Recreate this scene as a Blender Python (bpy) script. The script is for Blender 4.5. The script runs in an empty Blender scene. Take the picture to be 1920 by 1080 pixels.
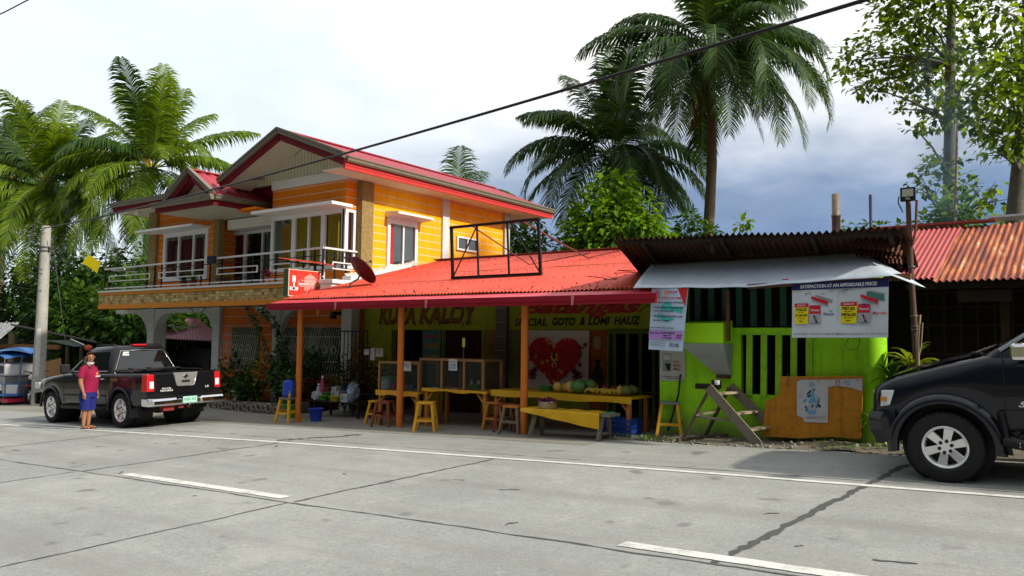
import bpy, bmesh, math, random
from mathutils import Vector, Matrix
rnd = random.Random(11)
scene = bpy.context.scene
COL = scene.collection
V = Vector
PI = math.pi
# ------------------------------------------------------------------ camera frame (world axes seen from the camera)
F = 1460.0
AX = V((0.8122587657, 0.0287509787, 0.5825882583))
AY = V((0.5831814904, -0.0599273082, -0.8101284262))
AZ = V((0.0116209611, 0.9977886043, -0.0654435202))
EYE = 1.5
def ray(px, py):
    c = V(((px - 960) / F, (540 - py) / F, -1))
    return V((AX.dot(c), AY.dot(c), AZ.dot(c)))
def at(px, py, X=None, Y=None, Z=None):
    """point where the sight line of a photo pixel meets a world plane"""
    r = ray(px, py)
    if X is not None: t = X / r.x
    elif Y is not None: t = Y / r.y
    else: t = (Z - EYE) / r.z
    return V((r.x * t, r.y * t, r.z * t + EYE))
def gz(x, y):
    x = max(-60.0, min(25.0, x)); y = max(-12.0, min(24.0, y))
    return 0.033 + .036 * x + .02 * y
def gat(px, py):
    r = ray(px, py); t = -1.467 / (r.z - .036 * r.x - .02 * r.y)
    return V((r.x * t, r.y * t, r.z * t + EYE))
def G(x, y, dz=0): return V((x, y, gz(x, y) + dz))

# ------------------------------------------------------------------ materials
def _nt(name):
    m = bpy.data.materials.new(name); m.use_nodes = True
    nt = m.node_tree; b = nt.nodes['Principled BSDF']
    return m, nt, b
def N(nt, t, **k):
    n = nt.nodes.new(t)
    for a, v in k.items():
        if a.startswith('i_'): n.inputs[int(a[2:]) if a[2:].isdigit() else a[2:]].default_value = v
        else: setattr(n, a, v)
    return n
def L(nt, a, b): nt.links.new(a, b)
def mixc(nt, fac, a, b, blend='MIX'):
    n = nt.nodes.new('ShaderNodeMix'); n.data_type = 'RGBA'; n.blend_type = blend
    for k, v in ((0, fac), (6, a), (7, b)):
        if hasattr(v, 'is_output'): nt.links.new(v, n.inputs[k])
        elif k == 0: n.inputs[0].default_value = v
        elif isinstance(v, (int, float)): n.inputs[k].default_value = (v, v, v, 1)
        else: n.inputs[k].default_value = tuple(v[:3]) + (1,)
    return n.outputs[2]
def ramp(nt, fac, pts):
    r = nt.nodes.new('ShaderNodeValToRGB'); e = r.color_ramp.elements
    while len(e) < len(pts): e.new(.5)
    for k, (p, c) in enumerate(pts):
        e[k].position = p
        e[k].color = (c, c, c, 1) if isinstance(c, (int, float)) else tuple(c[:3]) + (1,)
    nt.links.new(fac, r.inputs[0]); return r.outputs[0]
def coords(nt, kind='Object'):
    if kind == 'World': return nt.nodes.new('ShaderNodeNewGeometry').outputs['Position']
    return nt.nodes.new('ShaderNodeTexCoord').outputs[kind]
def noise(nt, co, scale, detail=4, rough=.6, stretch=None):
    if stretch:
        mp = nt.nodes.new('ShaderNodeMapping'); mp.inputs['Scale'].default_value = stretch
        nt.links.new(co, mp.inputs[0]); co = mp.outputs[0]
    n = nt.nodes.new('ShaderNodeTexNoise'); n.inputs['Scale'].default_value = scale
    n.inputs['Detail'].default_value = detail; n.inputs['Roughness'].default_value = rough
    nt.links.new(co, n.inputs['Vector']); return n.outputs['Fac']
def bumpn(nt, b, h, strength=.3, dist=.02):
    n = nt.nodes.new('ShaderNodeBump'); n.inputs['Strength'].default_value = strength
    n.inputs['Distance'].default_value = dist
    nt.links.new(h, n.inputs['Height']); nt.links.new(n.outputs[0], b.inputs['Normal'])
MC = {}
def mat(name, col, rough=.65, metal=0, var=.18, scale=4, dirt=0, dirtcol=(.05, .04, .03), bump=0, bscale=60, spec=.25, coat=0, stretch=None, streak=0, splash=None):
    if name in MC: return MC[name]
    m, nt, b = _nt(name)
    co = coords(nt)
    f = noise(nt, co, scale, 5, .65, stretch)
    c = mixc(nt, f, [k * (1 - var * 1.6) for k in col], [min(1, k * (1 + var * 1.6)) for k in col])
    if dirt:
        d = ramp(nt, noise(nt, co, scale * 2.7, 6, .7), [(.5, 0.), (.72, 1.)])
        mm = N(nt, 'ShaderNodeMath', operation='MULTIPLY', i_1=dirt); L(nt, d, mm.inputs[0])
        c = mixc(nt, mm.outputs[0], c, dirtcol)
    if streak:
        d = ramp(nt, noise(nt, co, 3, 4, .6, (6, 6, .5)), [(.5, 0.), (.75, 1.)])
        mm = N(nt, 'ShaderNodeMath', operation='MULTIPLY', i_1=streak); L(nt, d, mm.inputs[0])
        c = mixc(nt, mm.outputs[0], c, dirtcol)
    if splash:      # rain splash and worn paint rising from the ground: (z where it starts, z where it ends, colour)
        sz_ = N(nt, 'ShaderNodeSeparateXYZ'); wp = coords(nt, 'World'); L(nt, wp, sz_.inputs[0])
        ad = N(nt, 'ShaderNodeMath', operation='MULTIPLY_ADD', i_1=.7, i_2=-.35); L(nt, noise(nt, wp, 5, 6, .7), ad.inputs[0])
        sm = N(nt, 'ShaderNodeMath', operation='ADD'); L(nt, sz_.outputs[2], sm.inputs[0]); L(nt, ad.outputs[0], sm.inputs[1])
        mr = N(nt, 'ShaderNodeMapRange'); L(nt, sm.outputs[0], mr.inputs[0]); mr.inputs[1].default_value = splash[0]; mr.inputs[2].default_value = splash[1]; mr.inputs[3].default_value = .85; mr.inputs[4].default_value = 0
        c = mixc(nt, mr.outputs[0], c, splash[2])
        chip = ramp(nt, noise(nt, wp, 9, 5, .65), [(.69, 0.), (.71, .8)]); c = mixc(nt, chip, c, [k*.45+.02 for k in col])
    L(nt, c, b.inputs['Base Color'])
    b.inputs['Roughness'].default_value = rough; b.inputs['Metallic'].default_value = metal
    b.inputs['Specular IOR Level'].default_value = spec
    if coat: b.inputs['Coat Weight'].default_value = coat; b.inputs['Coat Roughness'].default_value = .04
    if bump: bumpn(nt, b, noise(nt, co, bscale, 5, .7), bump)
    MC[name] = m; return m
def leafmat(name, dark, light, transl=.35, rough=.45):
    if name in MC: return MC[name]
    m, nt, b = _nt(name)
    g = nt.nodes.new('ShaderNodeNewGeometry')
    r1 = ramp(nt, g.outputs['Random Per Island'], [(0, dark), (.55, [(a + c) / 2 for a, c in zip(dark, light)]), (1, light)])
    big = noise(nt, coords(nt), .9, 3, .5)
    c = mixc(nt, big, r1, [k * .45 for k in dark], 'MIX')
    cc = mixc(nt, .35, r1, c)
    L(nt, cc, b.inputs['Base Color']); b.inputs['Roughness'].default_value = rough
    b.inputs['Specular IOR Level'].default_value = .2
    t = nt.nodes.new('ShaderNodeBsdfTranslucent')
    tc = mixc(nt, 1., cc, (1.5, 1.35, .5), 'MULTIPLY'); L(nt, tc, t.inputs[0])
    ms = nt.nodes.new('ShaderNodeMixShader'); ms.inputs[0].default_value = transl
    L(nt, b.outputs[0], ms.inputs[1]); L(nt, t.outputs[0], ms.inputs[2])
    L(nt, ms.outputs[0], nt.nodes['Material Output'].inputs[0])
    MC[name] = m; return m
def glass(name, tint=(.02, .025, .03), rough=.04):
    if name in MC: return MC[name]
    m, nt, b = _nt(name)
    b.inputs['Base Color'].default_value = (*tint, 1); b.inputs['Roughness'].default_value = rough
    b.inputs['Specular IOR Level'].default_value = .7
    tr = nt.nodes.new('ShaderNodeBsdfTransparent'); ms = nt.nodes.new('ShaderNodeMixShader'); ms.inputs[0].default_value = .24
    tr.inputs[0].default_value = (.92, .95, .95, 1)
    L(nt, tr.outputs[0], ms.inputs[1]); L(nt, b.outputs[0], ms.inputs[2])
    L(nt, ms.outputs[0], nt.nodes['Material Output'].inputs[0])
    MC[name] = m; return m

# ------------------------------------------------------------------ mesh collector
ORG = {}
class MB:
    def __init__(s): s.v = []; s.f = []; s.m = []; s.s = []
    def add(s, vs, fs, mi=0, sm=False):
        o = len(s.v); s.v += [V(v) for v in vs]
        for f in fs: s.f.append([i + o for i in f]); s.m.append(mi); s.s.append(sm)
        return s
    def box(s, a, b, mi=0):
        x0, x1 = sorted((a[0], b[0])); y0, y1 = sorted((a[1], b[1])); z0, z1 = sorted((a[2], b[2]))
        return s.add([(x0,y0,z0),(x1,y0,z0),(x1,y1,z0),(x0,y1,z0),(x0,y0,z1),(x1,y0,z1),(x1,y1,z1),(x0,y1,z1)],
                     [(3,2,1,0),(4,5,6,7),(0,1,5,4),(1,2,6,5),(2,3,7,6),(3,0,4,7)], mi)
    def hexa(s, p, mi=0): # 8 points bottom 4, top 4
        return s.add(p, [(3,2,1,0),(4,5,6,7),(0,1,5,4),(1,2,6,5),(2,3,7,6),(3,0,4,7)], mi)
    def beam(s, p, q, w, h=None, mi=0, up=(0,0,1)):
        p = V(p); q = V(q); h = h or w; d = (q - p).normalized(); up = V(up)
        if abs(d.dot(up)) > .97: up = V((0,1,0)) if abs(d.y) < .9 else V((1,0,0))
        sx = d.cross(up).normalized(); sy = sx.cross(d).normalized()
        ps = []
        for e in (p, q):
            for a, b in ((-1,-1),(1,-1),(1,1),(-1,1)): ps.append(e + sx * (a*w/2) + sy * (b*h/2))
        return s.hexa(ps, mi)
    def tube(s, pts, r, n=8, mi=0, sm=True, cap=True):
        pts = [V(p) for p in pts]; k = len(pts)
        rs = r if isinstance(r, (list, tuple)) else [r] * k
        vs = []; up = V((0,0,1)); prev = None
        for i, p in enumerate(pts):
            d = (pts[min(i+1,k-1)] - pts[max(i-1,0)]).normalized()
            if prev is None:
                a = d.cross(V((0,0,1)) if abs(d.z) < .9 else V((1,0,0))).normalized()
            else: a = (prev - d * prev.dot(d)).normalized()
            prev = a; b = d.cross(a)
            for j in range(n):
                t = 2*PI*j/n; vs.append(p + a*(math.cos(t)*rs[i]) + b*(math.sin(t)*rs[i]))
        fs = []
        for i in range(k-1):
            for j in range(n):
                fs.append((i*n+j, i*n+(j+1)%n, (i+1)*n+(j+1)%n, (i+1)*n+j))
        s.add(vs, fs, mi, sm)
        if cap:
            s.add(vs[:n], [tuple(reversed(range(n)))], mi); s.add(vs[-n:], [tuple(range(n))], mi)
        return s
    def lathe(s, c, prof, n=16, mi=0, axis='Z', sm=True, squash=(1,1), cap=True):
        c = V(c); vs = []; k = len(prof)
        for (r, h) in prof:
            for j in range(n):
                t = 2*PI*j/n; a, b = r*math.cos(t)*squash[0], r*math.sin(t)*squash[1]
                vs.append(c + (V((a,b,h)) if axis == 'Z' else V((a,h,b)) if axis == 'Y' else V((h,a,b))))
        fs = []
        for i in range(k-1):
            for j in range(n):
                q = (i*n+j, i*n+(j+1)%n, (i+1)*n+(j+1)%n, (i+1)*n+j)
                fs.append(q if axis != 'Y' else tuple(reversed(q)))
        s.add(vs, fs, mi, sm)
        if cap and prof[0][0] > 1e-4: s.add(vs[:n], [tuple(reversed(range(n)))], mi)
        if cap and prof[-1][0] > 1e-4: s.add(vs[-n:], [tuple(range(n))], mi)
        return s
    def ball(s, c, r, n=12, m=7, mi=0, sc=(1,1,1)):
        c = V(c); vs = []; fs = []
        for i in range(m+1):
            ph = PI*i/m
            for j in range(n):
                t = 2*PI*j/n
                vs.append(c + V((r*math.sin(ph)*math.cos(t)*sc[0], r*math.sin(ph)*math.sin(t)*sc[1], -r*math.cos(ph)*sc[2])))
        for i in range(m):
            for j in range(n): fs.append((i*n+j, i*n+(j+1)%n, (i+1)*n+(j+1)%n, (i+1)*n+j))
        return s.add(vs, fs, mi, True)
    def quad(s, a, b, c, d, mi=0): return s.add([a,b,c,d], [(0,1,2,3)], mi)
    def poly(s, pts, mi=0): return s.add(pts, [tuple(range(len(pts)))], mi)
    def prism(s, pts, vec, mi=0):
        pts = [V(p) for p in pts]; vec = V(vec); n = len(pts)
        s.add(pts + [p + vec for p in pts], [tuple(reversed(range(n))), tuple(range(n, 2*n))] + [(i,(i+1)%n,n+(i+1)%n,n+i) for i in range(n)], mi)
        return s
    def slab(s, a, b, c, d, t, mi=0): # quad with thickness t downwards along normal
        a,b,c,d = V(a),V(b),V(c),V(d); nn = (b-a).cross(d-a).normalized() * t
        return s.hexa([a-nn,b-nn,c-nn,d-nn,a,b,c,d], mi)
    def grid(s, fn, nu, nv, mi=0, sm=True):
        vs = [fn(i/nu, j/nv) for j in range(nv+1) for i in range(nu+1)]
        fs = [(j*(nu+1)+i, j*(nu+1)+i+1, (j+1)*(nu+1)+i+1, (j+1)*(nu+1)+i) for j in range(nv) for i in range(nu)]
        return s.add(vs, fs, mi, sm)
    def corr(s, a, b, c, d, waves, amp, rows=2, mi=0, jit=0, seed=1, thick=0):
        """corrugated sheet: a-b lower edge, d-c upper edge"""
        a,b,c,d = V(a),V(b),V(c),V(d); nn = (b-a).cross(d-a).normalized()
        if nn.z < 0: nn = -nn
        q = random.Random(seed); jr = [[q.uniform(-jit,jit) for _ in range(9)] for _ in range(rows+1)]
        def fn(u, v):
            p = a.lerp(b,u).lerp(d.lerp(c,u), v)
            jv = 0
            if jit:
                jj = jr[int(round(v*rows))]; x = u*8; i = min(7,int(x)); jv = jj[i]*(1-(x-i)) + jj[i+1]*(x-i)
            return p + nn*(amp*math.sin(u*waves*2*PI) + jv)
        return s.grid(fn, waves*6, rows, mi, True)
    def leaf(s, p, d, nrm, ln, w, mi=0):
        d = V(d).normalized(); sd = d.cross(V(nrm))
        if sd.length < 1e-3: sd = d.cross(V((1,.3,.2)))
        sd.normalize(); up = sd.cross(d)
        return s.add([p, p + d*ln*.42 + sd*w*.5 + up*w*.12, p + d*ln, p + d*ln*.42 - sd*w*.5 + up*w*.12], [(0,1,2,3)], mi, False)
    def build(s, name, mats, parent=None, origin=None, bevel=0, angle=35, seg=2):
        off = ORG[parent] if parent is not None else V(origin) if origin is not None else V((0,0,0))
        me = bpy.data.meshes.new(name)
        me.from_pydata([tuple(v - off) for v in s.v], [], s.f)
        if not isinstance(mats, (list, tuple)): mats = [mats]
        for m in mats: me.materials.append(m)
        me.polygons.foreach_set('material_index', s.m)
        me.polygons.foreach_set('use_smooth', s.s)
        me.update()
        o = bpy.data.objects.new(name, me); COL.objects.link(o)
        ORG[o] = off
        if parent is not None: o.parent = parent
        else: o.location = off
        if bevel:
            bm = o.modifiers.new('bevel', 'BEVEL'); bm.width = bevel; bm.segments = seg; bm.limit_method = 'ANGLE'; bm.angle_limit = math.radians(angle)
        return o
def weld(o, angle=40):
    me = o.data; bm = bmesh.new(); bm.from_mesh(me); bmesh.ops.remove_doubles(bm, verts=bm.verts, dist=.0005)
    bmesh.ops.recalc_face_normals(bm, faces=bm.faces); bm.to_mesh(me); bm.free()
    for p in me.polygons: p.use_smooth = True
    me.set_sharp_from_angle(angle=math.radians(angle)); return o
def tag(o, label=None, cat=None, group=None, kind=None):
    for k, v in (('label', label), ('category', cat), ('group', group), ('kind', kind)):
        if v: o[k] = v
    return o
def thing(name, label, cat, loc=(0,0,0), group=None):
    o = bpy.data.objects.new(name, None); COL.objects.link(o); o.empty_display_size = .2
    o.location = loc; ORG[o] = V(loc); return tag(o, label, cat, group)
def copy_tree(o, parent=None):
    c = o.copy(); COL.objects.link(c); ORG[c] = ORG[o]
    if parent is not None: c.parent = parent
    for ch in list(o.children): copy_tree(ch, c)
    return c
def tmesh(s, shear=0, bold=0):
    cu = bpy.data.curves.new('lettering', 'FONT'); cu.body = s; cu.size = 1; cu.shear = shear; cu.offset = bold
    cu.resolution_u = 3; cu.align_x = 'LEFT'
    o = bpy.data.objects.new('lettering', cu); me = o.to_mesh()
    vs = [v.co.copy() for v in me.vertices]; fs = [tuple(p.vertices) for p in me.polygons]
    o.to_mesh_clear(); bpy.data.objects.remove(o); bpy.data.curves.remove(cu)
    return vs, fs
def text(mb, s, p0, rt, up, width=None, height=None, mi=0, shear=0, bold=0, lift=0.0, wobble=None):
    """put writing with its lower left corner at p0; rt/up unit vectors; scaled to width and/or height"""
    vs, fs = tmesh(s, shear, bold)
    if not vs: return mb
    x0 = min(v.x for v in vs); x1 = max(v.x for v in vs); y0 = min(v.y for v in vs); y1 = max(v.y for v in vs)
    sx = width / (x1-x0) if width else None; sy = height / (y1-y0) if height else sx
    sx = sx or sy; rt = V(rt).normalized(); up = V(up).normalized(); nn = rt.cross(up)
    out = []
    for v in vs:
        a = (v.x-x0)*sx; b = (v.y-y0)*sy
        if wobble: b += wobble(a)
        out.append(V(p0) + rt*a + up*b + nn*lift)
    return mb.add(out, fs, mi)
# ------------------------------------------------------------------ camera, sky, sun
cam = bpy.data.cameras.new('camera'); camo = bpy.data.objects.new('camera', cam); COL.objects.link(camo)
cam.sensor_width = 36; cam.lens = F / 1920 * 36; cam.clip_start = .05; cam.clip_end = 3000
M3 = Matrix((AX, AY, AZ)); camo.matrix_world = Matrix.Translation((0,0,EYE)) @ M3.to_4x4()
scene.camera = camo
scene.view_settings.view_transform = 'Standard'; scene.view_settings.look = 'None'
scene.view_settings.exposure = 0; scene.view_settings.gamma = 1
SUN = V((.84, .06, .54)).normalized()
world = bpy.data.worlds.new('World'); scene.world = world; world.use_nodes = True
nt = world.node_tree; bg = nt.nodes['Background']
sky = nt.nodes.new('ShaderNodeTexSky'); sky.sky_type = 'NISHITA'; sky.sun_disc = False
sky.sun_elevation = math.asin(SUN.z); sky.sun_rotation = math.atan2(SUN.x, SUN.y)
dirn = nt.nodes.new('ShaderNodeTexCoord').outputs['Generated']
def wdot(v):
    n = N(nt, 'ShaderNodeVectorMath', operation='DOT_PRODUCT'); L(nt, dirn, n.inputs[0]); n.inputs[1].default_value = tuple(v); return n.outputs['Value']
cl1 = noise(nt, dirn, 2.6, 7, .58, (1, 1, 2.4)); cl2 = noise(nt, dirn, 6, 6, .55, (1, 1, 2.6))
def mth(op, a, b):
    n = N(nt, 'ShaderNodeMath', operation=op)
    for s, v in ((n.inputs[0], a), (n.inputs[1], b)):
        if hasattr(v, 'is_output'): L(nt, v, s)
        else: s.default_value = v
    return n.outputs[0]
skyc = N(nt, 'ShaderNodeMix', data_type='RGBA', blend_type='MULTIPLY'); skyc.inputs[0].default_value = 1
L(nt, sky.outputs[0], skyc.inputs[6]); skyc.inputs[7].default_value = (.1, .1, .1, 1)
# thin bright overcast with pale blue gaps, and a slate blue storm bank low on the right
mask = ramp(nt, mth('ADD', mth('MULTIPLY', cl1, .75), mth('MULTIPLY', cl2, .25)), [(.36, .0), (.56, 1.)])
cloud = mixc(nt, mask, (.90, .99, 1.07), (1.36, 1.36, 1.34))
lefty = ramp(nt, wdot(ray(60, 330).normalized()), [(.82, 0.), (1., .75)])
cloud = mixc(nt, lefty, cloud, (.86, 1.0, 1.10))
sx = N(nt, 'ShaderNodeSeparateXYZ'); L(nt, dirn, sx.inputs[0])
storm_az = ramp(nt, wdot(V((ray(1650, 420).x, ray(1650, 420).y, 0)).normalized()), [(.66, 0.), (.95, 1.)])
hgt = mth('ADD', sx.outputs[2], mth('MULTIPLY', mth('SUBTRACT', cl1, .5), .18))
storm_el = ramp(nt, hgt, [(.11, 1.), (.18, .85), (.25, .42), (.32, .12), (.40, 0.)])
sc_ = ramp(nt, cl2, [(.25, (.085, .18, .38)), (.5, (.115, .23, .46)), (.75, (.17, .32, .57))])
cloud = mixc(nt, mth('MULTIPLY', storm_az, storm_el), cloud, sc_)
fin = mixc(nt, .06, cloud, skyc.outputs[2])
# darker sky added behind the camera to cut fill light and darken reflections
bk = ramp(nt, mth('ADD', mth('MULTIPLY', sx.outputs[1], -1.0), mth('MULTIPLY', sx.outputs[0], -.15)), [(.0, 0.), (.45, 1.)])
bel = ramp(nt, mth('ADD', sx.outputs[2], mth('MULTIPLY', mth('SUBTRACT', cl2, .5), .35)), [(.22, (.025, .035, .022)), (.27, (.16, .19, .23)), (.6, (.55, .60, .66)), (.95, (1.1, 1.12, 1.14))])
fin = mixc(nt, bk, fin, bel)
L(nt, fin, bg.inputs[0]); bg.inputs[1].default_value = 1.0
sl = bpy.data.lights.new('sun', 'SUN'); sl.energy = 5.0; sl.angle = math.radians(2.0); sl.color = (1, .92, .76)
so = bpy.data.objects.new('sun', sl); COL.objects.link(so); so.rotation_euler = SUN.to_track_quat('Z', 'Y').to_euler(); so.location = (20, 0, 30)

# ------------------------------------------------------------------ ground, road, markings
def mat_concrete():
    m, nt, b = _nt('road_concrete'); co = coords(nt, 'World')
    a = noise(nt, co, .35, 6, .6); c2 = noise(nt, co, 3.5, 6, .65); fine = noise(nt, co, 70, 3, .8); grit = noise(nt, co, 260, 2, .9)
    c = ramp(nt, a, [(.3, (.235, .243, .234)), (.5, (.290, .298, .287)), (.7, (.335, .342, .328))])
    c = mixc(nt, .55, c, ramp(nt, c2, [(.25, .42), (.5, .5), (.75, .58)]), 'OVERLAY')
    c = mixc(nt, .6, c, ramp(nt, fine, [(.3, .28), (.5, .5), (.7, .68)]), 'OVERLAY')
    c = mixc(nt, .55, c, ramp(nt, grit, [(.3, .18), (.5, .5), (.7, .78)]), 'OVERLAY')
    c = mixc(nt, .45, c, ramp(nt, noise(nt, co, 26, 4, .75), [(.34, .32), (.5, .5), (.66, .64)]), 'OVERLAY')
    pc = ramp(nt, noise(nt, co, .9, 5, .7), [(.56, 0.), (.60, .30)]); c = mixc(nt, pc, c, (.40, .40, .375))
    sp = ramp(nt, noise(nt, co, 2.2, 2, .5), [(.67, 0.), (.74, .6)])          # oil spots
    c = mixc(nt, sp, c, (.09, .088, .085))
    tr = ramp(nt, noise(nt, co, 1.1, 4, .6, (.06, 2.2, 1)), [(.46, 0.), (.72, .5)])  # wheel tracks along the lane
    c = mixc(nt, tr, c, (.20, .198, .185))
    L(nt, c, b.inputs['Base Color']); b.inputs['Roughness'].default_value = .82
    bumpn(nt, b, mth2(nt, fine, grit), .35, .006); return m
def mth2(nt, a, b_):
    n = N(nt, 'ShaderNodeMath', operation='ADD'); L(nt, a, n.inputs[0]); L(nt, b_, n.inputs[1]); return n.outputs[0]
def strip_xs(x0, x1, n): return [x0 + (x1-x0)*i/n for i in range(n+1)]
gm = MB()
xs = [-1500, -600, -250, -120, -60] + strip_xs(-56, 25, 27) + [60, 120, 300, 700, 1500]
ys = [-1500, -500, -150, -40, -12] + strip_xs(-9, 24, 11) + [40, 90, 200, 500, 1500]
gvs = [(x, y, gz(x, y) - .03) for y in ys for x in xs]; nx = len(xs)
gm.add(gvs, [(j*nx+i, j*nx+i+1, (j+1)*nx+i+1, (j+1)*nx+i) for j in range(len(ys)-1) for i in range(nx-1)])
tag(gm.build('ground', mat('earth', (.10, .085, .05), .95, var=.3, scale=.6, dirt=.6, dirtcol=(.05, .08, .02), bump=.5, bscale=8)), kind='structure')
rm = MB()
xs = [-400, -120] + strip_xs(-60, 25, 34) + [90, 300]; ys = [-3.2, 0, 2, 4.97, 8.42, 11.2]
rm.add([(x, y, gz(x, y)) for y in ys for x in xs], [(j*len(xs)+i, j*len(xs)+i+1, (j+1)*len(xs)+i+1, (j+1)*len(xs)+i) for j in range(len(ys)-1) for i in range(len(xs)-1)])
tag(rm.build('road', mat_concrete()), kind='structure')
# cement forecourt in front of the house and shop
fm = MB(); xs = strip_xs(-40, -5.6, 20); ys = [9.6, 11.2, 13, 15.2, 20]
fm.add([(x, y, gz(x, y) + .004) for y in ys for x in xs], [(j*len(xs)+i, j*len(xs)+i+1, (j+1)*len(xs)+i+1, (j+1)*len(xs)+i) for j in range(len(ys)-1) for i in range(len(xs)-1)])
tag(fm.build('forecourt', mat('forecourt_cement', (.245, .235, .205), .9, var=.2, scale=.8, dirt=.35, dirtcol=(.12, .11, .09), bump=.3, bscale=30)), kind='structure')
WHITE_PAINT = mat('road_paint', (.66, .66, .63), .7, var=.10, scale=2, dirt=.8, dirtcol=(.27, .27, .26), bump=.2, bscale=120)
EDGE = [(-90, 1.0), (-40, 6.0), (-30, 6.8), (-24, 7.2), (-19, 7.5), (-15.2, 7.74), (-10.3, 7.99), (-6, 8.08), (-3, 8.15), (0, 8.13), (6, 8.1), (25, 8.0)]
def edge_y(x):
    for (a, b), (c, d) in zip(EDGE, EDGE[1:]):
        if a <= x <= c: return b + (d-b)*(x-a)/(c-a)
    return 8
def ribbon(mb, pts, w, dz, jit=0, seed=1, mi=0):
    q = random.Random(seed); vs = []
    for i, (x, y) in enumerate(pts):
        a = V(pts[max(i-1, 0)]); b = V(pts[min(i+1, len(pts)-1)]); d = (b-a).normalized(); n = V((-d.y, d.x))
        ww = w if not isinstance(w, list) else w[i]
        for s in (1, -1):
            k = ww/2 + q.uniform(-jit, jit); px = x + n.x*s*k; py = y + n.y*s*k
            vs.append((px, py, gz(px, py) + dz))
    mb.add(vs, [(2*i, 2*i+1, 2*i+3, 2*i+2) for i in range(len(pts)-1)], mi)
e = MB(); ribbon(e, [(x, edge_y(x)) for x in strip_xs(-60, 25, 340)], .105, .006, .007, 5)
tag(e.build('edge_line', WHITE_PAINT), kind='structure')
for k, x0 in enumerate((-23.0, -16.2, -9.44, -2.67, 4.1)):
    e = MB(); pts = [(x, 5.10 - .012*(x-x0)) for x in strip_xs(x0, x0+3.07, 40)]; ribbon(e, pts, .135, .006, .006, 20+k)
    tag(e.build('lane_dash', WHITE_PAINT), kind='structure')
TAR = mat('joint_tar', (.080, .081, .082), .9, var=.25, scale=30)
def wander(a, b, n, amp, seed):
    q = random.Random(seed); off = 0; out = []
    for i in range(n+1):
        t = i/n; off += q.uniform(-amp, amp); off *= .9
        dx, dy = b[0]-a[0], b[1]-a[1]; ln = math.hypot(dx, dy)
        out.append((a[0]+dx*t - dy/ln*off, a[1]+dy*t + dx/ln*off))
    return out
jm = MB(); q = random.Random(4)
pts = wander((-60, 5.0), (25, 4.9), 600, .012, 3); ribbon(jm, pts, [q.uniform(.010, .036) for _ in pts], .003, .006, 8)
pts = wander((-40, 8.3), (25, 8.45), 400, .01, 13); ribbon(jm, pts, [q.uniform(.005, .02) for _ in pts], .0035, .003, 9)
for i, (x0, x1, w) in enumerate(((-1.93, -1.52, .070), (-6.13, -6.0, .034), (-10.25, -10.2, .034), (-14.3, -14.3, .03), (-18.4, -18.4, .04), (2.2, 2.5, .06))):
    pts = wander((x0, 4.97), (x1, 9.6 if i == 0 else 8.2), 60, .014, 40+i)
    ribbon(jm, pts, [w*q.uniform(.5, 1.35) for _ in pts], .0042, w*.12, 50+i)
for i, (x0, x1) in enumerate(((-6.14, -6.14), (-14.3, -14.3), (-10.3, -10.2), (2.2, 2.2))):
    pts = wander((x0, 4.9), (x1, -3), 90, .012, 60+i); ribbon(jm, pts, [.024*q.uniform(.4, 1.3) for _ in pts], .0042, .004, 70+i)
for i in range(26):  # short hairline cracks and stains
    x = q.uniform(-14, 2); y = q.uniform(1.5, 7.8); a = q.uniform(0, PI); l_ = q.uniform(.06, .3)
    pts = wander((x, y), (x + math.cos(a)*l_, y + math.sin(a)*l_*.5), 5, .02, 90+i); ribbon(jm, pts, [q.uniform(.01, .04) for _ in pts], .0036, .006, 95+i)
p0 = gat(520, 826); p1 = gat(680, 815)
pts = wander((p0.x, p0.y), (p1.x, p1.y), 40, .05, 77); ribbon(jm, pts, [.12*q.uniform(.2, 1.4) for _ in pts], .0046, .02, 78)
tag(jm.build('road_joints', TAR), kind='structure')
# loose dirt verge in front of the green stall
dm = MB(); q = random.Random(9)
def dirtz(x, y):
    return gz(x, y) + .012 + .045*(math.sin(x*3.1+y*2)*.3 + math.sin(x*7.3-y*5)*.15 + .45) * min(1, max(0, (y-10.15)*1.4)) - max(0, .03-(y-10.22)*.3)*(y < 10.34)
def dfn(u, v):
    x = -5.9 + 10.5*u; y0 = 10.22 + .10*math.sin(x*2.3) + .06*math.sin(x*7.1); y = y0 + (14.5-y0)*v
    return V((x, y, dirtz(x, y)))
dm.grid(dfn, 130, 40)
tag(dm.build('dirt_verge', mat('verge_dirt', (.20, .175, .135), .95, var=.3, scale=3, dirt=.7, dirtcol=(.09, .075, .05), bump=.9, bscale=45)), kind='structure')

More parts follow.
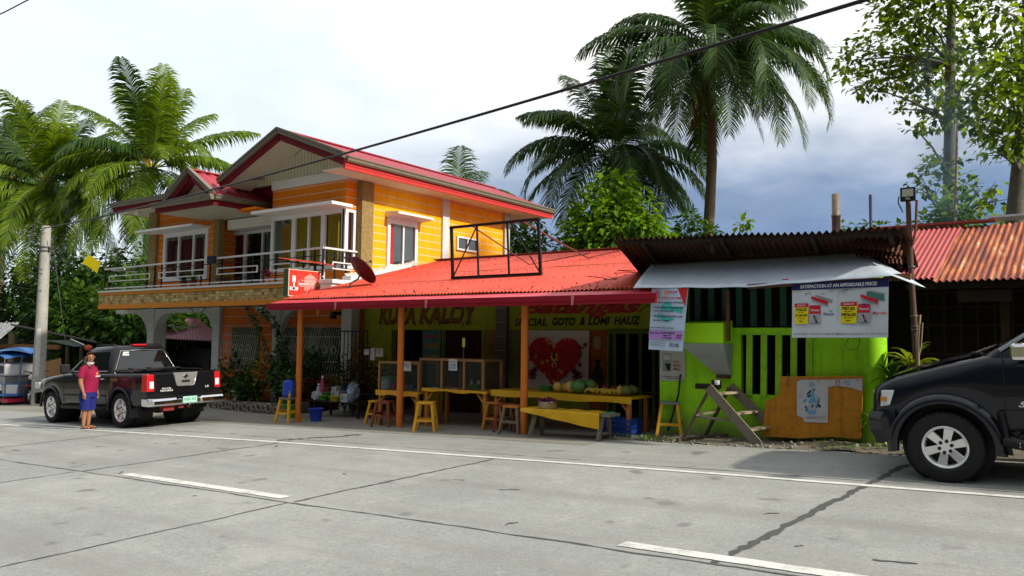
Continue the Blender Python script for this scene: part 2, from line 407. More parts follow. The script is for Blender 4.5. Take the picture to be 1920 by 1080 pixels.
# ------------------------------------------------------------------ shared materials
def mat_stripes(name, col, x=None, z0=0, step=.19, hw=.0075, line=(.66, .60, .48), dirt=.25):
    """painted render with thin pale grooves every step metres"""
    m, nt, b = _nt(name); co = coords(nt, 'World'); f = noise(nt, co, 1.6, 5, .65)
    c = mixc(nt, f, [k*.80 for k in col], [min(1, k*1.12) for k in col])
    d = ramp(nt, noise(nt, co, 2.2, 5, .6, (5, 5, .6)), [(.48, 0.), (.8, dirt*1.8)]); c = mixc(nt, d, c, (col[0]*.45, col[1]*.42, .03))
    s = N(nt, 'ShaderNodeSeparateXYZ'); L(nt, co, s.inputs[0])
    a = N(nt, 'ShaderNodeMath', operation='SUBTRACT', i_1=z0); L(nt, s.outputs[2], a.inputs[0])
    pm = N(nt, 'ShaderNodeMath', operation='PINGPONG', i_1=step/2); L(nt, a.outputs[0], pm.inputs[0])
    lt = N(nt, 'ShaderNodeMath', operation='LESS_THAN', i_1=hw); L(nt, pm.outputs[0], lt.inputs[0])
    c = mixc(nt, lt.outputs[0], c, line)
    L(nt, c, b.inputs['Base Color']); b.inputs['Roughness'].default_value = .7; b.inputs['Specular IOR Level'].default_value = .15
    iv = N(nt, 'ShaderNodeMath', operation='SUBTRACT', i_0=1.0); L(nt, lt.outputs[0], iv.inputs[1]); bumpn(nt, b, iv.outputs[0], .5, .01)
    return m
def mat_stone(name, cols, scale=6, mortar=(.10, .085, .06), w=.5, h=.25):
    m, nt, b = _nt(name); co = coords(nt, 'World'); s = N(nt, 'ShaderNodeSeparateXYZ'); L(nt, co, s.inputs[0])
    a = N(nt, 'ShaderNodeMath', operation='ADD'); L(nt, s.outputs[0], a.inputs[0]); L(nt, s.outputs[1], a.inputs[1])
    cb = N(nt, 'ShaderNodeCombineXYZ'); L(nt, a.outputs[0], cb.inputs[0]); L(nt, s.outputs[2], cb.inputs[1])
    br = N(nt, 'ShaderNodeTexBrick'); br.inputs['Scale'].default_value = scale; br.inputs['Mortar Size'].default_value = .012
    br.inputs['Brick Width'].default_value = w; br.inputs['Row Height'].default_value = h; br.offset = .37; br.squash = .7
    br.inputs['Color1'].default_value = (0, 0, 0, 1); br.inputs['Color2'].default_value = (1, 1, 1, 1); br.inputs['Mortar'].default_value = (.5, .5, .5, 1)
    L(nt, cb.outputs[0], br.inputs['Vector'])
    n = len(cols); c = ramp(nt, br.outputs['Color'], [(i/(n-1), k) for i, k in enumerate(cols)])
    c = mixc(nt, .6, c, ramp(nt, noise(nt, co, 22, 4, .7), [(.3, .3), (.7, .7)]), 'OVERLAY')
    c = mixc(nt, br.outputs['Fac'], c, mortar)
    L(nt, c, b.inputs['Base Color']); b.inputs['Roughness'].default_value = .75
    bumpn(nt, b, noise(nt, co, 30, 4, .7), .5, .02); return m
SIDE_Z0 = at(697.3, 361.3, X=-13.7).z
M_ORANGE = mat_stripes('orange_wall_paint', (.80, .22, .010), z0=SIDE_Z0, step=.192)
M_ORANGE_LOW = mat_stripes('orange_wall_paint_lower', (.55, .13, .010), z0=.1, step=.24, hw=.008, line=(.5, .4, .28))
M_ORANGE_SUNLIT = mat_stripes('orange_wall_paint_sunlit', (.92, .40, .010), z0=SIDE_Z0, step=.192)  # one house paint: side made yellower for sun, front deeper for shade
M_CLAD = mat_stone('stone_cladding', [(.17, .09, .03), (.42, .25, .07), (.55, .40, .13), (.26, .19, .08), (.62, .48, .20), (.36, .17, .05)], 3.2)
M_COLSTONE = mat('rough_stone_column', (.30, .215, .085), .85, var=.4, scale=14, dirt=.9, dirtcol=(.05, .035, .015), bump=1.0, bscale=40)
M_WHITE = mat('white_paint', (.74, .74, .72), .5, var=.06, scale=3, dirt=.18, dirtcol=(.4, .38, .33))
M_CREAM = mat('cream_soffit', (.62, .60, .47), .6, var=.1, scale=2)
M_GUTTER = mat('gutter_metal', (.20, .185, .14), .45, .3, var=.15, scale=5)
M_MAROON = mat('maroon_fascia', (.15, .006, .014), .6, var=.12, scale=4)
M_REDFASC = mat('red_fascia', (.50, .035, .03), .45, var=.12, scale=4)
M_ROOFRED = mat('crimson_roof_sheet', (.36, .04, .06), .5, .05, var=.28, scale=2.5, dirt=.25, dirtcol=(.16, .05, .05), streak=.5)
M_GREY = mat('grey_column_paint', (.42, .44, .44), .7, var=.12, scale=3, streak=.3, dirtcol=(.2, .2, .18))
M_LGREY = mat('light_grey_pilaster', (.60, .60, .58), .7, var=.08, scale=3)
M_FRAME = mat('white_window_frame', (.74, .75, .76), .35, var=.04)
M_BLACK = mat('black_steel', (.012, .012, .013), .45, var=.2)
M_RAILW = mat('pale_steel_rail', (.66, .67, .68), .35, .2, var=.08)
M_GLASS = glass('window_glass')
M_DARK = mat('dark_interior', (.012, .010, .009), .9, var=.3)  # near-black colour stands in for the deep shade inside rooms
M_CURT_Y = mat('yellow_curtain', (.95, .62, .03), .8, var=.2, scale=5, stretch=(9, 9, .4))
M_CURT_R = mat('dark_red_curtain', (.34, .02, .03), .8, var=.3, scale=5, stretch=(9, 9, .4))
M_CURT_G = mat('grey_green_curtain', (.36, .46, .36), .8, var=.3, scale=5, stretch=(9, 9, .4))
# ------------------------------------------------------------------ the two storey house
H = thing('house', 'orange two storey house with crimson gabled roof, stone columns and railed balcony', 'house', (-18.5, 12.8, gz(-18.5, 12.8)))
w = MB(); w.box((-17.4, 13.25, -.6), (-13.7, 18.7, 5.27)); w.build('side_wall', M_ORANGE_SUNLIT, H)
w = MB(); w.box((-22.84, 12.8, 2.7), (-22.12, 18.6, 5.4)).box((-19.83, 12.8, 2.7), (-19.5, 18.6, 5.4)).box((-22.12, 12.8, 4.53), (-19.83, 13, 5.4)).box((-22.12, 12.8, 2.7), (-19.83, 13, 3.08))
w.box((-19.1, 13.42, 4.5), (-16.6, 13.6, 5.4)); w.build('front_wall', M_ORANGE, H)
MB().box((-16.6, 12.5, 4.55), (-13.85, 13.2, 5.235)).build('bay_wall', M_ORANGE, H); MB().box((-16.6, 12.5, 2.78), (-13.85, 13.2, 3.12)).build('bay_wall', M_ORANGE, H)
w = MB(); w.box((-16.62, 12.47, 5.237), (-13.82, 13.2, 5.47)); w.build('white_beam', M_WHITE, H)
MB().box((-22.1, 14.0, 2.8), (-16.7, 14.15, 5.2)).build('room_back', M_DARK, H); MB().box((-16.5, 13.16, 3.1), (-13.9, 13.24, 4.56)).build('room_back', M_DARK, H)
# slab and balcony edge
w = MB(); w.box((-23.85, 11.86, 2.30), (-13.82, 18.7, 2.74)); w.build('floor_slab', M_GREY, H)
w = MB(); w.box((-23.9, 11.80, 2.26), (-13.8, 11.95, 2.385)).box((-23.9, 11.80, 2.665), (-13.8, 11.95, 2.745)).box((-23.9, 11.95, 2.26), (-23.8, 13.0, 2.385)).box((-13.9, 11.95, 2.26), (-13.78, 12.9, 2.75)); w.build('balcony_band', mat('orange_band', (.60, .21, .015), .55, var=.12, dirt=.2), H)
w = MB(); w.box((-23.88, 11.82, 2.385), (-13.82, 11.95, 2.665)); w.build('stone_band', M_CLAD, H)
w = MB(); w.box((-23.85, 11.77, 2.748), (-13.78, 12.1, 2.80)); w.build('floor_edge', M_LGREY, H)
w = MB(); w.box((-13.80, 11.75, 2.36), (-13.42, 12.9, 2.70)).box((-13.82, 11.72, 2.70), (-13.36, 13.1, 2.79)); w.build('white_ledge', M_WHITE, H, bevel=.01)
# stone clad columns
for (x0, x1, y0, y1, z0, z1) in ((-22.84, -22.42, 12.7, 13.0, 2.8, 5.25), (-19.52, -19.26, 12.74, 12.9, 2.8, 4.85), (-13.90, -13.66, 12.84, 13.22, 2.6, 5.26)):
    w = MB().box((x0, y0, z0), (x1, y1, z1)); w.build('stone_column', M_COLSTONE, H)
w = MB().box((-13.7, 15.76, 2.4), (-13.64, 16.03, 5.25)); w.build('pilaster', M_LGREY, H)
w = MB().box((-13.9, 18.55, 2.4), (-13.62, 18.8, 5.25)); w.build('pilaster', M_GREY, H)
# main gable roof
Z_RIDGE, XR, XE, XW, Y0, Y1 = 6.40, -15.22, -12.93, -17.55, 11.62, 20.1
EZ = 5.50
rf = MB()
rf.corr((XE, Y0, EZ), (XE, Y1, EZ), (XR, Y1, Z_RIDGE), (XR, Y0, Z_RIDGE), 42, .012, 2)
rf.corr((XW, Y1, EZ-.06), (XW, Y0, EZ-.06), (XR, Y0, Z_RIDGE), (XR, Y1, Z_RIDGE), 42, .012, 2)
rf.beam((XR, Y0-.02, Z_RIDGE+.01), (XR, Y1, Z_RIDGE+.01), .22, .03)
ROOF = rf.build('roof', M_ROOFRED, H)
gt = MB()
def gutter(mb, a, b, out, s=.13):
    a, b, out = V(a), V(b), V(out)
    prof = [(0, 0), (.55, -.02), (.8, .25), (.85, .6), (1.05, .8), (1.05, 1.0), (.95, 1.0), (0, .95)]
    vs = [];
    for p in (a, b):
        for (o, z) in prof: vs.append(p + out*o*s + V((0,0,z*s)))
    n = len(prof); mb.add(vs, [(i, (i+1)%n, n+(i+1)%n, n+i) for i in range(n)] + [tuple(range(n)), tuple(reversed(range(n, 2*n)))])
gutter(gt, (XE-.02, Y0, EZ-.13), (XE-.02, Y1, EZ-.13), (1, 0, 0))
# barge boards with gutter coloured capping on the gable
for (xa, za) in ((XE+.05, EZ+.0), (XW-.03, EZ-.08)):
    gt.beam((XR, Y0-.06, Z_RIDGE+.0), (xa, Y0-.06, za), .10, .13)
    gt.beam((XR, Y0-.10, Z_RIDGE+.05), (xa, Y0-.10, za+.05), .06, .05)
gt.build('gutter', M_GUTTER, H)
fs = MB()
for (xa, za) in ((XE, EZ-.1), (XW, EZ-.17)): fs.beam((XR, Y0-.015, Z_RIDGE-.14), (xa, Y0-.015, za-.03), .05, .17)
fs.build('barge_board', M_MAROON, H)
fs = MB().box((XE-.06, Y0, 5.22), (XE-.01, Y1, 5.385)).box((XE-.05, Y0, 5.30), (XE+.004, Y1, 5.335)); fs.build('eave_fascia', M_REDFASC, H)
sf = MB().box((-13.7, Y0+.02, 5.245), (XE-.06, Y1, 5.27)).box((-17.4, 18.7, 5.245), (-13.7, Y1, 5.265))
for (xa, za) in ((XE, EZ-.02), (XW, EZ-.09)): sf.slab((XR, Y0, Z_RIDGE-.07), (XR, 12.5, Z_RIDGE-.07), (xa, 12.5, za-.07), (xa, Y0, za-.07), .02)
sf.prism([(XW+.1, 12.5, 5.40), (XE-.1, 12.5, 5.44), (XR, 12.5, Z_RIDGE-.12)], (0, .08, 0))
gv = MB()
for i in range(36):
    x = XW + .2 + i*.122; zt = Z_RIDGE-.14-abs(x-XR)*.385
    if zt > 5.47: gv.box((x, 12.492, 5.44), (x+.014, 12.5, zt))
for i in range(20):
    for (xa, za) in ((XE, EZ-.02), (XW, EZ-.09)):
        t = i/20; x = XR+(xa-XR)*t; z = Z_RIDGE-.07+(za-.07-Z_RIDGE+.07)*t; gv.beam((x, Y0+.05, z-.021), (x, 12.48, z-.021), .012, .004)
sf.build('soffit', M_CREAM, H); gv.build('board_groove', mat('groove_shadow', (.44, .42, .33), .9), H)
# left wing roof
lr = MB(); lr.corr((-23.85, 12.1, 5.50), (-16.9, 12.1, 5.50), (-16.9, 15.6, 6.25), (-22.6, 15.6, 6.25), 36, .012, 2)
lr.corr((-23.85, 19.1, 5.50), (-23.85, 12.1, 5.50), (-22.6, 15.6, 6.25), (-22.6, 15.7, 6.25), 30, .012, 2); lr.build('roof', M_ROOFRED, H)
g2 = MB(); gutter(g2, (-23.9, 12.12, 5.38), (-17.6, 12.12, 5.38), (0, -1, 0)); g2.build('gutter', M_GUTTER, H)
f2 = MB().box((-23.8, 12.1, 5.22), (-17.6, 12.14, 5.38)).box((-23.84, 12.1, 5.22), (-23.8, 18.9, 5.38)); f2.build('eave_fascia', M_MAROON, H)
s2 = MB().box((-23.8, 12.14, 5.225), (-17.6, 12.8, 5.25)).box((-23.8, 12.8, 5.225), (-22.84, 18.9, 5.25)); s2.build('soffit', M_CREAM, H)
# porch roof: small gable in front of the recess
PX, PZ, PE, PW, PY, PYB = -18.27, 5.74, -17.20, -19.34, 11.2, 13.6
pr = MB()
pr.corr((PE, PY, 4.99), (PE, PYB, 4.99), (PX, PYB, PZ), (PX, PY, PZ), 9, .02, 1)
pr.corr((PW, PYB, 4.99), (PW, PY, 4.99), (PX, PY, PZ), (PX, PYB, PZ), 9, .02, 1)
pr.beam((PX, PY-.02, PZ+.01), (PX, PYB, PZ+.01), .18, .03)
pr.corr((-19.9, 11.2, 4.99), (-19.3, 11.2, 4.99), (-19.3, 12.2, 5.45), (-19.9, 12.2, 5.45), 3, .02, 1)
pr.build('roof', M_ROOFRED, H)
g3 = MB(); gutter(g3, (-19.92, PY, 4.87), (PE+.02, PY, 4.87), (0, -1, 0)); gutter(g3, (PE, PY, 4.87), (PE, 13.1, 4.87), (1, 0, 0))
for xa in (PE+.02, PW-.02):
    g3.beam((PX, PY-.05, PZ), (xa, PY-.05, 5.03), .09, .12); g3.beam((PX, PY-.09, PZ+.045), (xa, PY-.09, 5.07), .05, .05)
g3.build('gutter', M_GUTTER, H)
f3 = MB().box((-19.88, PY+.01, 4.74), (PE-.02, PY+.05, 4.88)).box((PE-.05, PY+.05, 4.74), (PE-.012, 13.1, 4.88))
for xa in (PE, PW): f3.beam((PX, PY-.0, PZ-.14), (xa, PY-.0, 4.93), .04, .16)
f3.build('eave_fascia', M_MAROON, H)
s3 = MB().box((-19.86, PY+.05, 4.755), (PE-.05, 13.4, 4.775)); s3.prism([(PW+.1, 11.5, 4.9), (PE-.1, 11.5, 4.9), (PX, 11.5, PZ-.12)], (0, .05, 0))
s3.build('soffit', M_CREAM, H); gv = MB()
for i in range(20): gv.box((-19.8+i*.125, PY+.06, 4.750), (-19.8+i*.125+.014, 13.3, 4.756))
gv.build('board_groove', mat('groove_shadow', (.44, .42, .33), .9), H)
s4 = MB().box((-17.35, 12.0, 4.70), (-16.6, 13.4, 4.76)); s4.build('porch_beam', M_ORANGE, H)
b = MB().lathe((-17.19, 12.6, 4.76), [(.0, 0), (.05, .02), (.06, .07), (.03, .12), (.03, .15)], 10); b.build('eave_lamp', mat('bulb_amber', (.7, .5, .15), .3), H)
b = MB().lathe((-22.9, 12.35, 5.13), [(.0, -.02), (.07, 0), (.07, .07), (.04, .1)], 12); b.build('eave_lamp', mat('lamp_white', (.9, .9, .9), .3), H)
b = MB().tube([(-23.6, 12.2, 5.2), (-23.1, 12.2, 5.21)], .03, 8); b.build('eave_lamp', M_WHITE, H)
# window canopies
for a, c in (((-16.6, 11.85, 4.53), (-13.6, 12.5, 4.605)), ((-22.7, 12.2, 4.535), (-19.72, 12.8, 4.60)), ((-19.1, 12.9, 4.45), (-16.6, 13.42, 4.72))):
    MB().box(a, c).build('window_canopy', M_WHITE, H, bevel=.008)
MB().hexa([(-13.7, 13.65, 4.48), (-13.25, 13.65, 4.53), (-13.25, 14.95, 4.53), (-13.7, 14.95, 4.48), (-13.7, 13.65, 4.62), (-13.25, 13.65, 4.585), (-13.25, 14.95, 4.585), (-13.7, 14.95, 4.62)]).build('window_canopy', M_WHITE, H)

def win_front(x0, x1, z0, z1, y, bars, curt=None, name='window', fw=.07, parent=H, sill=True):
    f = MB()
    f.box((x0, y-.03, z0), (x0+fw, y+.06, z1)).box((x1-fw, y-.03, z0), (x1, y+.06, z1)).box((x0+fw, y-.03, z1-fw), (x1-fw, y+.06, z1)).box((x0+fw, y-.03, z0), (x1-fw, y+.06, z0+fw))
    for bx, bw in bars: f.box((bx-bw/2, y-.027, z0+fw), (bx+bw/2, y+.05, z1-fw))
    o = f.build(name, M_FRAME, parent)
    MB().box((x0+fw, y+.02, z0+fw), (x1-fw, y+.03, z1-fw)).build('pane', M_GLASS, o)
    for (a, b_, m, zz) in (curt or []):
        c = MB(); n = max(10, int((b_-a)*60)); q = random.Random(int(a*100)); ph = q.uniform(0, 6); zb = z0 + zz
        c.grid(lambda u, v: V((a+(b_-a)*u, y+.085+.022*math.sin(u*n*.62+ph)+.010*math.sin(u*n*1.9), zb+(z1-zb)*v)), n*2, 1)
        c.build('curtain', m, o)
    return o
# bay: white posts with yellow curtains, wraps round the corner
win_front(-16.6, -13.87, 3.12, 4.53, 12.5, ((-15.72, .13), (-15.15, .05), (-14.62, .14),), [(-16.05, -15.75, M_CURT_Y, 0), (-15.68, -15.2, M_CURT_Y, 0), (-15.15, -14.7, M_CURT_Y, 0), (-14.55, -14.12, M_CURT_Y, 0), (-16.55, -16.3, M_CURT_G, 0)], fw=.09)
f = MB().box((-13.93, 12.47, 3.12), (-13.83, 12.57, 4.53)).box((-13.90, 12.57, 4.46), (-13.83, 12.81, 4.53)).box((-13.9, 12.57, 3.12), (-13.83, 12.81, 3.2)).box((-13.9, 12.74, 3.2), (-13.83, 12.81, 4.46))
o = f.build('window', M_FRAME, H); MB().box((-13.87, 12.57, 3.2), (-13.862, 12.74, 4.46)).build('pane', M_GLASS, o)
MB().grid(lambda u, v: V((-14.0+.02*math.sin(u*20), 12.6+.3*u, 3.15+1.35*v)), 20, 1).build('curtain', M_CURT_R, o)
# left wing window
o = win_front(-22.12, -19.83, 3.08, 4.53, 12.8, ((-21.30, .06), (-20.55, .06)), [(-21.25, -20.75, M_CURT_R, .0), (-20.5, -20.3, M_CURT_R, .3), (-20.05, -19.9, M_CURT_R, .2), (-22.0, -21.75, M_CURT_R, .1)], fw=.13)
MB().box((-21.85, 12.98, 3.2), (-21.5, 13.0, 4.2)).build('curtain', mat('pink_cloth', (.6, .35, .28), .8), o)
MB().grid(lambda u, v: V((-20.6+.7*u, 12.95+.02*math.sin(u*25), 3.75+.6*v+.3*(1-v)*abs(u-.5))), 20, 2).build('curtain', mat('pale_valance', (.45, .55, .5), .8), o)
vl = MB()
q = random.Random(3)
for i in range(26):
    x = -22.0 + i*.083; z = 4.36 + .02*math.sin(i*1.3)
    vl.lathe((x, 12.83, z), [(0, -.002), (.032, 0), (0, .004)], 7, i % 3, axis='Y')
vl.box((-22.0, 12.835, 4.31), (-19.95, 12.845, 4.44), 3)
vl.build('valance', [mat('flower_red', (.3, .03, .04)), mat('flower_cream', (.6, .55, .4)), mat('leaf_print', (.06, .14, .05)), mat('valance_cloth', (.5, .52, .44))], o)
# recess sliding door
o = win_front(-19.75, -16.62, 2.80, 4.47, 13.42, ((-18.98, .12), (-18.2, .06), (-17.4, .10)), [(-19.6, -19.05, M_CURT_R, .1), (-18.15, -17.45, M_CURT_G, 0), (-17.3, -16.9, M_CURT_G, .0)], name='sliding_door', fw=.09)
vl = MB()
for i in range(16): vl.lathe((-18.4+i*.085, 13.44, 4.36+.05*math.sin(i*.9)), [(0, -.002), (.034, 0), (0, .004)], 7, i % 3, axis='Y')
vl.build('valance', [MC['flower_red'], MC['flower_cream'], MC['leaf_print']], o)
# side windows
def win_side(y0, y1, z0, z1, x, fw, mull):
    f = MB()
    f.box((x-.03, y0, z0), (x+.06, y0+fw, z1)).box((x-.03, y1-fw, z0), (x+.06, y1, z1)).box((x-.03, y0+fw, z1-fw), (x+.06, y1-fw, z1)).box((x-.03, y0+fw, z0), (x+.06, y1-fw, z0+fw))
    f.box((x-.03, mull-.025, z0+fw), (x+.05, mull+.025, z1-fw)); o = f.build('window', M_FRAME, H)
    MB().box((x, y0+fw, z0+fw), (x+.015, y1-fw, z1-fw)).build('pane', mat('dark_window_glass', (.035, .045, .055), .06, spec=.9, var=.5, scale=1.5), o); return o
o = win_side(13.70, 14.78, 3.22, 4.42, -13.7, .09, 14.27); MB().box((-13.7, 13.6, 3.14), (-13.6, 14.88, 3.22)).build('sill', M_WHITE, o); MB().box((-13.7, 13.7, 4.42), (-13.63, 14.78, 4.5)).build('lintel', M_WHITE, o)
MB().box((-13.681, 13.82, 3.32), (-13.679, 13.95, 4.3)).build('curtain', M_CURT_R, o)
win_side(16.38, 17.32, 3.93, 4.32, -13.7, .05, 16.85)
# balcony railing
rl = MB(); X0, X1, RY = -23.62, -13.80, 11.83
def rz(x): return 3.45 + .08*(x-X0)/(X1-X0)
rl.beam((X0, RY, rz(X0)), (X1, RY, rz(X1)), .05, .045).beam((X1, RY, rz(X1)), (X1, 12.85, rz(X1)), .05, .045)
rl.beam((X0, RY, 2.87), (X1, RY, 2.87), .035, .035).beam((X0, RY, rz(X0)), (X0, 12.8, rz(X0)), .05, .045)
RAIL = rl.build('railing', M_RAILW, H)
pn = MB()
def frame(mb, x0, x1, z0, z1, y, t=.03, mi=0):
    mb.box((x0, y-t/2, z0), (x1, y+t/2, z0+t), mi).box((x0, y-t/2, z1-t), (x1, y+t/2, z1), mi).box((x0, y-t/2, z0+t), (x0+t, y+t/2, z1-t), mi).box((x1-t, y-t/2, z0+t), (x1, y+t/2, z1-t), mi)
for x0, x1 in ((-23.3, -21.06), (-20.6, -18.4), (-17.86, -16.18), (-15.68, -14.25)):
    p = MB(); frame(p, x0, x1, 3.06, 3.24, RY-.03, .028); p.build('rail_panel', M_RAILW, RAIL)
p = MB()
for yy in (11.83+.25,): p.box((-13.81, yy, 3.06), (-13.78, yy+.6, 3.09)).box((-13.81, yy, 3.21), (-13.78, yy+.6, 3.24)).box((-13.81, yy, 3.09), (-13.78, yy+.03, 3.21))
p.build('rail_panel', M_RAILW, RAIL)
bars = MB()
for i, x in enumerate((-23.6, -23.35, -21.25, -20.85, -20.5, -18.6, -18.2, -17.7, -16.4, -15.95, -15.5, -14.5, -14.1, -13.82)):
    bars.box((x-.018, RY-.018, 2.80), (x+.018, RY+.018, rz(x)-.02))
for x0, x1 in ((-23.6, -20.85), (-20.7, -18.2), (-18.0, -15.95), (-15.75, -13.9)):
    bars.beam((x0, RY+.02, 3.35), (x1, RY+.02, 3.36), .02).beam((x0, RY+.02, 2.96), (x1, RY+.02, 2.97), .02)
for yy in (12.15, 12.5): bars.box((-13.82, yy, 2.8), (-13.785, yy+.035, 3.5))
bars.beam((-13.80, 11.9, 3.37), (-13.80, 12.85, 3.37), .02)
bars.build('rail_bars', M_BLACK, RAIL)
# ground floor
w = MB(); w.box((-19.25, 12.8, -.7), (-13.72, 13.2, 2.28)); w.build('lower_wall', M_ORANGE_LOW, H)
CX = [at(px, 640, Y=12.7).x for px in (275, 287, 397, 410, 515, 529)]
for (x0, x1, y0, y1) in ((CX[0], CX[1], 12.7, 13.1), (CX[2], CX[3], 12.7, 12.85), (CX[4], CX[5], 12.62, 12.8), (-13.96, -13.62, 12.55, 12.8), (-21.4, -21.0, 17.5, 17.9), (-23.6, -23.2, 17.5, 17.9)):
    MB().box((x0, y0, gz(x0, y0)-.2), (x1, y1, 2.29)).build('column', M_GREY, H)
def arch(x0, x1, zt, r, y0, y1, left=True, right=True):
    pts = [(x0, y0, zt)]
    a = [(x0 + r - r*math.cos(t), zt-.12-r + r*math.sin(t)) for t in [PI/2*i/10 for i in range(11)]] if left else [(x0, zt-.12)]
    b = [(x1 - r + r*math.cos(t), zt-.12-r + r*math.sin(t)) for t in [PI/2*(10-i)/10 for i in range(11)]] if right else [(x1, zt-.12)]
    w = MB(); w.prism([(x0, y0, zt)] + [(p[0], y0, p[1]) for p in a] + [(p[0], y0, p[1]) for p in b] + [(x1, y0, zt)], (0, y1-y0, 0)); w.build('arch', M_GREY, H)
arch(CX[1], CX[2], 2.27, .68, 12.72, 12.98)
arch(CX[0]-1.9, CX[0], 2.27, .85, 12.72, 12.98, left=False)
arch(CX[4]-.75, CX[4], 2.27, .6, 12.64, 12.8, left=False)
arch(CX[5], CX[5]+.75, 2.27, .6, 12.64, 12.8, right=False)
ln = MB()
for k in range(8):
    z = .1 + .24*k
    ln.box((CX[2]-.003, 12.694, z), (CX[3]+.003, 12.7, z+.012)).box((CX[0]-.003, 12.694, z), (CX[1]+.003, 12.7, z+.012))
ln.build('column_groove', mat('pale_line', (.6, .58, .5)), H)
def grille(x0, x1, z0, z1, y):
    o = MB().box((x0, y-.008, z0), (x1, y+.02, z1)).build('window', mat('glass_green_reflection', (.012, .03, .012), .12, spec=.8, var=.9, scale=2.2), H)  # green tone painted into the dark pane stands for reflected greenery
    g = MB(); n = int((x1-x0+.3)/.085)
    for i in range(n+1):
        x = x0-.15 + (x1-x0+.3)*i/n
        g.tube([(x, y-.02, z1+.1), (x, y-.10, z1-.0), (x, y-.22, (z0+z1)/2), (x, y-.32, z0-.0), (x, y-.28, z0-.12)], .0055, 5, cap=False)
    zm = (z0+z1)/2
    for z, yy in ((z1-.22, y-.15), (zm-.26, y-.265)): g.tube([(x0-.15, yy, z), (x1+.15, yy, z)], .006, 5)
    k = int((x1-x0)/.26)
    for i in range(k):
        cx = x0 + (x1-x0)*(i+.5)/k
        g.tube([(cx+.085*math.cos(t), y-.23, zm+.02+.085*math.sin(t)) for t in [2*PI*j/14 for j in range(15)]], .0065, 5, cap=False)
    g.build('grille', mat('grille_white', (.42, .42, .38), .5), o)
grille(-18.55, -17.35, .62, 1.72, 12.79)
grille(-16.3, -15.0, .62, 1.72, 12.79)
grille(-15.0, -14.05, .62, 1.72, 12.79)
b = MB().box((-14.3, 12.5, 2.02), (-14.15, 12.75, 2.1)).box((-14.27, 12.45, 1.93), (-14.18, 12.6, 2.02)); b.build('flood_lamp', M_BLACK, H)
# ------------------------------------------------------------------ the open fronted eatery
S = thing('eatery', 'open fronted roadside eatery with red corrugated roof and olive painted walls', 'shop', (-9.5, 13, gz(-9.5, 13)))
M_REDSHEET = mat('red_corrugated_sheet', (.66, .075, .045), .5, .05, var=.26, scale=1.4, streak=.7, dirtcol=(.27, .05, .035), dirt=.4)
M_PINKSHEET = mat('pink_red_flashing', (.56, .05, .075), .35, .1, var=.12, scale=2, dirt=.2, dirtcol=(.6, .3, .3))
M_REDBEAM = mat('dark_red_gutter_board', (.26, .003, .016), .55, var=.18, scale=3)
M_ORPOST = mat('orange_pipe_paint', (.58, .16, .02), .4, var=.15, scale=6, dirt=.25, dirtcol=(.2, .06, .02))
M_OLIVE = mat('olive_green_wall', (.25, .30, .012), .7, var=.2, scale=2, dirt=.45, dirtcol=(.05, .06, .01))
def roofz(y): return 2.29 + .2526*(y-10.45)
r = MB(); r.corr((-13.38, 10.42, roofz(10.42)), (-4.7, 10.42, roofz(10.42)), (-4.7, 15.25, roofz(15.25)), (-13.38, 15.25, roofz(15.25)), 112, .013, 4, jit=.012, seed=5)
r.corr((-13.38, 19.5, 2.6), (-4.7, 19.5, 2.6), (-4.7, 15.2, roofz(15.25)), (-13.38, 15.2, roofz(15.25)), 112, .013, 1)
RF = r.build('roof', M_REDSHEET, S)
q = random.Random(77); dl_ = MB()
for i in range(70):
    x = q.uniform(-13.2, -5.2); y = q.choice((q.uniform(10.2, 15), q.uniform(10.3, 10.8))); dl_.leaf(V((x, y, roofz(y)+.022 if y > 10.5 else roofz(10.5)+.0)), (q.uniform(-1, 1), q.uniform(-1, 1), q.uniform(.1, .4)), (0, 0, 1), q.uniform(.04, .11), .04)
dl_.build('fallen_leaves', mat('dry_leaf', (.22, .15, .07), .9, var=.4), RF)
q = random.Random(8); nl = MB()
for row in (10.55, 11.6, 12.7, 13.8, 14.9):
    for i in range(42):
        x = -13.2 + i*.2 + q.uniform(-.03, .03); nl.lathe((x, row, roofz(row)+.013), [(.016, 0), (.010, .012), (0, .014)], 6)
nl.build('roof_nails', mat('rusty_nail', (.10, .03, .02), .8), RF)
cp = MB()
cp.beam((-13.4, 15.25, roofz(15.25)+.03), (-4.8, 15.25, roofz(15.25)+.03), .22, .03); cp.build('ridge_cap', mat('ridge_cap_dark', (.25, .06, .05), .6), RF)
fl = MB(); fl.corr((-13.42, 10.08, 2.165), (-4.75, 10.08, 2.165), (-4.75, 10.52, 2.275), (-13.42, 10.52, 2.275), 112, .006, 1); fl.build('eave_flashing', M_PINKSHEET, RF)
bm_ = MB().box((-13.42, 10.06, 2.03), (-4.75, 10.12, 2.16)).box((-13.44, 10.045, 2.085), (-4.73, 10.06, 2.17)); bm_.build('gutter_board', M_REDBEAM, RF)
for x in (-11.35, -9.05, -6.1): MB().box((x-.02, 10.035, 2.02), (x+.02, 10.05, 2.16)).build('gutter_joint', mat('joint_pale', (.5, .15, .16), .5), RF)
for i, (px, py) in enumerate(((568, 790), (745, 802), (972, 816), (1236, 830))):
    if i == 3: continue
    p = gat(px, py); MB().tube([(p.x, 10.36, gz(p.x, 10.36)-.05), (p.x, 10.36, 2.2)], .06, 14).build('post', M_ORPOST, S)
MB().box((-13.3, 10.3, 2.12), (-4.8, 10.42, 2.2)).build('post_beam', mat('dark_timber', (.06, .03, .02), .8), S)
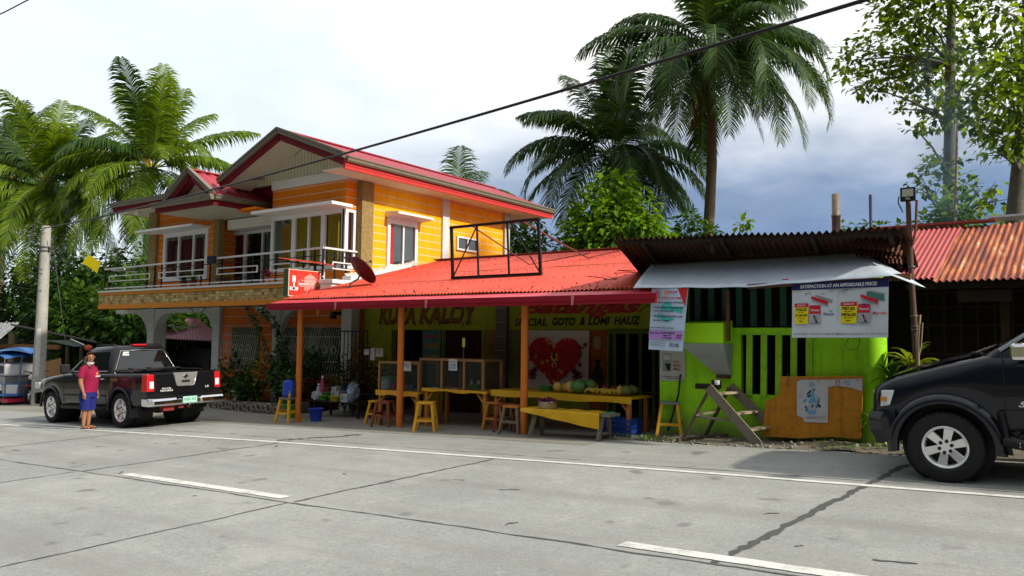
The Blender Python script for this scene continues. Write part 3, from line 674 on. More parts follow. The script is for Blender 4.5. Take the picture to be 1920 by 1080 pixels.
# mortar and white cement along the joint with the house
mm = MB(); q = random.Random(5)
def mfn(u, v):
    y = 12.35 + 2.4*u; z = roofz(y)
    return V((-13.7 + .36*v*(1-.4*u) + q.uniform(-.02, .02), y + q.uniform(-.02, .02), z + .17*(1-v)**2*(1-.5*u) + .02 + q.uniform(-.015, .02)))
mm.grid(mfn, 60, 5, sm=False); mm.build('mortar_joint', mat('rough_mortar', (.55, .52, .46), .9, var=.25, scale=9, dirt=.6, dirtcol=(.3, .12, .08), bump=.8), S)
MB().hexa([(-13.69, 12.3, 2.78), (-13.4, 12.3, 2.78), (-13.4, 14.3, 3.28), (-13.69, 14.3, 3.28), (-13.69, 12.3, 2.9), (-13.4, 12.3, 2.9), (-13.4, 14.3, 3.34), (-13.69, 14.3, 3.34)]).build('white_flashing', M_WHITE, S)
# walls
wl = MB(); WY = 13.0
wl.box((-13.7, WY, 1.68), (-5.25, WY+.15, 2.95)).box((-13.7, WY, -.8), (-12.75, WY+.15, 1.68)).box((-10.12, WY, -.8), (-9.0, WY+.15, 1.68)).box((-9.0, WY, -.8), (-7.1, WY+.15, 1.68))
wl.box((-11.78, WY+.02, -.8), (-11.2, WY+.12, 1.68)); wl.build('wall', M_OLIVE, S)
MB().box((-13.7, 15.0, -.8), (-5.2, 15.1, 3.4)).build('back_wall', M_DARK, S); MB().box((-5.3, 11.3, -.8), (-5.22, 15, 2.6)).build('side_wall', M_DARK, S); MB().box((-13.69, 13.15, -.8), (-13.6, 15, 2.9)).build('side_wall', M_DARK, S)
pl = MB().box((-9.69, WY-.10, -.6), (-9.41, WY, 2.9)); o = pl.build('pilaster', mat('grey_brown_pilaster', (.12, .10, .085), .8, var=.3, scale=10), S)
g = MB()
for k in range(8): g.box((-9.694, WY-.104, .1+.29*k), (-9.406, WY-.1, .112+.29*k))
g.build('groove', mat('groove_pale', (.3, .28, .25)), o)
c = MB().grid(lambda u, v: V((-11.2+1.1*u, WY+.1+.03*math.sin(u*50), -.1+1.77*v)), 100, 1); c.build('door_curtain', mat('brown_curtain', (.045, .014, .012), .9, var=.4, scale=6, stretch=(9, 9, .4)), S)
# green slats at the right end
sl_ = MB()
for i in range(7): x = -6.98 + i*.265; sl_.box((x, WY-.05, -.3), (x+.07, WY-.01, 1.66))
sl_.box((-7.1, WY-.06, 1.62), (-5.25, WY, 1.70)).box((-7.1, WY-.06, .55), (-5.25, WY-.055, .58)); sl_.build('slats', mat('dark_green_slat', (.07, .12, .012), .7, var=.25), S)
# painted wall lettering
M_INK = mat('black_lettering', (.014, .014, .008), .7); M_RUST = mat('rust_red_lettering', (.15, .06, .012), .7, var=.3, scale=6); M_RED = mat('red_lettering', (.30, .016, .012), .6)
q = random.Random(2); lm = MB()
def letters(mb, s, x0, x1, z0, z1, y, mi, shear=.25, bold=.02, lift=.003, rag=0):
    text(mb, s, (x0, y, z0), (1, 0, 0), (0, 0, 1), width=x1-x0, height=z1-z0, mi=mi, shear=shear, bold=bold, lift=lift, wobble=(lambda a: rag*math.sin(a*31)+rag*.6*math.sin(a*53+1)) if rag else None)
letters(lm, 'KUYA', -13.17, -12.02, 1.80, 2.24, WY, 1, .2, .05, .003, .022); letters(lm, 'KUYA', -13.14, -12.05, 1.83, 2.23, WY, 0, .2, .028, .006, .022)
letters(lm, 'KALOY', -11.90, -10.22, 1.80, 2.26, WY, 1, .2, .05, .003, .022); letters(lm, 'KALOY', -11.87, -10.25, 1.83, 2.25, WY, 0, .2, .028, .006, .022)
for i in range(26):  # ragged flame strokes below the letters
    x = -13.15 + i*.113 + q.uniform(-.02, .02); z = 1.80 + q.uniform(0, .05)
    if -12.0 < x < -11.9: continue
    lm.add([(x, WY-.0035, z+.03), (x+.035, WY-.0035, z+.03), (x+.005, WY-.0035, z-q.uniform(.03, .1))], [(0, 2, 1)], 1)
lm.build('lettering', [M_RUST, M_INK, M_RED], S); lm = MB()
letters(lm, 'Batangas', -9.14, -6.40, 1.93, 2.27, WY, 2, .45, .045)
lm.beam((-6.45, WY-.003, 2.03), (-6.22, WY-.003, 2.2), .04, .003, 2)
letters(lm, 'SPECIAL', -9.28, -8.48, 1.765, 1.925, WY, 1, .22, .03); letters(lm, 'GOTO', -8.36, -7.82, 1.775, 1.935, WY, 1, .22, .05)
letters(lm, '&', -7.72, -7.60, 1.78, 1.94, WY, 1, .22, .05); letters(lm, 'LOMI', -7.54, -7.06, 1.785, 1.945, WY, 1, .22, .05); letters(lm, 'HAUZ', -6.98, -6.42, 1.79, 1.95, WY, 1, .22, .05)
lm.build('lettering', [M_RUST, M_INK, M_RED], S)
# blue menu board between the doorways
sg = MB().box((-11.76, WY-.03, .45), (-11.24, WY, 1.68)).box((-11.77, WY-.035, .45), (-11.75, WY, 1.68)).box((-11.25, WY-.035, .45), (-11.23, WY, 1.68)); o = sg.build('menu_board', mat('teal_board', (.045, .13, .15), .6, var=.3, scale=5), S)
t = MB(); letters(t, 'LAING', -11.72, -11.28, 1.25, 1.42, WY-.03, 0, 0, .03); letters(t, 'GOTO', -11.72, -11.28, .96, 1.13, WY-.03, 0, 0, .03); letters(t, 'SPECIAL', -11.7, -11.3, 1.5, 1.58, WY-.03, 1, 0, .03); letters(t, 'BULALO', -11.7, -11.3, .74, .82, WY-.03, 1, 0, .03)
t.box((-11.74, WY-.034, 1.19), (-11.26, WY-.03, 1.20), 2); t.build('lettering', [mat('ochre_lettering', (.25, .22, .03)), MC['red_lettering'], M_INK], o)
# side murals
for (x0, x1, c) in ((-10.06, -9.72, (.20, .13, .02)), (-9.38, -9.06, (.12, .14, .03)), (-7.50, -7.13, (.26, .07, .012))):
    p = MB().box((x0, WY-.02, .2), (x1, WY, 1.69)); p.build('painted_panel', mat('mural_%d' % int(-x0*10), c, .7, var=.45, scale=4, dirt=.6, dirtcol=(.03, .05, .06)), S)
va = MB(); prof = [(.0, 0), (.06, 0), (.07, .06), (.13, .25), (.15, .42), (.12, .55), (.05, .66), (.045, .72), (.08, .78)]
pts = [(-7.315+a, WY-.023, .35+b) for a, b in prof] + [(-7.315-a, WY-.023, .35+b) for a, b in reversed(prof)]
va.poly(pts); va.poly([(-7.33+.09*math.cos(t), WY-.023, 1.45+.13*math.sin(t)) for t in [2*PI*i/12 for i in range(12)]], 1); va.build('vase_motif', [mat('vase_brown', (.03, .012, .008)), mat('motif_cream', (.3, .22, .12))], S)
# hanging plant hooks, ceiling lamp, orchid pots hung under the eave
for x in (-7.75, -11.0): MB().lathe((x, 12.0, 2.36), [(0, -.02), (.03, 0), (.03, .09), (.015, .14), (.015, .22)], 10).build('bulb', mat('bulb_white', (.6, .6, .55), .3), S)
gr = MB()
for i in range(8): x = -13.6 + i*.125; gr.box((x, 12.2, .1), (x+.015, 12.215, 1.66))
gr.box((-13.6, 12.2, 1.62), (-12.7, 12.22, 1.65)).box((-13.6, 12.2, .9), (-12.7, 12.22, .92)); gr.build('metal_grille', M_BLACK, S)

# heart tarpaulin
T = thing('heart_tarpaulin', 'white tarpaulin printed with a big red heart of flowers on the eatery wall', 'tarpaulin', (-8.22, 12.9, .5))
tp = MB().grid(lambda u, v: V((-8.98+1.5*u, 12.93-.02*math.sin(u*7)*math.sin(v*5), .52+1.16*v)), 14, 10); tp.build('sheet', mat('tarp_white', (.55, .51, .49), .7, var=.1, scale=3), T)
he = MB(); cx, cz = -8.24, 1.12
hp = [(cx + .036*16*math.sin(t)**3*1.05, 12.905, cz + .035*(13*math.cos(t)-5*math.cos(2*t)-2*math.cos(3*t)-math.cos(4*t))) for t in [2*PI*i/60 for i in range(60)]]
he.add([(cx, 12.905, cz)] + hp, [(0, i+1, (i+1) % 60+1) for i in range(60)])
q = random.Random(12)
def flower(x, z, r, mp, mc):
    for k in range(8):
        a = k*PI/4; he.poly([(x, 12.902, z), (x+r*math.cos(a-.3)*.8, 12.902, z+r*math.sin(a-.3)*.8), (x+r*math.cos(a), 12.902, z+r*math.sin(a)), (x+r*math.cos(a+.3)*.8, 12.902, z+r*math.sin(a+.3)*.8)], mp)
    he.poly([(x+r*.4*math.cos(t), 12.900, z+r*.4*math.sin(t)) for t in [2*PI*i/8 for i in range(8)]], mc)
for i in range(50):
    t = q.uniform(0, 2*PI); s = q.choice((1.0, .95, .98, .6, .75, .35))
    x = cx + .037*16*math.sin(t)**3*s; z = cz + .035*(13*math.cos(t)-5*math.cos(2*t)-2*math.cos(3*t)-math.cos(4*t))*s
    flower(x, z, q.uniform(.03, .05), q.choice((1, 1, 3, 3)), q.choice((2, 3)))
flower(cx, cz+.04, .1, 1, 2); flower(cx-.12, cz+.2, .07, 3, 2); flower(cx+.12, cz+.2, .07, 3, 2); flower(cx, cz-.12, .07, 1, 2)
for i in range(14):
    sx = q.choice((-1, 1)); flower(cx+sx*q.uniform(.5, .7), cz+q.uniform(-.4, .35), q.uniform(.025, .055), q.choice((2, 5)), 4)
for sx in (-1, 1): flower(cx+sx*.52, cz-.32, .12, 5, 4); flower(cx+sx*.45, cz-.22, .07, 5, 4)
he.build('heart_print', [mat('heart_red', (.42, .014, .022), .7, var=.25, scale=9), mat('petal_yellow', (.75, .58, .10)), mat('petal_darkred', (.17, .01, .02)), mat('petal_red', (.7, .03, .03)), mat('petal_dark', (.04, .015, .01)), mat('petal_wine', (.2, .012, .025))], T)

# satellite dish
D = thing('satellite_dish', 'maroon satellite dish on a bent arm at the corner of the red roof', 'satellite dish', at(655, 548, Y=11.4))
dc = at(678, 509, Y=11.55); dn = (V((.69, .72, 0))*.66 + V((0, 0, 1))*.66 + V((-.72, .69, 0))*.36).normalized(); du = dn.cross(V((0, 1, .1))).normalized(); dv = dn.cross(du)
ds = MB(); vs = []; RD = .36
for i in range(9):
    rr = RD*i/8
    for j in range(36): t = 2*PI*j/36; vs.append(dc + du*rr*math.cos(t) + dv*rr*math.sin(t) + dn*(.10*(rr/RD)**2 - .05))
ds.add(vs, [(i*36+j, i*36+(j+1) % 36, (i+1)*36+(j+1) % 36, (i+1)*36+j) for i in range(8) for j in range(36)], 0, True)
o = ds.build('reflector', mat('dish_maroon', (.085, .012, .018), .5, var=.15), D); so_ = o.modifiers.new('thickness', 'SOLIDIFY'); so_.thickness = .01
b0 = D.location
ds = MB().tube([b0 + V((0, 0, -.05)), b0 + V((.02, 0, .18)), b0.lerp(dc, .6) + V((.05, 0, .02)), dc - dn*.05], .02, 8); ds.box(b0 + V((-.12, -.12, -.06)), b0 + V((.12, .12, -.03))).beam(b0+V((-.1,0,-.04)), b0+V((.02,0,.15)), .02).beam(b0+V((.1,.06,-.04)), b0+V((.02,0,.15)), .02)
ds.build('mount', mat('grey_steel', (.12, .12, .12), .4, .5), D)
ds = MB().tube([dc + du*.3 + dn*.05, dc + dn*.34 + du*.05], .008, 6); ds.lathe(dc + dn*.34 + du*.05, [(.0, -.03), (.03, -.03), (.03, .03), (0, .03)], 10); ds.build('feed_arm', mat('grey_steel', (.12, .12, .12)), D)

# red light box sign
SX = -13.95
c1, c2, c3, c4 = at(541, 503, X=SX), at(601, 510, X=SX), at(601, 559, X=SX), at(540, 555, X=SX)
sy0, sy1, sz0, sz1 = c1.y, c2.y, (c3.z+c4.z)/2, (c1.z+c2.z)/2
B = thing('lightbox_sign', 'red square sign with white pot and bottle emblem on a post by the balcony', 'sign', (SX, sy0, sz0))
bx = MB().box((SX-.16, sy0, sz0), (SX, sy1, sz1)); bx.build('box', mat('sign_green_side', (.05, .11, .04), .6, var=.3, scale=8), B)
bx = MB().box((SX, sy0+.015, sz0+.015), (SX+.006, sy1-.015, sz1-.015)); bx.build('face', mat('sign_red', (.72, .035, .02), .45, var=.08), B)
bx = MB()
for (a, b_, c, d) in ((sy0, sy1, sz0, sz0+.018), (sy0, sy1, sz1-.018, sz1), (sy0, sy0+.018, sz0+.018, sz1-.018), (sy1-.018, sy1, sz0+.018, sz1-.018)): bx.box((SX, a, c), (SX+.012, b_, d))
bx.build('frame', mat('sign_rim', (.6, .5, .42), .5), B)
sw, sh = sy1-sy0, sz1-sz0
def SP(u, v): return (SX+.0085, sy0+u*sw, sz0+v*sh)
em = MB()
em.poly([SP(.12, .52), SP(.22, .52), SP(.22, .76), (SP(.12, .76))]); em.poly([SP(.15, .25), SP(.19, .25), SP(.19, .56), SP(.15, .56)])
for k in range(5): em.poly([SP(.04+.045*k, .25+.03*(k % 2)), SP(.10+.045*k, .22), SP(.12+.045*k, .33), SP(.06+.045*k, .36)])
em.poly([SP(.30, .3), SP(.305, .3), SP(.305, .62), SP(.30, .62)])
em.poly([SP(.50, .52), SP(.84, .52), SP(.84, .67), SP(.50, .67)], 1); em.poly([SP(.45, .685), SP(.88, .685), SP(.78, .80), SP(.67, .84), (SP(.56, .80))], 1)
em.poly([SP(.64, .83), SP(.70, .83), SP(.70, .88), SP(.64, .88)], 1); em.poly([SP(.38, .60), SP(.50, .58), SP(.50, .62), SP(.38, .64)], 1); em.poly([SP(.84, .58), SP(.92, .58), SP(.92, .61), SP(.84, .62)], 1)
for k, (u, d) in enumerate(((.50, .22), (.57, .18), (.63, .27), (.72, .3), (.80, .26))): em.poly([SP(u, .46), SP(u, d), SP(u+.045, d+.05), SP(u+.06, .46)], 1)
text(em, 'BATSKART KITCHEN', SP(.33, .44), (0, 1, 0), (0, 0, 1), width=sw*.65, height=sh*.075, mi=0, bold=.04)
text(em, 'Bulalo Goto Lomi House', SP(.37, .385), (0, 1, 0), (0, 0, 1), width=sw*.5, height=sh*.03, mi=0, bold=.02)
em.build('emblem', [mat('sign_white', (.8, .78, .76)), mat('sign_pink', (.78, .30, .27))], B)
bx = MB().box((SX-.10, sy1+.0, 2.0), (SX-.02, sy1+.07, sz1-.25)); bx.build('post', mat('orange_post', (.40, .12, .02), .6, var=.2), B)
bx = MB().box((SX-.06, sy1+.08, sz1-.6), (SX-.0, sy1+.13, sz1+.3)); bx.build('upright', mat('pale_pipe', (.5, .52, .55), .4), B)
a1, a2 = at(541, 489, X=SX), at(612, 496, X=SX)
bx = MB().corr((SX+.22, a1.y-.05, a1.z), (SX+.22, a2.y+.1, a1.z-.02), (SX-.3, a2.y+.1, a1.z+.08), (SX-.3, a1.y-.05, a1.z+.08), 12, .010, 1); bx.build('canopy', M_REDSHEET, B)
bx = MB().beam((SX-.05, a1.y, a1.z-.01), (SX-.05, a2.y, a1.z-.02), .03).beam((SX-.03, sy0+.1, sz1), (SX-.05, sy0+.1, a1.z), .015).beam((SX-.03, sy1-.1, sz1), (SX-.05, sy1-.1, a1.z), .015); bx.build('canopy_bracket', M_BLACK, B)

# empty billboard frame on the roof
Fm = thing('billboard_frame', 'empty black steel frame with diagonal braces standing on the red roof', 'frame', (-9.05, 12.0, roofz(12)))
fx0, fx1, fy, fz0, fz1 = -10.10, -7.98, 12.0, roofz(12)+.035, 3.74
fr = MB(); sk = -.06
for x0 in (fx0, fx1): fr.beam((x0, fy, fz0), (x0+sk, fy, fz1), .05, .05)
fr.beam((fx0-.03, fy, fz0), (fx1+.03, fy, fz0), .06, .05).beam((fx0+sk-.03, fy, fz1), (fx1+sk+.03, fy, fz1), .06, .05); fr.build('frame_bar', M_BLACK, Fm)
fr = MB()
for u in (.31, .66): MB().beam((fx0+(fx1-fx0)*u, fy, fz0), (fx0+(fx1-fx0)*u+sk, fy, fz1), .03).build('upright', M_BLACK, Fm)
MB().beam((fx0, fy, fz0), (fx0+.28*2.1, fy+.02, fz1), .02).build('brace', M_BLACK, Fm); MB().beam((fx1, fy, fz0), (fx0+.66*2.1, fy+.02, fz1), .02).build('brace', M_BLACK, Fm)
fr = MB(); fr.beam((fx0+.45, fy+.02, fz1), (fx0+.9, 13.4, roofz(13.4)+.03), .02).beam((fx1-.45, fy+.02, fz1), (fx1-.1, 13.9, roofz(13.9)+.03), .025).beam((fx0+.9, 13.4, roofz(13.4)+.03), (fx0+1.6, 14.7, roofz(14.7)+.03), .02).beam((fx1-.1, 13.9, roofz(13.9)+.03), (fx1+.2, 15, roofz(15)+.03), .02)
fr.build('back_stay', mat('rust_red_steel', (.14, .03, .025), .6), Fm)
wm = MB(); q = random.Random(31)
for k in range(3):
    x = -5.9 + .35*k; pts = [(x+q.uniform(-.25, .25), 10.5+q.uniform(0, .5), roofz(10.9)+.03+q.uniform(0, .16)) for _ in range(7)]; wm.tube(pts, .006, 5)
tag(wm.build('loose_wire', M_BLACK, None, (-5.6, 10.8, 2.4)), 'tangle of loose dark wire lying on the red roof edge', 'wire')

# yellow sheet tied to the balcony corner
YS = [at(165, 477, Y=11.7), at(191, 493, Y=11.7), at(184, 512, Y=11.7), at(154, 494, Y=11.7)]
ym = MB().grid(lambda u, v: YS[3].lerp(YS[2], u).lerp(YS[0].lerp(YS[1], u), v) + V((0, .03*math.sin(u*5), 0)), 8, 5)
tag(ym.build('yellow_flag', leafmat('yellow_cloth', (.92, .80, .02), (.95, .84, .03), .6, .7), None, YS[3]), 'bright yellow cloth sheet tied at the left end of the balcony rail', 'flag')
# ------------------------------------------------------------------ furniture and goods in front of the eatery
M_YELW = mat('yellow_painted_wood', (.64, .33, .02), .55, var=.25, scale=8, dirt=.35, dirtcol=(.22, .10, .02))
M_ORW = mat('orange_painted_wood', (.45, .17, .03), .6, var=.25, scale=8, dirt=.35, dirtcol=(.15, .06, .02))
M_BRW = mat('red_brown_wood', (.20, .05, .025), .6, var=.3, scale=8)
M_OLDW = mat('weathered_wood', (.17, .145, .11), .85, var=.35, scale=6, stretch=(8, 8, 1), bump=.4, bscale=30)
M_RAWW = mat('varnished_lath', (.26, .13, .05), .6, var=.25, scale=8)
M_YCL = mat('yellow_table_cloth', (.56, .32, .012), .45, var=.15, scale=3)
def stool(name, label, p, rot, top, legm, h=.50, s=.145, group='wooden stools at the eatery', sp=.065):
    t = thing(name, label, 'stool', (0, 0, 0), group); c = MB().box((-s, -s, h-.035), (s, s, h)); c.build('seat', top, t, bevel=.006)
    for sx in (-1, 1):
        for sy in (-1, 1): MB().beam((sx*(s-.03), sy*(s-.03), h-.035), (sx*(s-.03+sp), sy*(s-.03+sp), 0), .042, .042).build('leg', legm, t)
    k = s-.03+sp*.62
    MB().box((-k, -k-.012, .17), (k, -k+.012, .21)).box((-k, k-.012, .17), (k, k+.012, .21)).box((-k-.012, -k, .21), (-k+.012, k, .25)).box((k-.012, -k, .21), (k+.012, k, .25)).build('stretcher', legm, t)
    t.location = p; t.rotation_euler.z = rot; return t
def px_stool(px, py, Y=None):
    p = gat(px, py); return p
stool('wooden_stool', 'yellow stool carrying the blue water container', G(-12.85, 10.22), .12, M_OLDW, M_YELW)
stool('wooden_stool', 'red stool with dark bundle under the leftmost table, beside the orange post', G(-10.35, 10.42), .3, M_BRW, M_BRW, .46)
stool('wooden_stool', 'yellow stool tucked behind the left leg of the leftmost table', G(-10.85, 10.75), .2, M_YELW, M_YELW, .44)
stool('wooden_stool', 'bright yellow stool standing alone before the glass case table', G(-9.05, 10.10), .55, M_YELW, M_YELW, .50)
stool('wooden_stool', 'tan stool under the left end of the fruit table', G(-8.02, 10.75), .2, M_ORW, M_ORW, .47)
stool('wooden_stool', 'red brown stool, middle of three under the fruit table', G(-7.72, 10.62), .4, M_BRW, M_BRW, .46)
stool('wooden_stool', 'brown stool just left of the right hand orange post', G(-7.42, 10.42), .1, M_ORW, M_OLDW, .45)
stool('wooden_stool', 'yellow stool with grey top against the lime green wall', G(-4.93, 10.95), .35, mat('grey_painted_top', (.2, .2, .19), .6), M_YELW, .52)
def table(name, label, x0, x1, y0, y1, zt, topm, legm, skirt=.09, legs=None, group=None):
    t = thing(name, label, 'table', G((x0+x1)/2, (y0+y1)/2), group)
    MB().box((x0, y0, zt-.03), (x1, y1, zt)).build('tabletop', topm, t)
    sk = MB(); n = 24
    sk.grid(lambda u, v: V((x0-.005+(x1-x0+.01)*u, y0-.012-.006*math.sin(u*40)*(1-v), zt+.004-(skirt+.012*math.sin(u*13))*(1-v))), n, 2); sk.build('cloth_edge', topm, t)
    for (lx, ly) in legs or ((x0+.07, y0+.06), (x1-.07, y0+.06), (x0+.07, y1-.06), (x1-.07, y1-.06)):
        MB().box((lx-.03, ly-.03, gz(lx, ly)), (lx+.03, ly+.03, zt-.03)).build('leg', legm, t)
    br = MB().beam((x0+.08, y0+.05, zt-.22), (x0+.24, y0+.05, zt-.04), .03).beam((x1-.08, y0+.05, zt-.22), (x1-.24, y0+.05, zt-.04), .03); br.build('corner_brace', legm, t); return t
TZ1 = at(745, 733, Y=10.6).z; TZ2 = at(850, 731, Y=10.6).z; TZ3 = at(1040, 738, Y=10.6).z
a, b = at(705, 738, Y=10.55).x, at(784, 738, Y=10.55).x
table('wooden_table', 'short yellow topped table behind the middle orange post', a, b, 10.55, 11.25, TZ1, M_YELW, M_ORW)
c, d = at(790, 738, Y=10.6).x, at(911, 738, Y=10.6).x
table('wooden_table', 'yellow topped table carrying the empty glass display case', c, d, 10.62, 11.3, TZ2, M_YELW, M_ORW, .05)
e, f_ = at(918, 740, Y=10.6).x, at(1181, 748, Y=10.6).x
table('wooden_table', 'long table under yellow plastic cloth, set with fruit', e, f_, 10.65, 11.35, TZ3, M_YCL, M_ORW, .10)
def case(name, label, x0, x1, y0, y1, z0, z1, mids=()):
    t = thing(name, label, 'display case', ((x0+x1)/2, (y0+y1)/2, z0)); k = .022
    m = MB()
    for x in (x0, x1, *mids):
        for y in (y0, y1): m.box((x-k, y-k, z0), (x+k, y+k, z1-.04))
    for y in (y0, y1): m.box((x0-k, y-k, z1-.04), (x1+k, y+k, z1))
    for x in (x0, x1): m.box((x-k+.002, y0+k, z1-.038), (x+k-.002, y1-k, z1-.002))
    m.build('frame', M_RAWW, t); 
    for y in (y0, y1): MB().box((x0+k, y-.003, z0+.01), (x1-k, y+.003, z1-.04)).build('pane', glass('case_glass', (.02, .03, .035)), t)
    return t
zt1 = at(745, 678, Y=10.6).z; zt2 = at(850, 673, Y=10.65).z
case('display_case', 'lath framed case on the leftmost table with a white note', a+.02, b-.05, 10.62, 11.15, TZ1+.001, zt1, ((a+b)/2+.1,))
case('display_case', 'wide lath framed glass case on the middle table', at(787, 738, Y=10.66).x, d-.12, 10.68, 11.2, TZ2+.001, zt2, (at(827, 738, Y=10.66).x, at(869, 738, Y=10.66).x))
M_PAPER = mat('note_paper', (.55, .53, .52), .8, var=.05)
def note(px, py, w, h, Y, lines, label, inkm=None):
    p = at(px, py, Y=Y); m = MB().grid(lambda u, v: V((p.x-w/2+w*u, p.y-.008-.01*math.sin(v*2)*u, p.z-h/2+h*v)), 5, 4)
    t = thing('paper_note', label, 'note', p); m.build('paper', M_PAPER, t); k = MB()
    for i, s in enumerate(lines): text(k, s, (p.x-w*.36, p.y-.022, p.z+h*.18-i*h*.27), (1, 0, 0), (0, 0, 1), width=w*.72, height=h*.17, bold=.015)
    k.build('lettering', inkm or mat('ink_mauve', (.18, .10, .30)), t); return t
note(764, 687, .21, .17, 10.58, ('Bawal', 'Utang'), 'white note taped to the case behind the middle post')
note(850, 684, .20, .20, 10.62, ('GOTO', 'LOMI', 'SERVED'), 'white handwritten note hung on the wide glass case', mat('ink_blue', (.08, .12, .4)))
note(712, 661, .22, .17, 11.8, ('MENU', 'TODAY'), 'white sheet with red writing hung left of the first case', mat('ink_red', (.4, .05, .05)))
note(699, 664, .14, .26, 11.85, (), 'blank grey card hung between two papers at left')
note(688, 660, .16, .12, 11.82, ('8',), 'small cream and green card hung at far left of the papers', mat('ink_green', (.05, .25, .08)))
# stick with a yellow tag on the case
p = at(869, 672, Y=10.7); m = MB().tube([p, p+V((0, 0, .2))], .005, 6); tg = thing('price_stick', 'thin stick with yellow tag standing on the glass case', 'tag', p); m.build('stick', M_RAWW, tg); MB().box(p+V((-.03, -.004, .2)), p+V((.03, .004, .36))).build('tag', mat('tag_yellow', (.5, .5, .08)), tg)
def pot(name, label, cat, c, prof, m, n=18, group=None, squash=(1, 1)):
    o = MB().lathe(c, prof, n, squash=squash).build(name, m, None, c); return tag(o, label, cat, group)
def basin(name, label, c, r, h, m, cat='basin', group=None): return pot(name, label, cat, c, [(r*.72, 0), (r*.78, .01), (r, h), (r*1.06, h), (r*1.06, h+.008), (r*.97, h+.008), (r*.72, .012), (0, .012)], m, 20, group)
M_GRP = mat('green_plastic', (.07, .26, .06), .35, var=.08); M_BLP = mat('blue_plastic', (.02, .06, .42), .35, var=.1); M_STEEL = mat('dented_aluminium', (.40, .40, .41), .35, .8, var=.15, scale=9)
def onT(px, Y, z): p = at(px, 740, Y=Y); return V((p.x, p.y, z))
basin('plastic_basin', 'green plastic basin at the right end of the glass case', onT(889, 10.95, TZ2), .13, .075, M_GRP)
basin('plastic_basin', 'green plastic basin left of the melons on the fruit table', onT(1025, 11.0, TZ3+.004), .13, .08, M_GRP)
tb = thing('lidded_tub', 'clear plastic tub with green lid and handle in the first case', 'tub', onT(726, 10.85, TZ1))
cc = tb.location; MB().box(cc+V((-.13, -.1, .004)), cc+V((.13, .1, .2))).build('body', mat('clear_plastic', (.30, .36, .42), .25, var=.1), tb, bevel=.02); MB().box(cc+V((-.145, -.115, .2)), cc+V((.145, .115, .235))).build('lid', mat('lid_green', (.10, .40, .14), .4), tb, bevel=.01)
MB().tube([cc+V((-.14, -.118, .19)), cc+V((-.08, -.14, .13)), cc+V((0, -.145, .12)), cc+V((.08, -.14, .14)), cc+V((.12, -.118, .2))], .008, 6).build('handle', M_WHITE, tb)
for px, m, nm in ((738, 'pink', (.55, .04, .16)), (757, 'magenta', (.42, .02, .2)), (762, 'pink', (.5, .05, .15)), (771, 'blue', (.05, .14, .45))):
    pot('plastic_cup', {738: 'pink plastic cup just right of the clear tub', 757: 'magenta cup just right of the middle post', 762: 'pink cup between the magenta and blue cups', 771: 'blue plastic cup at the right of the pink cups'}[px], 'cup', onT(px, 10.85+.02*(px % 3), TZ1), [(.035, 0), (.045, .11), (.042, .11), (.033, .01), (0, .01)], mat('cup_'+m, nm, .35), 12)
for px in (818, 855): pot('saucer', 'white saucer on the middle table near its %s' % ('left post' if px == 818 else 'centre'), 'plate', onT(px, 10.72, TZ2), [(.03, 0), (.07, .012), (.068, .015), (0, .006)], M_WHITE, 14)
for i, px in enumerate((884, 897)):
    pot('sauce_bottle', 'small white condiment jar, %s of two above the green basin' % ('left' if not i else 'right'), 'jar', onT(px, 11.1, TZ2+.06), [(.03, 0), (.032, .06), (.02, .085), (.02, .1), (0, .1)], mat('jar_white', (.5, .5, .5), .4), 12)
# fruit
M_MEL = mat('yellow_melon', (.48, .34, .07), .6, var=.2, scale=14); M_BAN = mat('banana_skin', (.46, .33, .04), .55, var=.3, scale=18, dirt=.5, dirtcol=(.06, .04, .01)); M_PUM = mat('squash_skin', (.11, .14, .04), .6, var=.4, scale=9); M_PAP = mat('papaya_skin', (.42, .22, .04), .55, var=.3, scale=9)
def mat_watermelon():
    m, nt_, b_ = _nt('watermelon_skin'); co = coords(nt_); w_ = N(nt_, 'ShaderNodeTexWave', bands_direction='X'); w_.inputs['Scale'].default_value = 9; w_.inputs['Distortion'].default_value = 5; L(nt_, co, w_.inputs[0])
    L(nt_, ramp(nt_, w_.outputs[1], [(.25, (.015, .06, .012)), (.6, (.10, .25, .05))]), b_.inputs['Base Color']); b_.inputs['Roughness'].default_value = .4; return m
M_WM = mat_watermelon()
def fruit(name, label, px, Y, r, m, sc=(1, 1, 1), cat='fruit', group=None, dx=0):
    c = onT(px, Y, TZ3+.006 + r*sc[2]); c.x += dx
    t = thing(name, label, cat, c, group); MB().ball(c, r, 16, 10, sc=sc).build('skin', m, t); MB().tube([c+V((0, 0, r*sc[2]*.95)), c+V((.01, 0, r*sc[2]+.025))], .008, 6).build('stem', M_BRW, t); return t
fruit('melon', 'round yellow melon, leftmost of three by the green basin', 1046, 10.9, .085, M_MEL, (1, 1, .98)); fruit('melon', 'smaller yellow melon between two larger ones', 1060, 10.98, .075, M_MEL); fruit('melon', 'large yellow melon touching the striped watermelon', 1071, 10.85, .098, M_MEL)
fruit('watermelon', 'striped dark green watermelon in the middle of the fruit table', 1085, 10.82, .125, M_WM, (1.12, 1, .92)); fruit('watermelon', 'second pale green melon behind the bananas', 1107, 11.1, .115, mat('pale_green_melon', (.12, .22, .05), .5, var=.3), (1, 1, .95))
fruit('papaya', 'orange papaya right of the bananas', 1162, 10.85, .07, M_PAP, (.85, .85, 1.15)); fruit('squash', 'dark green squash beside the papaya', 1172, 10.9, .1, M_PUM, (1.1, 1, .8)); fruit('squash', 'dark squash at the right end of the fruit table', 1184, 11.1, .1, M_PUM, (1.1, 1, .8))
q = random.Random(6)
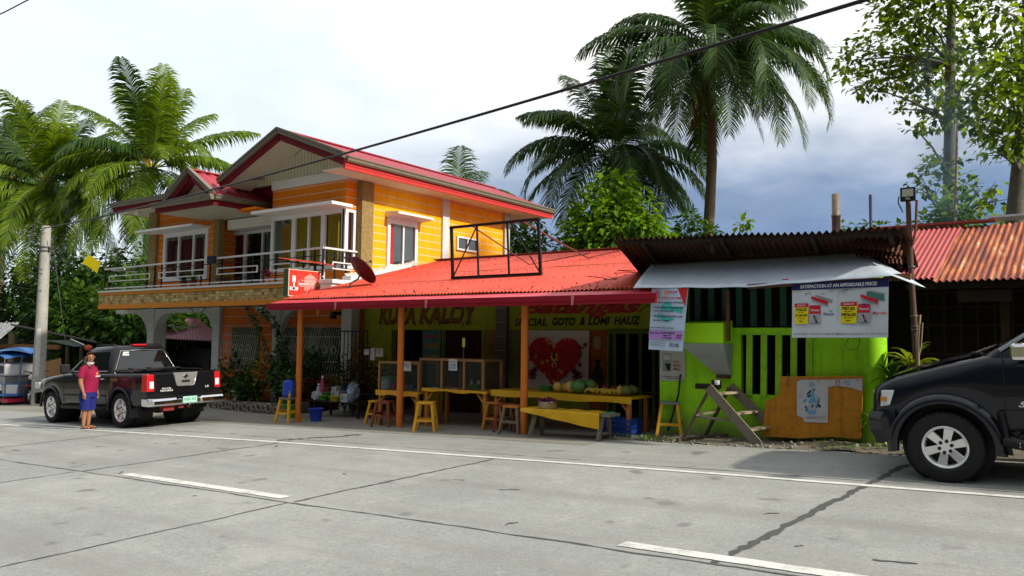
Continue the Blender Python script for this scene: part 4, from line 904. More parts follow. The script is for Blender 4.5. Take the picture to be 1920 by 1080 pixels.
for i, px in enumerate((1108, 1118, 1129, 1136, 1146, 1151)):
    c = onT(px, 10.78+.06*(i % 2), TZ3+.006)
    t = MB()
    for k in range(6):
        a = -1.1 + k*.42 + q.uniform(-.1, .1); ln = .085 + q.uniform(-.01, .02); zz = .03 + .016*k
        p0 = c + V((0, .02, .10)); p2 = c + V((math.sin(a)*ln, -.05+q.uniform(-.02, .02), .02+q.uniform(0, .05))); p1 = p0.lerp(p2, .5) + V((math.sin(a)*.035, -.03, .0))
        t.tube([p0, p1, p2], [.01, .019, .007], 7)
    t.tube([c+V((0, .03, .09)), c+V((0, .05, .14))], .016, 6, 1)
    tag(t.build('banana_bunch', [M_BAN, M_BRW], None, c), 'hand of small ripe bananas piled on the fruit table by the watermelon', 'bananas', 'hands of bananas on the fruit table')
# bench with the yellow plastic cloth
BZ = at(1060, 770, Y=10.15).z; bx0, bx1 = at(984, 775, Y=10.1).x, at(1131, 775, Y=10.1).x
t = thing('wooden_bench', 'low grey wooden trestle bench before the fruit table', 'bench', G((bx0+bx1)/2, 10.2)); MB().box((bx0+.05, 10.05, BZ-.04), (bx1+.13, 10.38, BZ)).build('seat', M_OLDW, t)
for x in (bx0+.16, bx1-.02):
    for sy in (-1, 1): MB().beam((x+(.04 if x < -6.3 else 0), 10.21+sy*.1, BZ-.04), (x-.03, 10.21+sy*.17, gz(x, 10.2)), .05, .06).build('leg', M_OLDW, t)
    MB().box((x-.02, 10.1, .08+gz(x, 10.2)), (x+.02, 10.32, .12+gz(x, 10.2))).build('stretcher', M_OLDW, t)
ym = MB()
def yc(u, v):
    x = bx0-.02+(bx1-bx0+.0)*u
    drop = .04 + .19*u**.9 if u < .97 else .225
    if v < .5: return V((x, 10.40-.37*(v/.5), BZ+.006+.006*math.sin(u*25)))
    k = (v-.5)/.5; return V((x+.0*k, 10.03-.012-.015*math.sin(u*18)*k-.02*k, BZ+.006-drop*k))
ym.grid(yc, 40, 12); tag(ym.build('table_cloth', M_YCL, None, (bx0, 10.2, BZ)), 'yellow plastic cloth draped over the low bench', 'cloth')
gcl = MB().grid(lambda u, v: V((bx1-.02+.16*u, 10.06+.3*v, BZ+.008-.05*u*u+.01*math.sin(v*14))), 6, 8); tag(gcl.build('green_cloth', mat('teal_cloth', (.03, .20, .10), .8, var=.3), None, (bx1, 10.2, BZ)), 'frayed teal cloth at the right end of the low bench', 'cloth')
pc = at(1027, 770, Y=10.2); pc.z = BZ+.012
pot('cooking_pot', 'shallow aluminium pot on the yellow cloth of the bench', 'pot', pc, [(.135, 0), (.145, .01), (.145, .095), (.155, .10), (.15, .105), (.138, .10), (.13, .012), (0, .012)], M_STEEL, 24)
q = random.Random(3); om = MB()
for i in range(60): a = q.uniform(0, 6.28); rr = .125*math.sqrt(q.random()); om.ball(pc+V((math.cos(a)*rr*1.25, math.sin(a)*rr, .10+.055*(1-rr/.14)+q.uniform(-.01, .02))), .02, 6, 4)
tag(om.build('red_onions', mat('purple_onion', (.09, .012, .03), .4, var=.4, scale=20), None, pc), 'heap of purple red onions filling the aluminium pot', 'onions')
# blue crate under the table
k0 = gat(1150, 822); cr = thing('plastic_crate', 'dark blue plastic crate on the ground under the fruit table', 'crate', G(k0.x, 10.62))
x0, x1, y0, y1, z0 = k0.x-.24, k0.x+.24, 10.5, 10.85, gz(k0.x, 10.62)
m = MB()
for (ax, ay, bx_, by) in ((x0, y0, x1, y0+.015), (x0, y1-.015, x1, y1), (x0, y0+.015, x0+.015, y1-.015), (x1-.015, y0+.015, x1, y1-.015)):
    for zz in (0, .075, .15, .225): m.box((ax, ay, z0+.005+zz), (bx_, by, z0+.05+zz))
    n = 7
    for i in range(n):
        ux = ax+(bx_-ax)*i/(n-1) if bx_-ax > .1 else (ax+bx_)/2; uy = ay+(by-ay)*i/(n-1) if by-ay > .1 else (ay+by)/2
        m.box((ux-.009, uy-.009, z0+.006), (ux+.009, uy+.009, z0+.27))
m.box((x0+.01, y0+.01, z0+.004), (x1-.01, y1-.01, z0+.014)); m.build('slatted_sides', mat('crate_blue', (.012, .04, .22), .4), cr)
# water container on its stool
wc = V((-12.87, 10.22, gz(-12.85, 10.22)+.50)); wt = thing('water_container', 'blue plastic water container with tap on the yellow stool', 'water container', wc)
m = MB(); m.lathe(wc+V((0, 0, .001)), [(.10, 0), (.125, .015), (.13, .05), (.122, .07), (.13, .10), (.13, .26), (.122, .28), (.125, .30), (.10, .335), (.05, .345), (0, .345)], 4*5, squash=(1.0, .8)); m.build('body', M_BLP, wt)
MB().tube([wc+V((.03, -.11, .05)), wc+V((.03, -.15, .05)), wc+V((.03, -.15, .02))], .011, 8).build('tap', mat('tap_blue', (.01, .02, .16)), wt); MB().lathe(wc+V((0, 0, .345)), [(.04, 0), (.04, .03), (0, .03)], 12).build('cap', mat('tap_blue', (.01, .02, .16)), wt)
pot('sauce_bottle', 'small yellow sauce bottle beside the blue water container', 'bottle', wc+V((.15, -.09, 0)), [(.026, 0), (.028, .07), (.012, .10), (.010, .14), (.013, .15), (0, .15)], mat('amber_sauce', (.38, .24, .02), .3), 12)
k = gat(592, 790); pot('bucket', 'blue plastic bucket on the cement right of the yellow stool', 'bucket', G(k.x, k.y), [(.105, 0), (.145, .25), (.155, .25), (.155, .265), (.135, .265), (.095, .01), (0, .01)], M_BLP, 20)
# low dark table crowded with boxes and basins
DZ = at(630, 753, Y=11.2).z; dx0, dx1 = at(585, 755, Y=11.2).x, at(672, 755, Y=11.2).x
t = thing('low_table', 'low dark table crowded with boxes, basins and bottles by the left post', 'table', G((dx0+dx1)/2, 11.4)); M_DKT = mat('dark_worktop', (.02, .018, .016), .6)
MB().box((dx0, 11.2, DZ-.03), (dx1, 11.75, DZ)).build('tabletop', M_DKT, t); MB().box((dx0+.1, 11.75, DZ+.12), (dx1+.5, 12.15, DZ+.15)).build('back_shelf', M_DKT, t)
for lx in (dx0+.04, dx1-.04):
    for ly in (11.24, 11.7): MB().box((lx-.02, ly-.02, gz(lx, ly)), (lx+.02, ly+.02, DZ-.03)).build('leg', M_DKT, t)
def dT(px, Y, dz=0): p = at(px, 750, Y=Y); return V((p.x, Y, DZ+dz+.001))
def carton(label, px, Y, w, d_, h, m, dz=0):
    c = dT(px, Y, dz); o = thing('carton', label, 'box', c); MB().box(c+V((-w/2, -d_/2, 0)), c+V((w/2, d_/2, h))).build('body', m, o, bevel=.004); MB().box(c+V((-w*.3, -d_/2-.002, h*.25)), c+V((-w*.1, -d_/2-.001, h*.8))).box(c+V((0, -d_/2-.002, h*.4)), c+V((w*.35, -d_/2-.001, h*.5))).build('print', mat('print_blue', (.05, .2, .4)), o)
M_CART = mat('white_carton', (.45, .46, .46), .7, var=.08)
carton('white carton printed blue, front right of the low table', 651, 11.3, .2, .2, .17, M_CART); carton('flat white carton at the back of the low table', 634, 11.55, .25, .2, .2, M_CART); carton('small white carton on the flat one', 630, 11.5, .14, .14, .08, M_CART, .201)
basin('plastic_basin', 'square looking light green basin on the low table', dT(606, 11.32), .10, .09, mat('lime_plastic', (.12, .42, .05), .35)); basin('plastic_basin', 'yellow ribbed basin at the centre of the low table', dT(629, 11.28), .14, .10, mat('yellow_plastic', (.50, .46, .03), .35)); basin('plastic_basin', 'small lime bowl stacked behind the green basin', dT(612, 11.5, .0), .09, .14, mat('lime_plastic', (.12, .42, .05)), 'bowl')
for px, h, lab, col in ((597, .33, 'clear plastic water bottle at the left of the low table', (.45, .5, .52)), (604, .5, 'pink bottle with white cap behind the clear bottle', (.42, .08, .14))):
    c = dT(px, 11.45); o = thing('plastic_bottle', lab, 'bottle', c); MB().lathe(c, [(.05, 0), (.055, .02), (.055, h*.6), (.03, h*.8), (.018, h*.86), (.018, h*.9)], 14).build('body', mat('bottle_%d' % px, col, .25), o); MB().lathe(c+V((0, 0, h*.9)), [(.024, 0), (.024, h*.1), (0, h*.1)], 12).build('cap', M_WHITE, o)
q = random.Random(21)
def bag(label, c, r, m, sc=(1, 1, 1)):
    b_ = MB().ball(c+V((0, 0, r*sc[2]*.9)), r, 14, 9, sc=sc); b_.v = [v + V((q.uniform(-1, 1), q.uniform(-1, 1), q.uniform(-1, 1)))*r*.24 for v in b_.v]; b_.s = [False]*len(b_.s); tag(b_.build('plastic_bag', m, None, c), label, 'bag')
bag('crumpled clear plastic bag at the left front of the low table', dT(594, 11.28), .10, mat('clear_bag', (.45, .48, .5), .3, var=.2), (1.2, 1, .9)); bag('pale blue plastic bag slumped over the right of the low table', dT(662, 11.35, .05), .15, mat('blue_bag', (.35, .45, .58), .3, var=.25, scale=9), (.55, 1, 1.2))
for px, lab, m, w in ((616, 'red tray on the back shelf of the low table', (.25, .05, .03), .24), (637, 'blue tray on the back shelf of the low table', (.03, .10, .22), .3)):
    c = dT(px, 11.9, .15); o = MB().box(c+V((-w/2, -.12, 0)), c+V((w/2, .12, .05))).box(c+V((-w/2-.015, -.135, .05)), c+V((w/2+.015, .135, .06))).build('plastic_tray', mat('tray_%d' % px, m, .4), None, c); tag(o, lab, 'tray')
# ------------------------------------------------------------------ lime green stall with tin awning
ST = thing('stall', 'lime green wooden stall with rusty iron roof and bent tin awning', 'stall', G(-3.6, 11.2))
M_LIME = mat('lime_paint', (.30, .68, .008), .6, var=.16, scale=2.5, dirt=.4, dirtcol=(.10, .22, .01), streak=.35, splash=(.12, .55, (.15, .17, .06)))
M_LIMED = mat('lime_slat', (.24, .50, .02), .65, var=.2, scale=6, dirt=.4, dirtcol=(.08, .14, .02))
M_RUST_R = mat('rusty_iron_sheet', (.085, .040, .022), .8, .1, var=.4, scale=5, dirt=.7, dirtcol=(.03, .016, .010))
WF = 11.0
wl = MB(); g0 = -.6
wl.box((-5.12, WF, g0), (-3.86, WF+.1, 1.70)).box((-3.86, WF, g0), (-2.88, WF+.1, .76)).box((-2.88, WF, g0), (-2.2, WF+.1, 1.74)).box((-5.12, WF+.1, g0), (-5.02, 14, 2.5))
wl.box((-3.95, WF-.02, 1.60), (-2.88, WF, 1.70)); wl.build('wall', M_LIME, ST)
MB().lathe((-2.15, WF+.12, g0), [(.185, 0), (.185, 3.1)], 24).build('pillar', M_LIME, ST)
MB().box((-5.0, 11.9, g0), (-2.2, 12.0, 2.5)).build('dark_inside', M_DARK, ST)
s_ = MB()
for i in range(5): x = -3.74 + i*.205; s_.beam((x, WF-.01, .74), (x+.015, WF-.01, 1.62), .085, .04)
s_.build('window_slats', M_LIMED, ST)
u_ = MB()
for i in range(14): x = -5.0 + i*.21; u_.box((x, WF+.06, 1.72), (x+.09, WF+.09, 2.55))
u_.build('upper_slats', mat('dark_teal_slat', (.015, .075, .05), .7, var=.3), ST)
for a_ in (((-3.5, 10.28, 2.235), (-2.9, 10.28, 2.26), .09, .06), ((-1.85, 10.35, 2.30), (-1.55, 10.35, 2.3), .09, .08), (at(1365, 545, Y=10.7), at(1366, 640, Y=10.7), .045)): MB().beam(*a_).build('awning_support', mat('brown_timber', (.13, .06, .03), .8, var=.3), ST)
# hopper box
hx0, hx1 = -4.62, -3.98
hb = MB().hexa([(hx0, 10.62, 1.47), (hx1, 10.62, 1.47), (hx1, WF, 1.47), (hx0, WF, 1.47), (hx0, 10.62, 1.76), (hx1, 10.62, 1.76), (hx1, WF, 1.80), (hx0, WF, 1.80)]); hb.build('chute_box', mat('lime_bright', (.40, .80, .015), .5, var=.08), ST)
hb = MB().hexa([(hx0+.42, 10.93, 1.02), (hx1-.02, 10.93, 1.02), (hx1-.02, WF-.001, 1.02), (hx0+.42, WF-.001, 1.02), (hx0-.01, 10.60, 1.47), (hx1+.01, 10.60, 1.47), (hx1+.01, WF-.001, 1.47), (hx0-.01, WF-.001, 1.47)]); hb.build('chute_funnel', mat('grey_sheet', (.30, .33, .31), .6, .1, var=.2), ST)
MB().box((hx0+.43, 10.9, .97), (hx1-.03, 10.99, 1.02)).build('chute_mouth', M_RUST_R, ST)
# holes and broken render at the wall foot
MB().box((-4.55, WF-.006, .80), (-4.18, WF, .88)).box((-4.3, WF-.008, .82), (-4.15, WF, .94)).build('broken_render', mat('broken_mortar', (.04, .035, .02), .9), ST)
# rusty roof
P0, P1, P2, P3 = V((-5.5, 10.2, 3.0)), V((-1.55, 10.2, 2.88)), V((-1.9, 14.4, 2.1)), V((-6.6, 14.4, 2.22))
rr = MB().corr(P0, P1, P2, P3, 46, .022, 3, jit=.02, seed=3); o = rr.build('roof', M_RUST_R, ST)
rf_ = MB()
for u in (.12, .42, .72, .95): a = P0.lerp(P1, u)+V((0, .03, -.07)); b = P3.lerp(P2, u)+V((0, 0, -.07)); rf_.beam(a, b, .05, .09)
for v in (.02, .3, .55): rf_.beam(P0.lerp(P3, v)+V((.1, 0, -.04)), P1.lerp(P2, v)+V((-.1, 0, -.04)), .06, .05)
rf_.beam((-4.0, 10.26, 2.86), (-4.0, 10.3, 2.72), .05, .03); rf_.build('rafter', mat('sooty_timber', (.025, .018, .013), .9, var=.3), ST)
for k, (a, b, c, d) in enumerate((((1588, 462), (1688, 474), (1700, 432), (1612, 436)), ((1600, 478), (1692, 486), (1696, 468), (1608, 462)), ((1612, 493), (1694, 495), (1694, 482), (1612, 480)))):
    MB().corr(at(*a, Y=10.5+.12*k), at(*b, Y=10.5+.12*k), at(*c, Y=10.75+.12*k), at(*d, Y=10.75+.12*k), 11, .014, 1).build('rust_flap', mat('brown_rust_sheet', (.13, .055, .035), .8, .1, var=.4, scale=6, dirt=.5, dirtcol=(.05, .025, .015)), ST)
MB().corr(at(1152, 455, Y=10.25), at(1206, 520, Y=11.6), at(1218, 490, Y=11.6), at(1160, 446, Y=10.25), 14, .012, 1).build('side_sheet', mat('dark_rust_sheet', (.05, .022, .016), .85, var=.4), ST)
# tin awning
BE = [(1187, 540), (1260, 539), (1330, 539), (1400, 538), (1485, 531), (1580, 524), (1672, 517), (1735, 539)]
TE = [(1223, 494), (1280, 491), (1340, 487), (1410, 483), (1480, 479), (1540, 475), (1600, 471), (1625, 478)]
aw = MB(); pb = [at(*p, Y=10.18+.02*(i % 2)) for i, p in enumerate(BE)]; pt = [at(*p, Y=11.02) for p in TE]
def bl(ps, u): x = u*(len(ps)-1); i = min(len(ps)-2, int(x)); return ps[i].lerp(ps[i+1], x-i)
q = random.Random(15); bj = [q.uniform(-.006, .006) for _ in range(60)]
aw.grid(lambda u, v: bl(pb, u).lerp(bl(pt, u), v) + V((0, 0, bj[int(u*42)]*math.sin(v*PI)+.012*math.sin(v*PI)+.004*math.sin(u*38)*(1-v))), 42, 8)
M_TIN = mat('galvanised_tin', (.58, .66, .76), .42, .15, var=.12, scale=2.2, dirt=.35, dirtcol=(.34, .34, .34), bump=.25, bscale=5)
o = aw.build('tin_awning', M_TIN, ST); sd = o.modifiers.new('thickness', 'SOLIDIFY'); sd.thickness = .004
rp = at(1475, 525, Y=10.3); MB().box(rp+V((-.05, -.03, .0)), rp+V((.03, .03, .012))).build('tin_patch', mat('red_fleck', (.5, .05, .05)), o)
def chim(label, px, y0, y1, Y, r, m, nm, prof):
    a = at(px, y1, Y=Y); b = at(px, y0, Y=Y); h = b.z-a.z
    o = MB().lathe(a+V((0, 0, -.4)), [(r*pr_, -.0 + (h+.4)*t) for pr_, t in prof], 16).build(nm, m, None, a); tag(o, label, 'pipe')
chim('stout dented metal chimney pipe rising behind the rusty roof', 1568, 364, 430, 12.2, .062, mat('chimney_metal', (.20, .16, .13), .55, .4, var=.4, scale=7, dirt=.5, dirtcol=(.10, .045, .03)), 'chimney_pipe', [(1, 0), (1, .62), (1.12, .63), (1.12, .66), (.95, .67), (.95, 1), (.85, 1), (.85, .9), (0, .9)])
chim('thin dark blue pipe standing behind the rusty roof', 1633, 365, 430, 12.2, .022, mat('dark_pipe', (.03, .03, .06), .5), 'vent_pipe', [(1, 0), (1, 1), (0, 1)])

# ---- hanging advertisements
def lerp4(q4, u, v): return q4[3].lerp(q4[2], u).lerp(q4[0].lerp(q4[1], u), v)
def qpoly(mb, q4, pts, mi, lift): mb.poly([lerp4(q4, u, v) + V((0, -lift, 0)) for u, v in pts], mi)
def qrect(mb, q4, u0, u1, v0, v1, mi, lift=.003): qpoly(mb, q4, [(u0, v0), (u1, v0), (u1, v1), (u0, v1)], mi, lift)
def qtext(mb, q4, s, u0, u1, v0, v1, mi, lift=.006, shear=0, bold=.02):
    vs, fs = tmesh(s, shear, bold)
    if not vs: return
    ax = min(v.x for v in vs); bx_ = max(v.x for v in vs); ay = min(v.y for v in vs); by = max(v.y for v in vs)
    mb.add([lerp4(q4, u0+(u1-u0)*(v.x-ax)/(bx_-ax), v0+(v1-v0)*(v.y-ay)/(by-ay)) + V((0, -lift, 0)) for v in vs], fs, mi)
Q1 = [at(1485, 532, Y=10.27), at(1667, 523, Y=10.27), at(1665, 633, Y=10.27), at(1484.5, 633, Y=10.27)]
AD = thing('advert_banner', 'wide white cigarette price banner with navy heading hung under the tin awning', 'banner', Q1[3])
m = MB().grid(lambda u, v: lerp4(Q1, u, v)+V((0, .012*math.sin(u*9+v*3), 0)), 20, 10); m.build('sheet', mat('banner_white', (.58, .64, .70), .45, var=.08, scale=4), AD)
cm = [mat('banner_navy', (.018, .02, .12), .5), mat('banner_letter_white', (.6, .62, .66), .5), mat('tag_red', (.55, .015, .03), .5), mat('tag_bright_yellow', (.75, .62, .01), .5), M_INK, mat('pack_grey', (.36, .38, .42), .5, var=.3, scale=30), mat('navy_letter', (.03, .04, .22)), mat('carton_green', (.05, .2, .16)), mat('letter_grey', (.12, .13, .14)), mat('soot_smudge', (.25, .27, .27), .8), mat('pack_pink', (.4, .2, .22))]
m = MB(); LF = .016
qpoly(m, Q1, [(0, .872), (1, .868), (1, 1), (0, 1)], 0, LF)
qtext(m, Q1, 'SATISFACTION AT AN AFFORDABLE PRICE!', .095, .885, .900, .965, 1, LF+.003, 0, .05)
def adside(o, wd, now, p1, p2, pk, nm, nm_mi, gr):
    qrect(m, Q1, o, o+wd, .25, .57, 3, LF); qrect(m, Q1, o, o+wd, .555, .625, 2, LF+.002); qtext(m, Q1, 'NOW AT', o+.03, o+wd-.03, .572, .607, 1, LF+.004, 0, .03)
    qtext(m, Q1, 'P'+p1, o+.018, o+wd-.02, .485, .54, 4, LF+.003, 0, .03); qtext(m, Q1, 'PER PACK', o+.04, o+wd-.045, .452, .472, 4, LF+.003)
    qtext(m, Q1, 'P'+p2, o+.01, o+wd-.01, .375, .432, 4, LF+.003, 0, .03); qtext(m, Q1, 'PER CARTON', o+.035, o+wd-.04, .338, .358, 4, LF+.003); qtext(m, Q1, 'SRP', o+.05, o+wd-.06, .285, .31, 4, LF+.003)
    k = o+wd+.013; qrect(m, Q1, k, k+.118, .26, .585, 5, LF); qrect(m, Q1, k, k+.118, .43, .585, 2, LF+.002); qtext(m, Q1, nm, k+.012, k+.108, .475, .52, 1, LF+.004, .1)
    qpoly(m, Q1, [(k+.04, .40), (k+.06, .40), (k+.09, .27), (k+.07, .27)], 4, LF+.003); qpoly(m, Q1, [(k+.06, .38), (k+.085, .36), (k+.09, .30), (k+.07, .31)], 10, LF+.004); qrect(m, Q1, k, k+.118, .258, .266, 0, LF+.003)
    qtext(m, Q1, nm, k+.145, k+.26 if gr == 0 else .985, .395, .45, nm_mi, LF+.003, .1, .01)
    if gr == 0: qpoly(m, Q1, [(k+.205, .50), (k+.255, .455), (k+.215, .47)], 6, LF+.003)
    else: qrect(m, Q1, k+.04, k+.08, .555, .59, 6, LF+.004)
    c0 = o+.18 if gr == 0 else o+.20
    if gr: qpoly(m, Q1, [(c0+.06, .80), (c0+.235, .73), (c0+.235, .62), (c0+.06, .71)], 7, LF); qpoly(m, Q1, [(c0+.06, .80), (c0+.09, .815), (c0+.25, .75), (c0+.235, .73)], 9, LF+.001)
    else: qpoly(m, Q1, [(c0+.03, .76), (c0+.06, .77), (c0+.225, .67), (c0+.215, .62)], 9, LF+.001)
    qpoly(m, Q1, [(c0, .755), (c0+.175, .655), (c0+.175, .58), (c0, .705)], 2, LF+.002)
    for i in range(9): uu = c0+.012+i*.0195; vv = .695-i*.0125; qpoly(m, Q1, [(uu, vv), (uu+.007, vv), (uu+.009, vv-.055), (uu+.004, vv-.055)], 8, LF+.003)
adside(.035, .148, 0, '106.20', '1,067.00', 0, 'Winston', 6, 0); adside(.525, .165, 0, '87.60', '876.00', 0, 'Marvels', 2, 1)
qtext(m, Q1, 'GOVERNMENT WARNING: CIGARETTE SMOKING IS DANGEROUS TO YOUR HEALTH', .022, .985, .048, .082, 8, LF+.002, 0, .01)
qrect(m, Q1, .492, .4945, .25, .80, 9, LF)
q = random.Random(4)
for i in range(14): u = q.uniform(.05, .6); v = q.uniform(.79, .86); qpoly(m, Q1, [(u, v), (u+q.uniform(.02, .07), v+.006), (u+.02, v-.012)], 9, LF+.001)
m.build('print', cm, AD)
MB().box(Q1[0]+V((-.03, .0, -.002)), Q1[1]+V((.03, .03, .02))).build('batten', mat('brown_timber', (.13, .06, .03)), AD)
lp = MB().tube([at(1592, 633, Y=10.6), at(1584, 648, Y=10.62), at(1592, 656, Y=10.62), at(1608, 654, Y=10.62), at(1612, 640, Y=10.6), at(1610, 628, Y=10.6)], .004, 5); lp.build('cord', M_BLACK, AD)
Q2 = [at(1222, 541, Y=10.22), at(1291, 540, Y=10.22), at(1279, 659, Y=10.22), at(1216, 655, Y=10.22)]
AB = thing('hanging_banner', 'narrow pale blue loan banner with violet band hung at the left of the stall', 'banner', Q2[3])
m = MB().grid(lambda u, v: lerp4(Q2, u, v)+V((0, .012*math.sin(u*6)+.02*(1-v)*u, 0)), 12, 16); m.build('sheet', mat('banner_pale_blue', (.46, .58, .76), .5, var=.1, scale=3), AB)
m = MB(); LF = .014
qpoly(m, Q2, [(.72, 1), (.99, 1), (.97, .70)], 0, LF); qpoly(m, Q2, [(.36, .93), (.44, .97), (.46, .90), (.38, .895)], 1, LF); qtext(m, Q2, 'CEBUANA', .47, .73, .925, .955, 0, LF, .1, .04); qtext(m, Q2, 'loans and remittance', .47, .72, .90, .912, 0, LF)
qtext(m, Q2, 'Loans To Individual your needs', .04, .84, .815, .865, 0, LF, .2, .03)
for v, u0, u1, s in ((.755, .12, .90, 'To know more visit the branch'), (.675, .08, .93, '- Public School Teachers and'), (.615, .11, .66, 'Non-teaching staff'), (.535, .08, .93, '- Micro Finance Business Loan'), (.465, .11, .55, "Farmer's Loan"), (.345, .03, .72, 'For inquiries please contact'), (.27, .33, .75, 'Lucena Branch'), (.255, .04, .30, 'Filipino citizen'), (.225, .42, .65, 'age 21'), (.185, .40, .68, 'to 60 years'), (.235, .80, .95, 'with ID'), (.195, .80, .95, 'payslip'), (.095, .62, .90, 'Call or text'), (.06, .62, .90, '0912 345')):
    qtext(m, Q2, s, u0, u1, v, v+.03, 2, LF+.004, 0, .03)
qrect(m, Q2, .0, .97, .175, .315, 3, LF)
qpoly(m, Q2, [(.30, .72), (.48, .79), (.62, .70), (.9, .70), (.9, .60), (.6, .64), (.3, .64)], 4, LF); qpoly(m, Q2, [(.22, .60), (.30, .56), (.72, .50), (.5, .46), (.22, .52)], 4, LF)
for v in (.12, .09, .07): qpoly(m, Q2, [(.06, v), (.5, v-.012), (.5, v-.008), (.06, v+.006)], 2, LF)
m.build('print', [mat('print_red', (.5, .02, .03)), mat('print_orange', (.65, .22, .02)), M_INK, mat('print_violet', (.42, .22, .58)), mat('print_teal', (.05, .42, .38))], AB)
Q3 = [at(1237, 655, Y=10.985), at(1285, 657, Y=10.985), at(1285, 715, Y=10.985), at(1237, 713, Y=10.985)]
PO = thing('wall_poster', 'faded white cigarette poster on lime wall below the narrow banner', 'poster', Q3[3])
m = MB(); m.poly([lerp4(Q3, *p) for p in ((0, 0), (.85, 0), (1, .08), (1, 1), (0, 1))]); m.build('sheet', mat('poster_grey_white', (.42, .43, .40), .7, var=.15), PO)
m = MB(); qrect(m, Q3, .12, .46, .3, .88, 0, .004); qpoly(m, Q3, [(.2, .55), (.45, .55), (.40, .33), (.32, .33)], 1, .006); qrect(m, Q3, .15, .43, .66, .84, 3, .005); qrect(m, Q3, .15, .43, .585, .61, 4, .006)
for v, s in ((.58, 'LESS'), (.46, 'SMOKE'), (.34, 'SMELL')): qtext(m, Q3, s, .52, .84 if len(s) > 4 else .76, v, v+.085, 2, .005, 0, .01)
qtext(m, Q3, 'GOVERNMENT WARNING', .1, .85, .12, .15, 1, .005); qtext(m, Q3, 'CIGARETTE SMOKING IS DANGEROUS', .25, .8, .06, .09, 1, .005)
m.build('print', [mat('print_slate', (.20, .24, .28), .7, var=.4, scale=30), M_INK, mat('print_dull_red', (.30, .06, .04)), mat('print_pale', (.42, .42, .44)), mat('print_lime', (.3, .35, .1))], PO)
# orange board with the torn bottle poster
b0, b1, b2, b3 = at(1463, 706, Y=10.80), at(1619, 705, Y=10.80), at(1613, 823, Y=10.80), at(1430, 818, Y=10.80)
OB = thing('orange_board', 'orange painted plywood board leaning on the lime stall', 'board', (b3.x, 10.8, b2.z))
m = MB(); m.prism([b0, at(1463, 740, Y=10.80), at(1436, 752, Y=10.80), at(1432, 790, Y=10.80), b3, at(1500, 822, Y=10.80), at(1560, 819, Y=10.8), b2, b1], (0, .025, 0)); m.build('panel', mat('orange_ply', (.46, .185, .012), .7, var=.25, scale=3, dirt=.6, dirtcol=(.16, .06, .012), streak=.5), OB)
Q4 = [at(1494, 712, Y=10.79), at(1617, 709, Y=10.79), at(1617, 793, Y=10.79), at(1494, 793, Y=10.79)]
m = MB(); w_ = [(.0, .18), (.0, .94), (.06, 1), (.5, .985), (1.0, .99), (1.0, .70), (.93, .74), (.8, .80), (.62, .84), (.49, .82), (.485, 0), (.12, .02), (.10, .12), (.05, .14)]
m.poly([lerp4(Q4, *p) for p in w_]); PP = m.build('torn_poster', mat('torn_paper', (.48, .47, .48), .7, var=.15, scale=6, dirt=.25, dirtcol=(.45, .15, .25)), OB)
m = MB(); bp = [(.19, .2), (.30, .2), (.305, .5), (.275, .64), (.27, .78), (.235, .78), (.23, .64), (.185, .5)]
qpoly(m, Q4, bp, 0, .003); qpoly(m, Q4, [(.195, .28), (.295, .28), (.30, .46), (.19, .46)], 1, .005); qpoly(m, Q4, [(.23, .33), (.27, .38), (.25, .44), (.235, .4)], 2, .006)
q = random.Random(5)
for i in range(26):
    a = q.uniform(0, 6.28); u = .245+.13*math.cos(a)*q.uniform(.6, 1.1); v = .48+.26*math.sin(a)*q.uniform(.6, 1.1); s = q.uniform(.012, .03); qpoly(m, Q4, [(u-s, v), (u, v-s*1.6), (u+s, v+.01), (u, v+s*1.5)], q.choice((0, 2, 3)), .002)
for u, v in ((.24, .88), (.78, .90)):
    for k in range(7): a = k*.9; qpoly(m, Q4, [(u, v), (u+.06*math.cos(a), v+.09*math.sin(a)), (u+.04*math.cos(a+.4), v+.05*math.sin(a+.4))], 3 if k % 2 else 0, .002)
qtext(m, Q4, 'GENEROSITY', .15, .45, .09, .16, 4, .004, 0, .02)
for u, v in ((.3, .96), (.6, .955), (.9, .965), (.02, .62)): qpoly(m, Q4, [(u, v), (u+.06, v+.01), (u+.03, v-.02)], 5, .003)
m.build('print', [mat('bottle_blue', (.12, .34, .52), .6, var=.3, scale=30), mat('print_pale', (.42, .42, .44)), mat('print_dark_blue', (.03, .09, .17)), mat('print_sky', (.06, .24, .42)), mat('print_silver', (.33, .33, .35)), mat('print_rose', (.5, .10, .2))], PP)
for px in (1478, 1570): MB().tube([at(px, 700, Y=10.97), at(px-3, 712, Y=10.77), at(px-2, 722, Y=10.77), at(px+4, 722, Y=10.77), at(px+3, 710, Y=10.77)], .005, 5).build('wire_loop', mat('rusty_wire', (.14, .09, .05), .7), OB)

# A frame step ladder
LD = thing('step_ladder', 'weathered wooden A frame step ladder standing before the lime stall', 'ladder', G(-3.9, 10.8))
ta, tb_ = at(1328, 727, Y=10.42), at(1369, 723, Y=10.88); fa, fb = at(1422, 834, Y=10.42), at(1472, 824, Y=10.90)
ta.z = tb_.z = (ta.z+tb_.z)/2
for a, b in ((ta, fa), (tb_, fb)): MB().beam(a, b, .125, .035, up=(0, 1, 0)).build('rail', M_OLDW, LD)
for u in (.12, .48, .76): MB().beam(ta.lerp(fa, u), tb_.lerp(fb, u), .10, .03, up=(0, 0, 1)).build('step', mat('worn_step', (.33, .27, .18), .85, var=.3, scale=8), LD)
ra, rb = gat(1278, 829), at(1322, 818, Y=10.9)
for a, b in ((ta+V((0, .05, -.02)), ra), (tb_+V((0, -.05, -.02)), rb)): MB().beam(a, b, .05, .035).build('back_leg', mat('dark_old_wood', (.085, .06, .04), .9, var=.3, scale=8), LD)
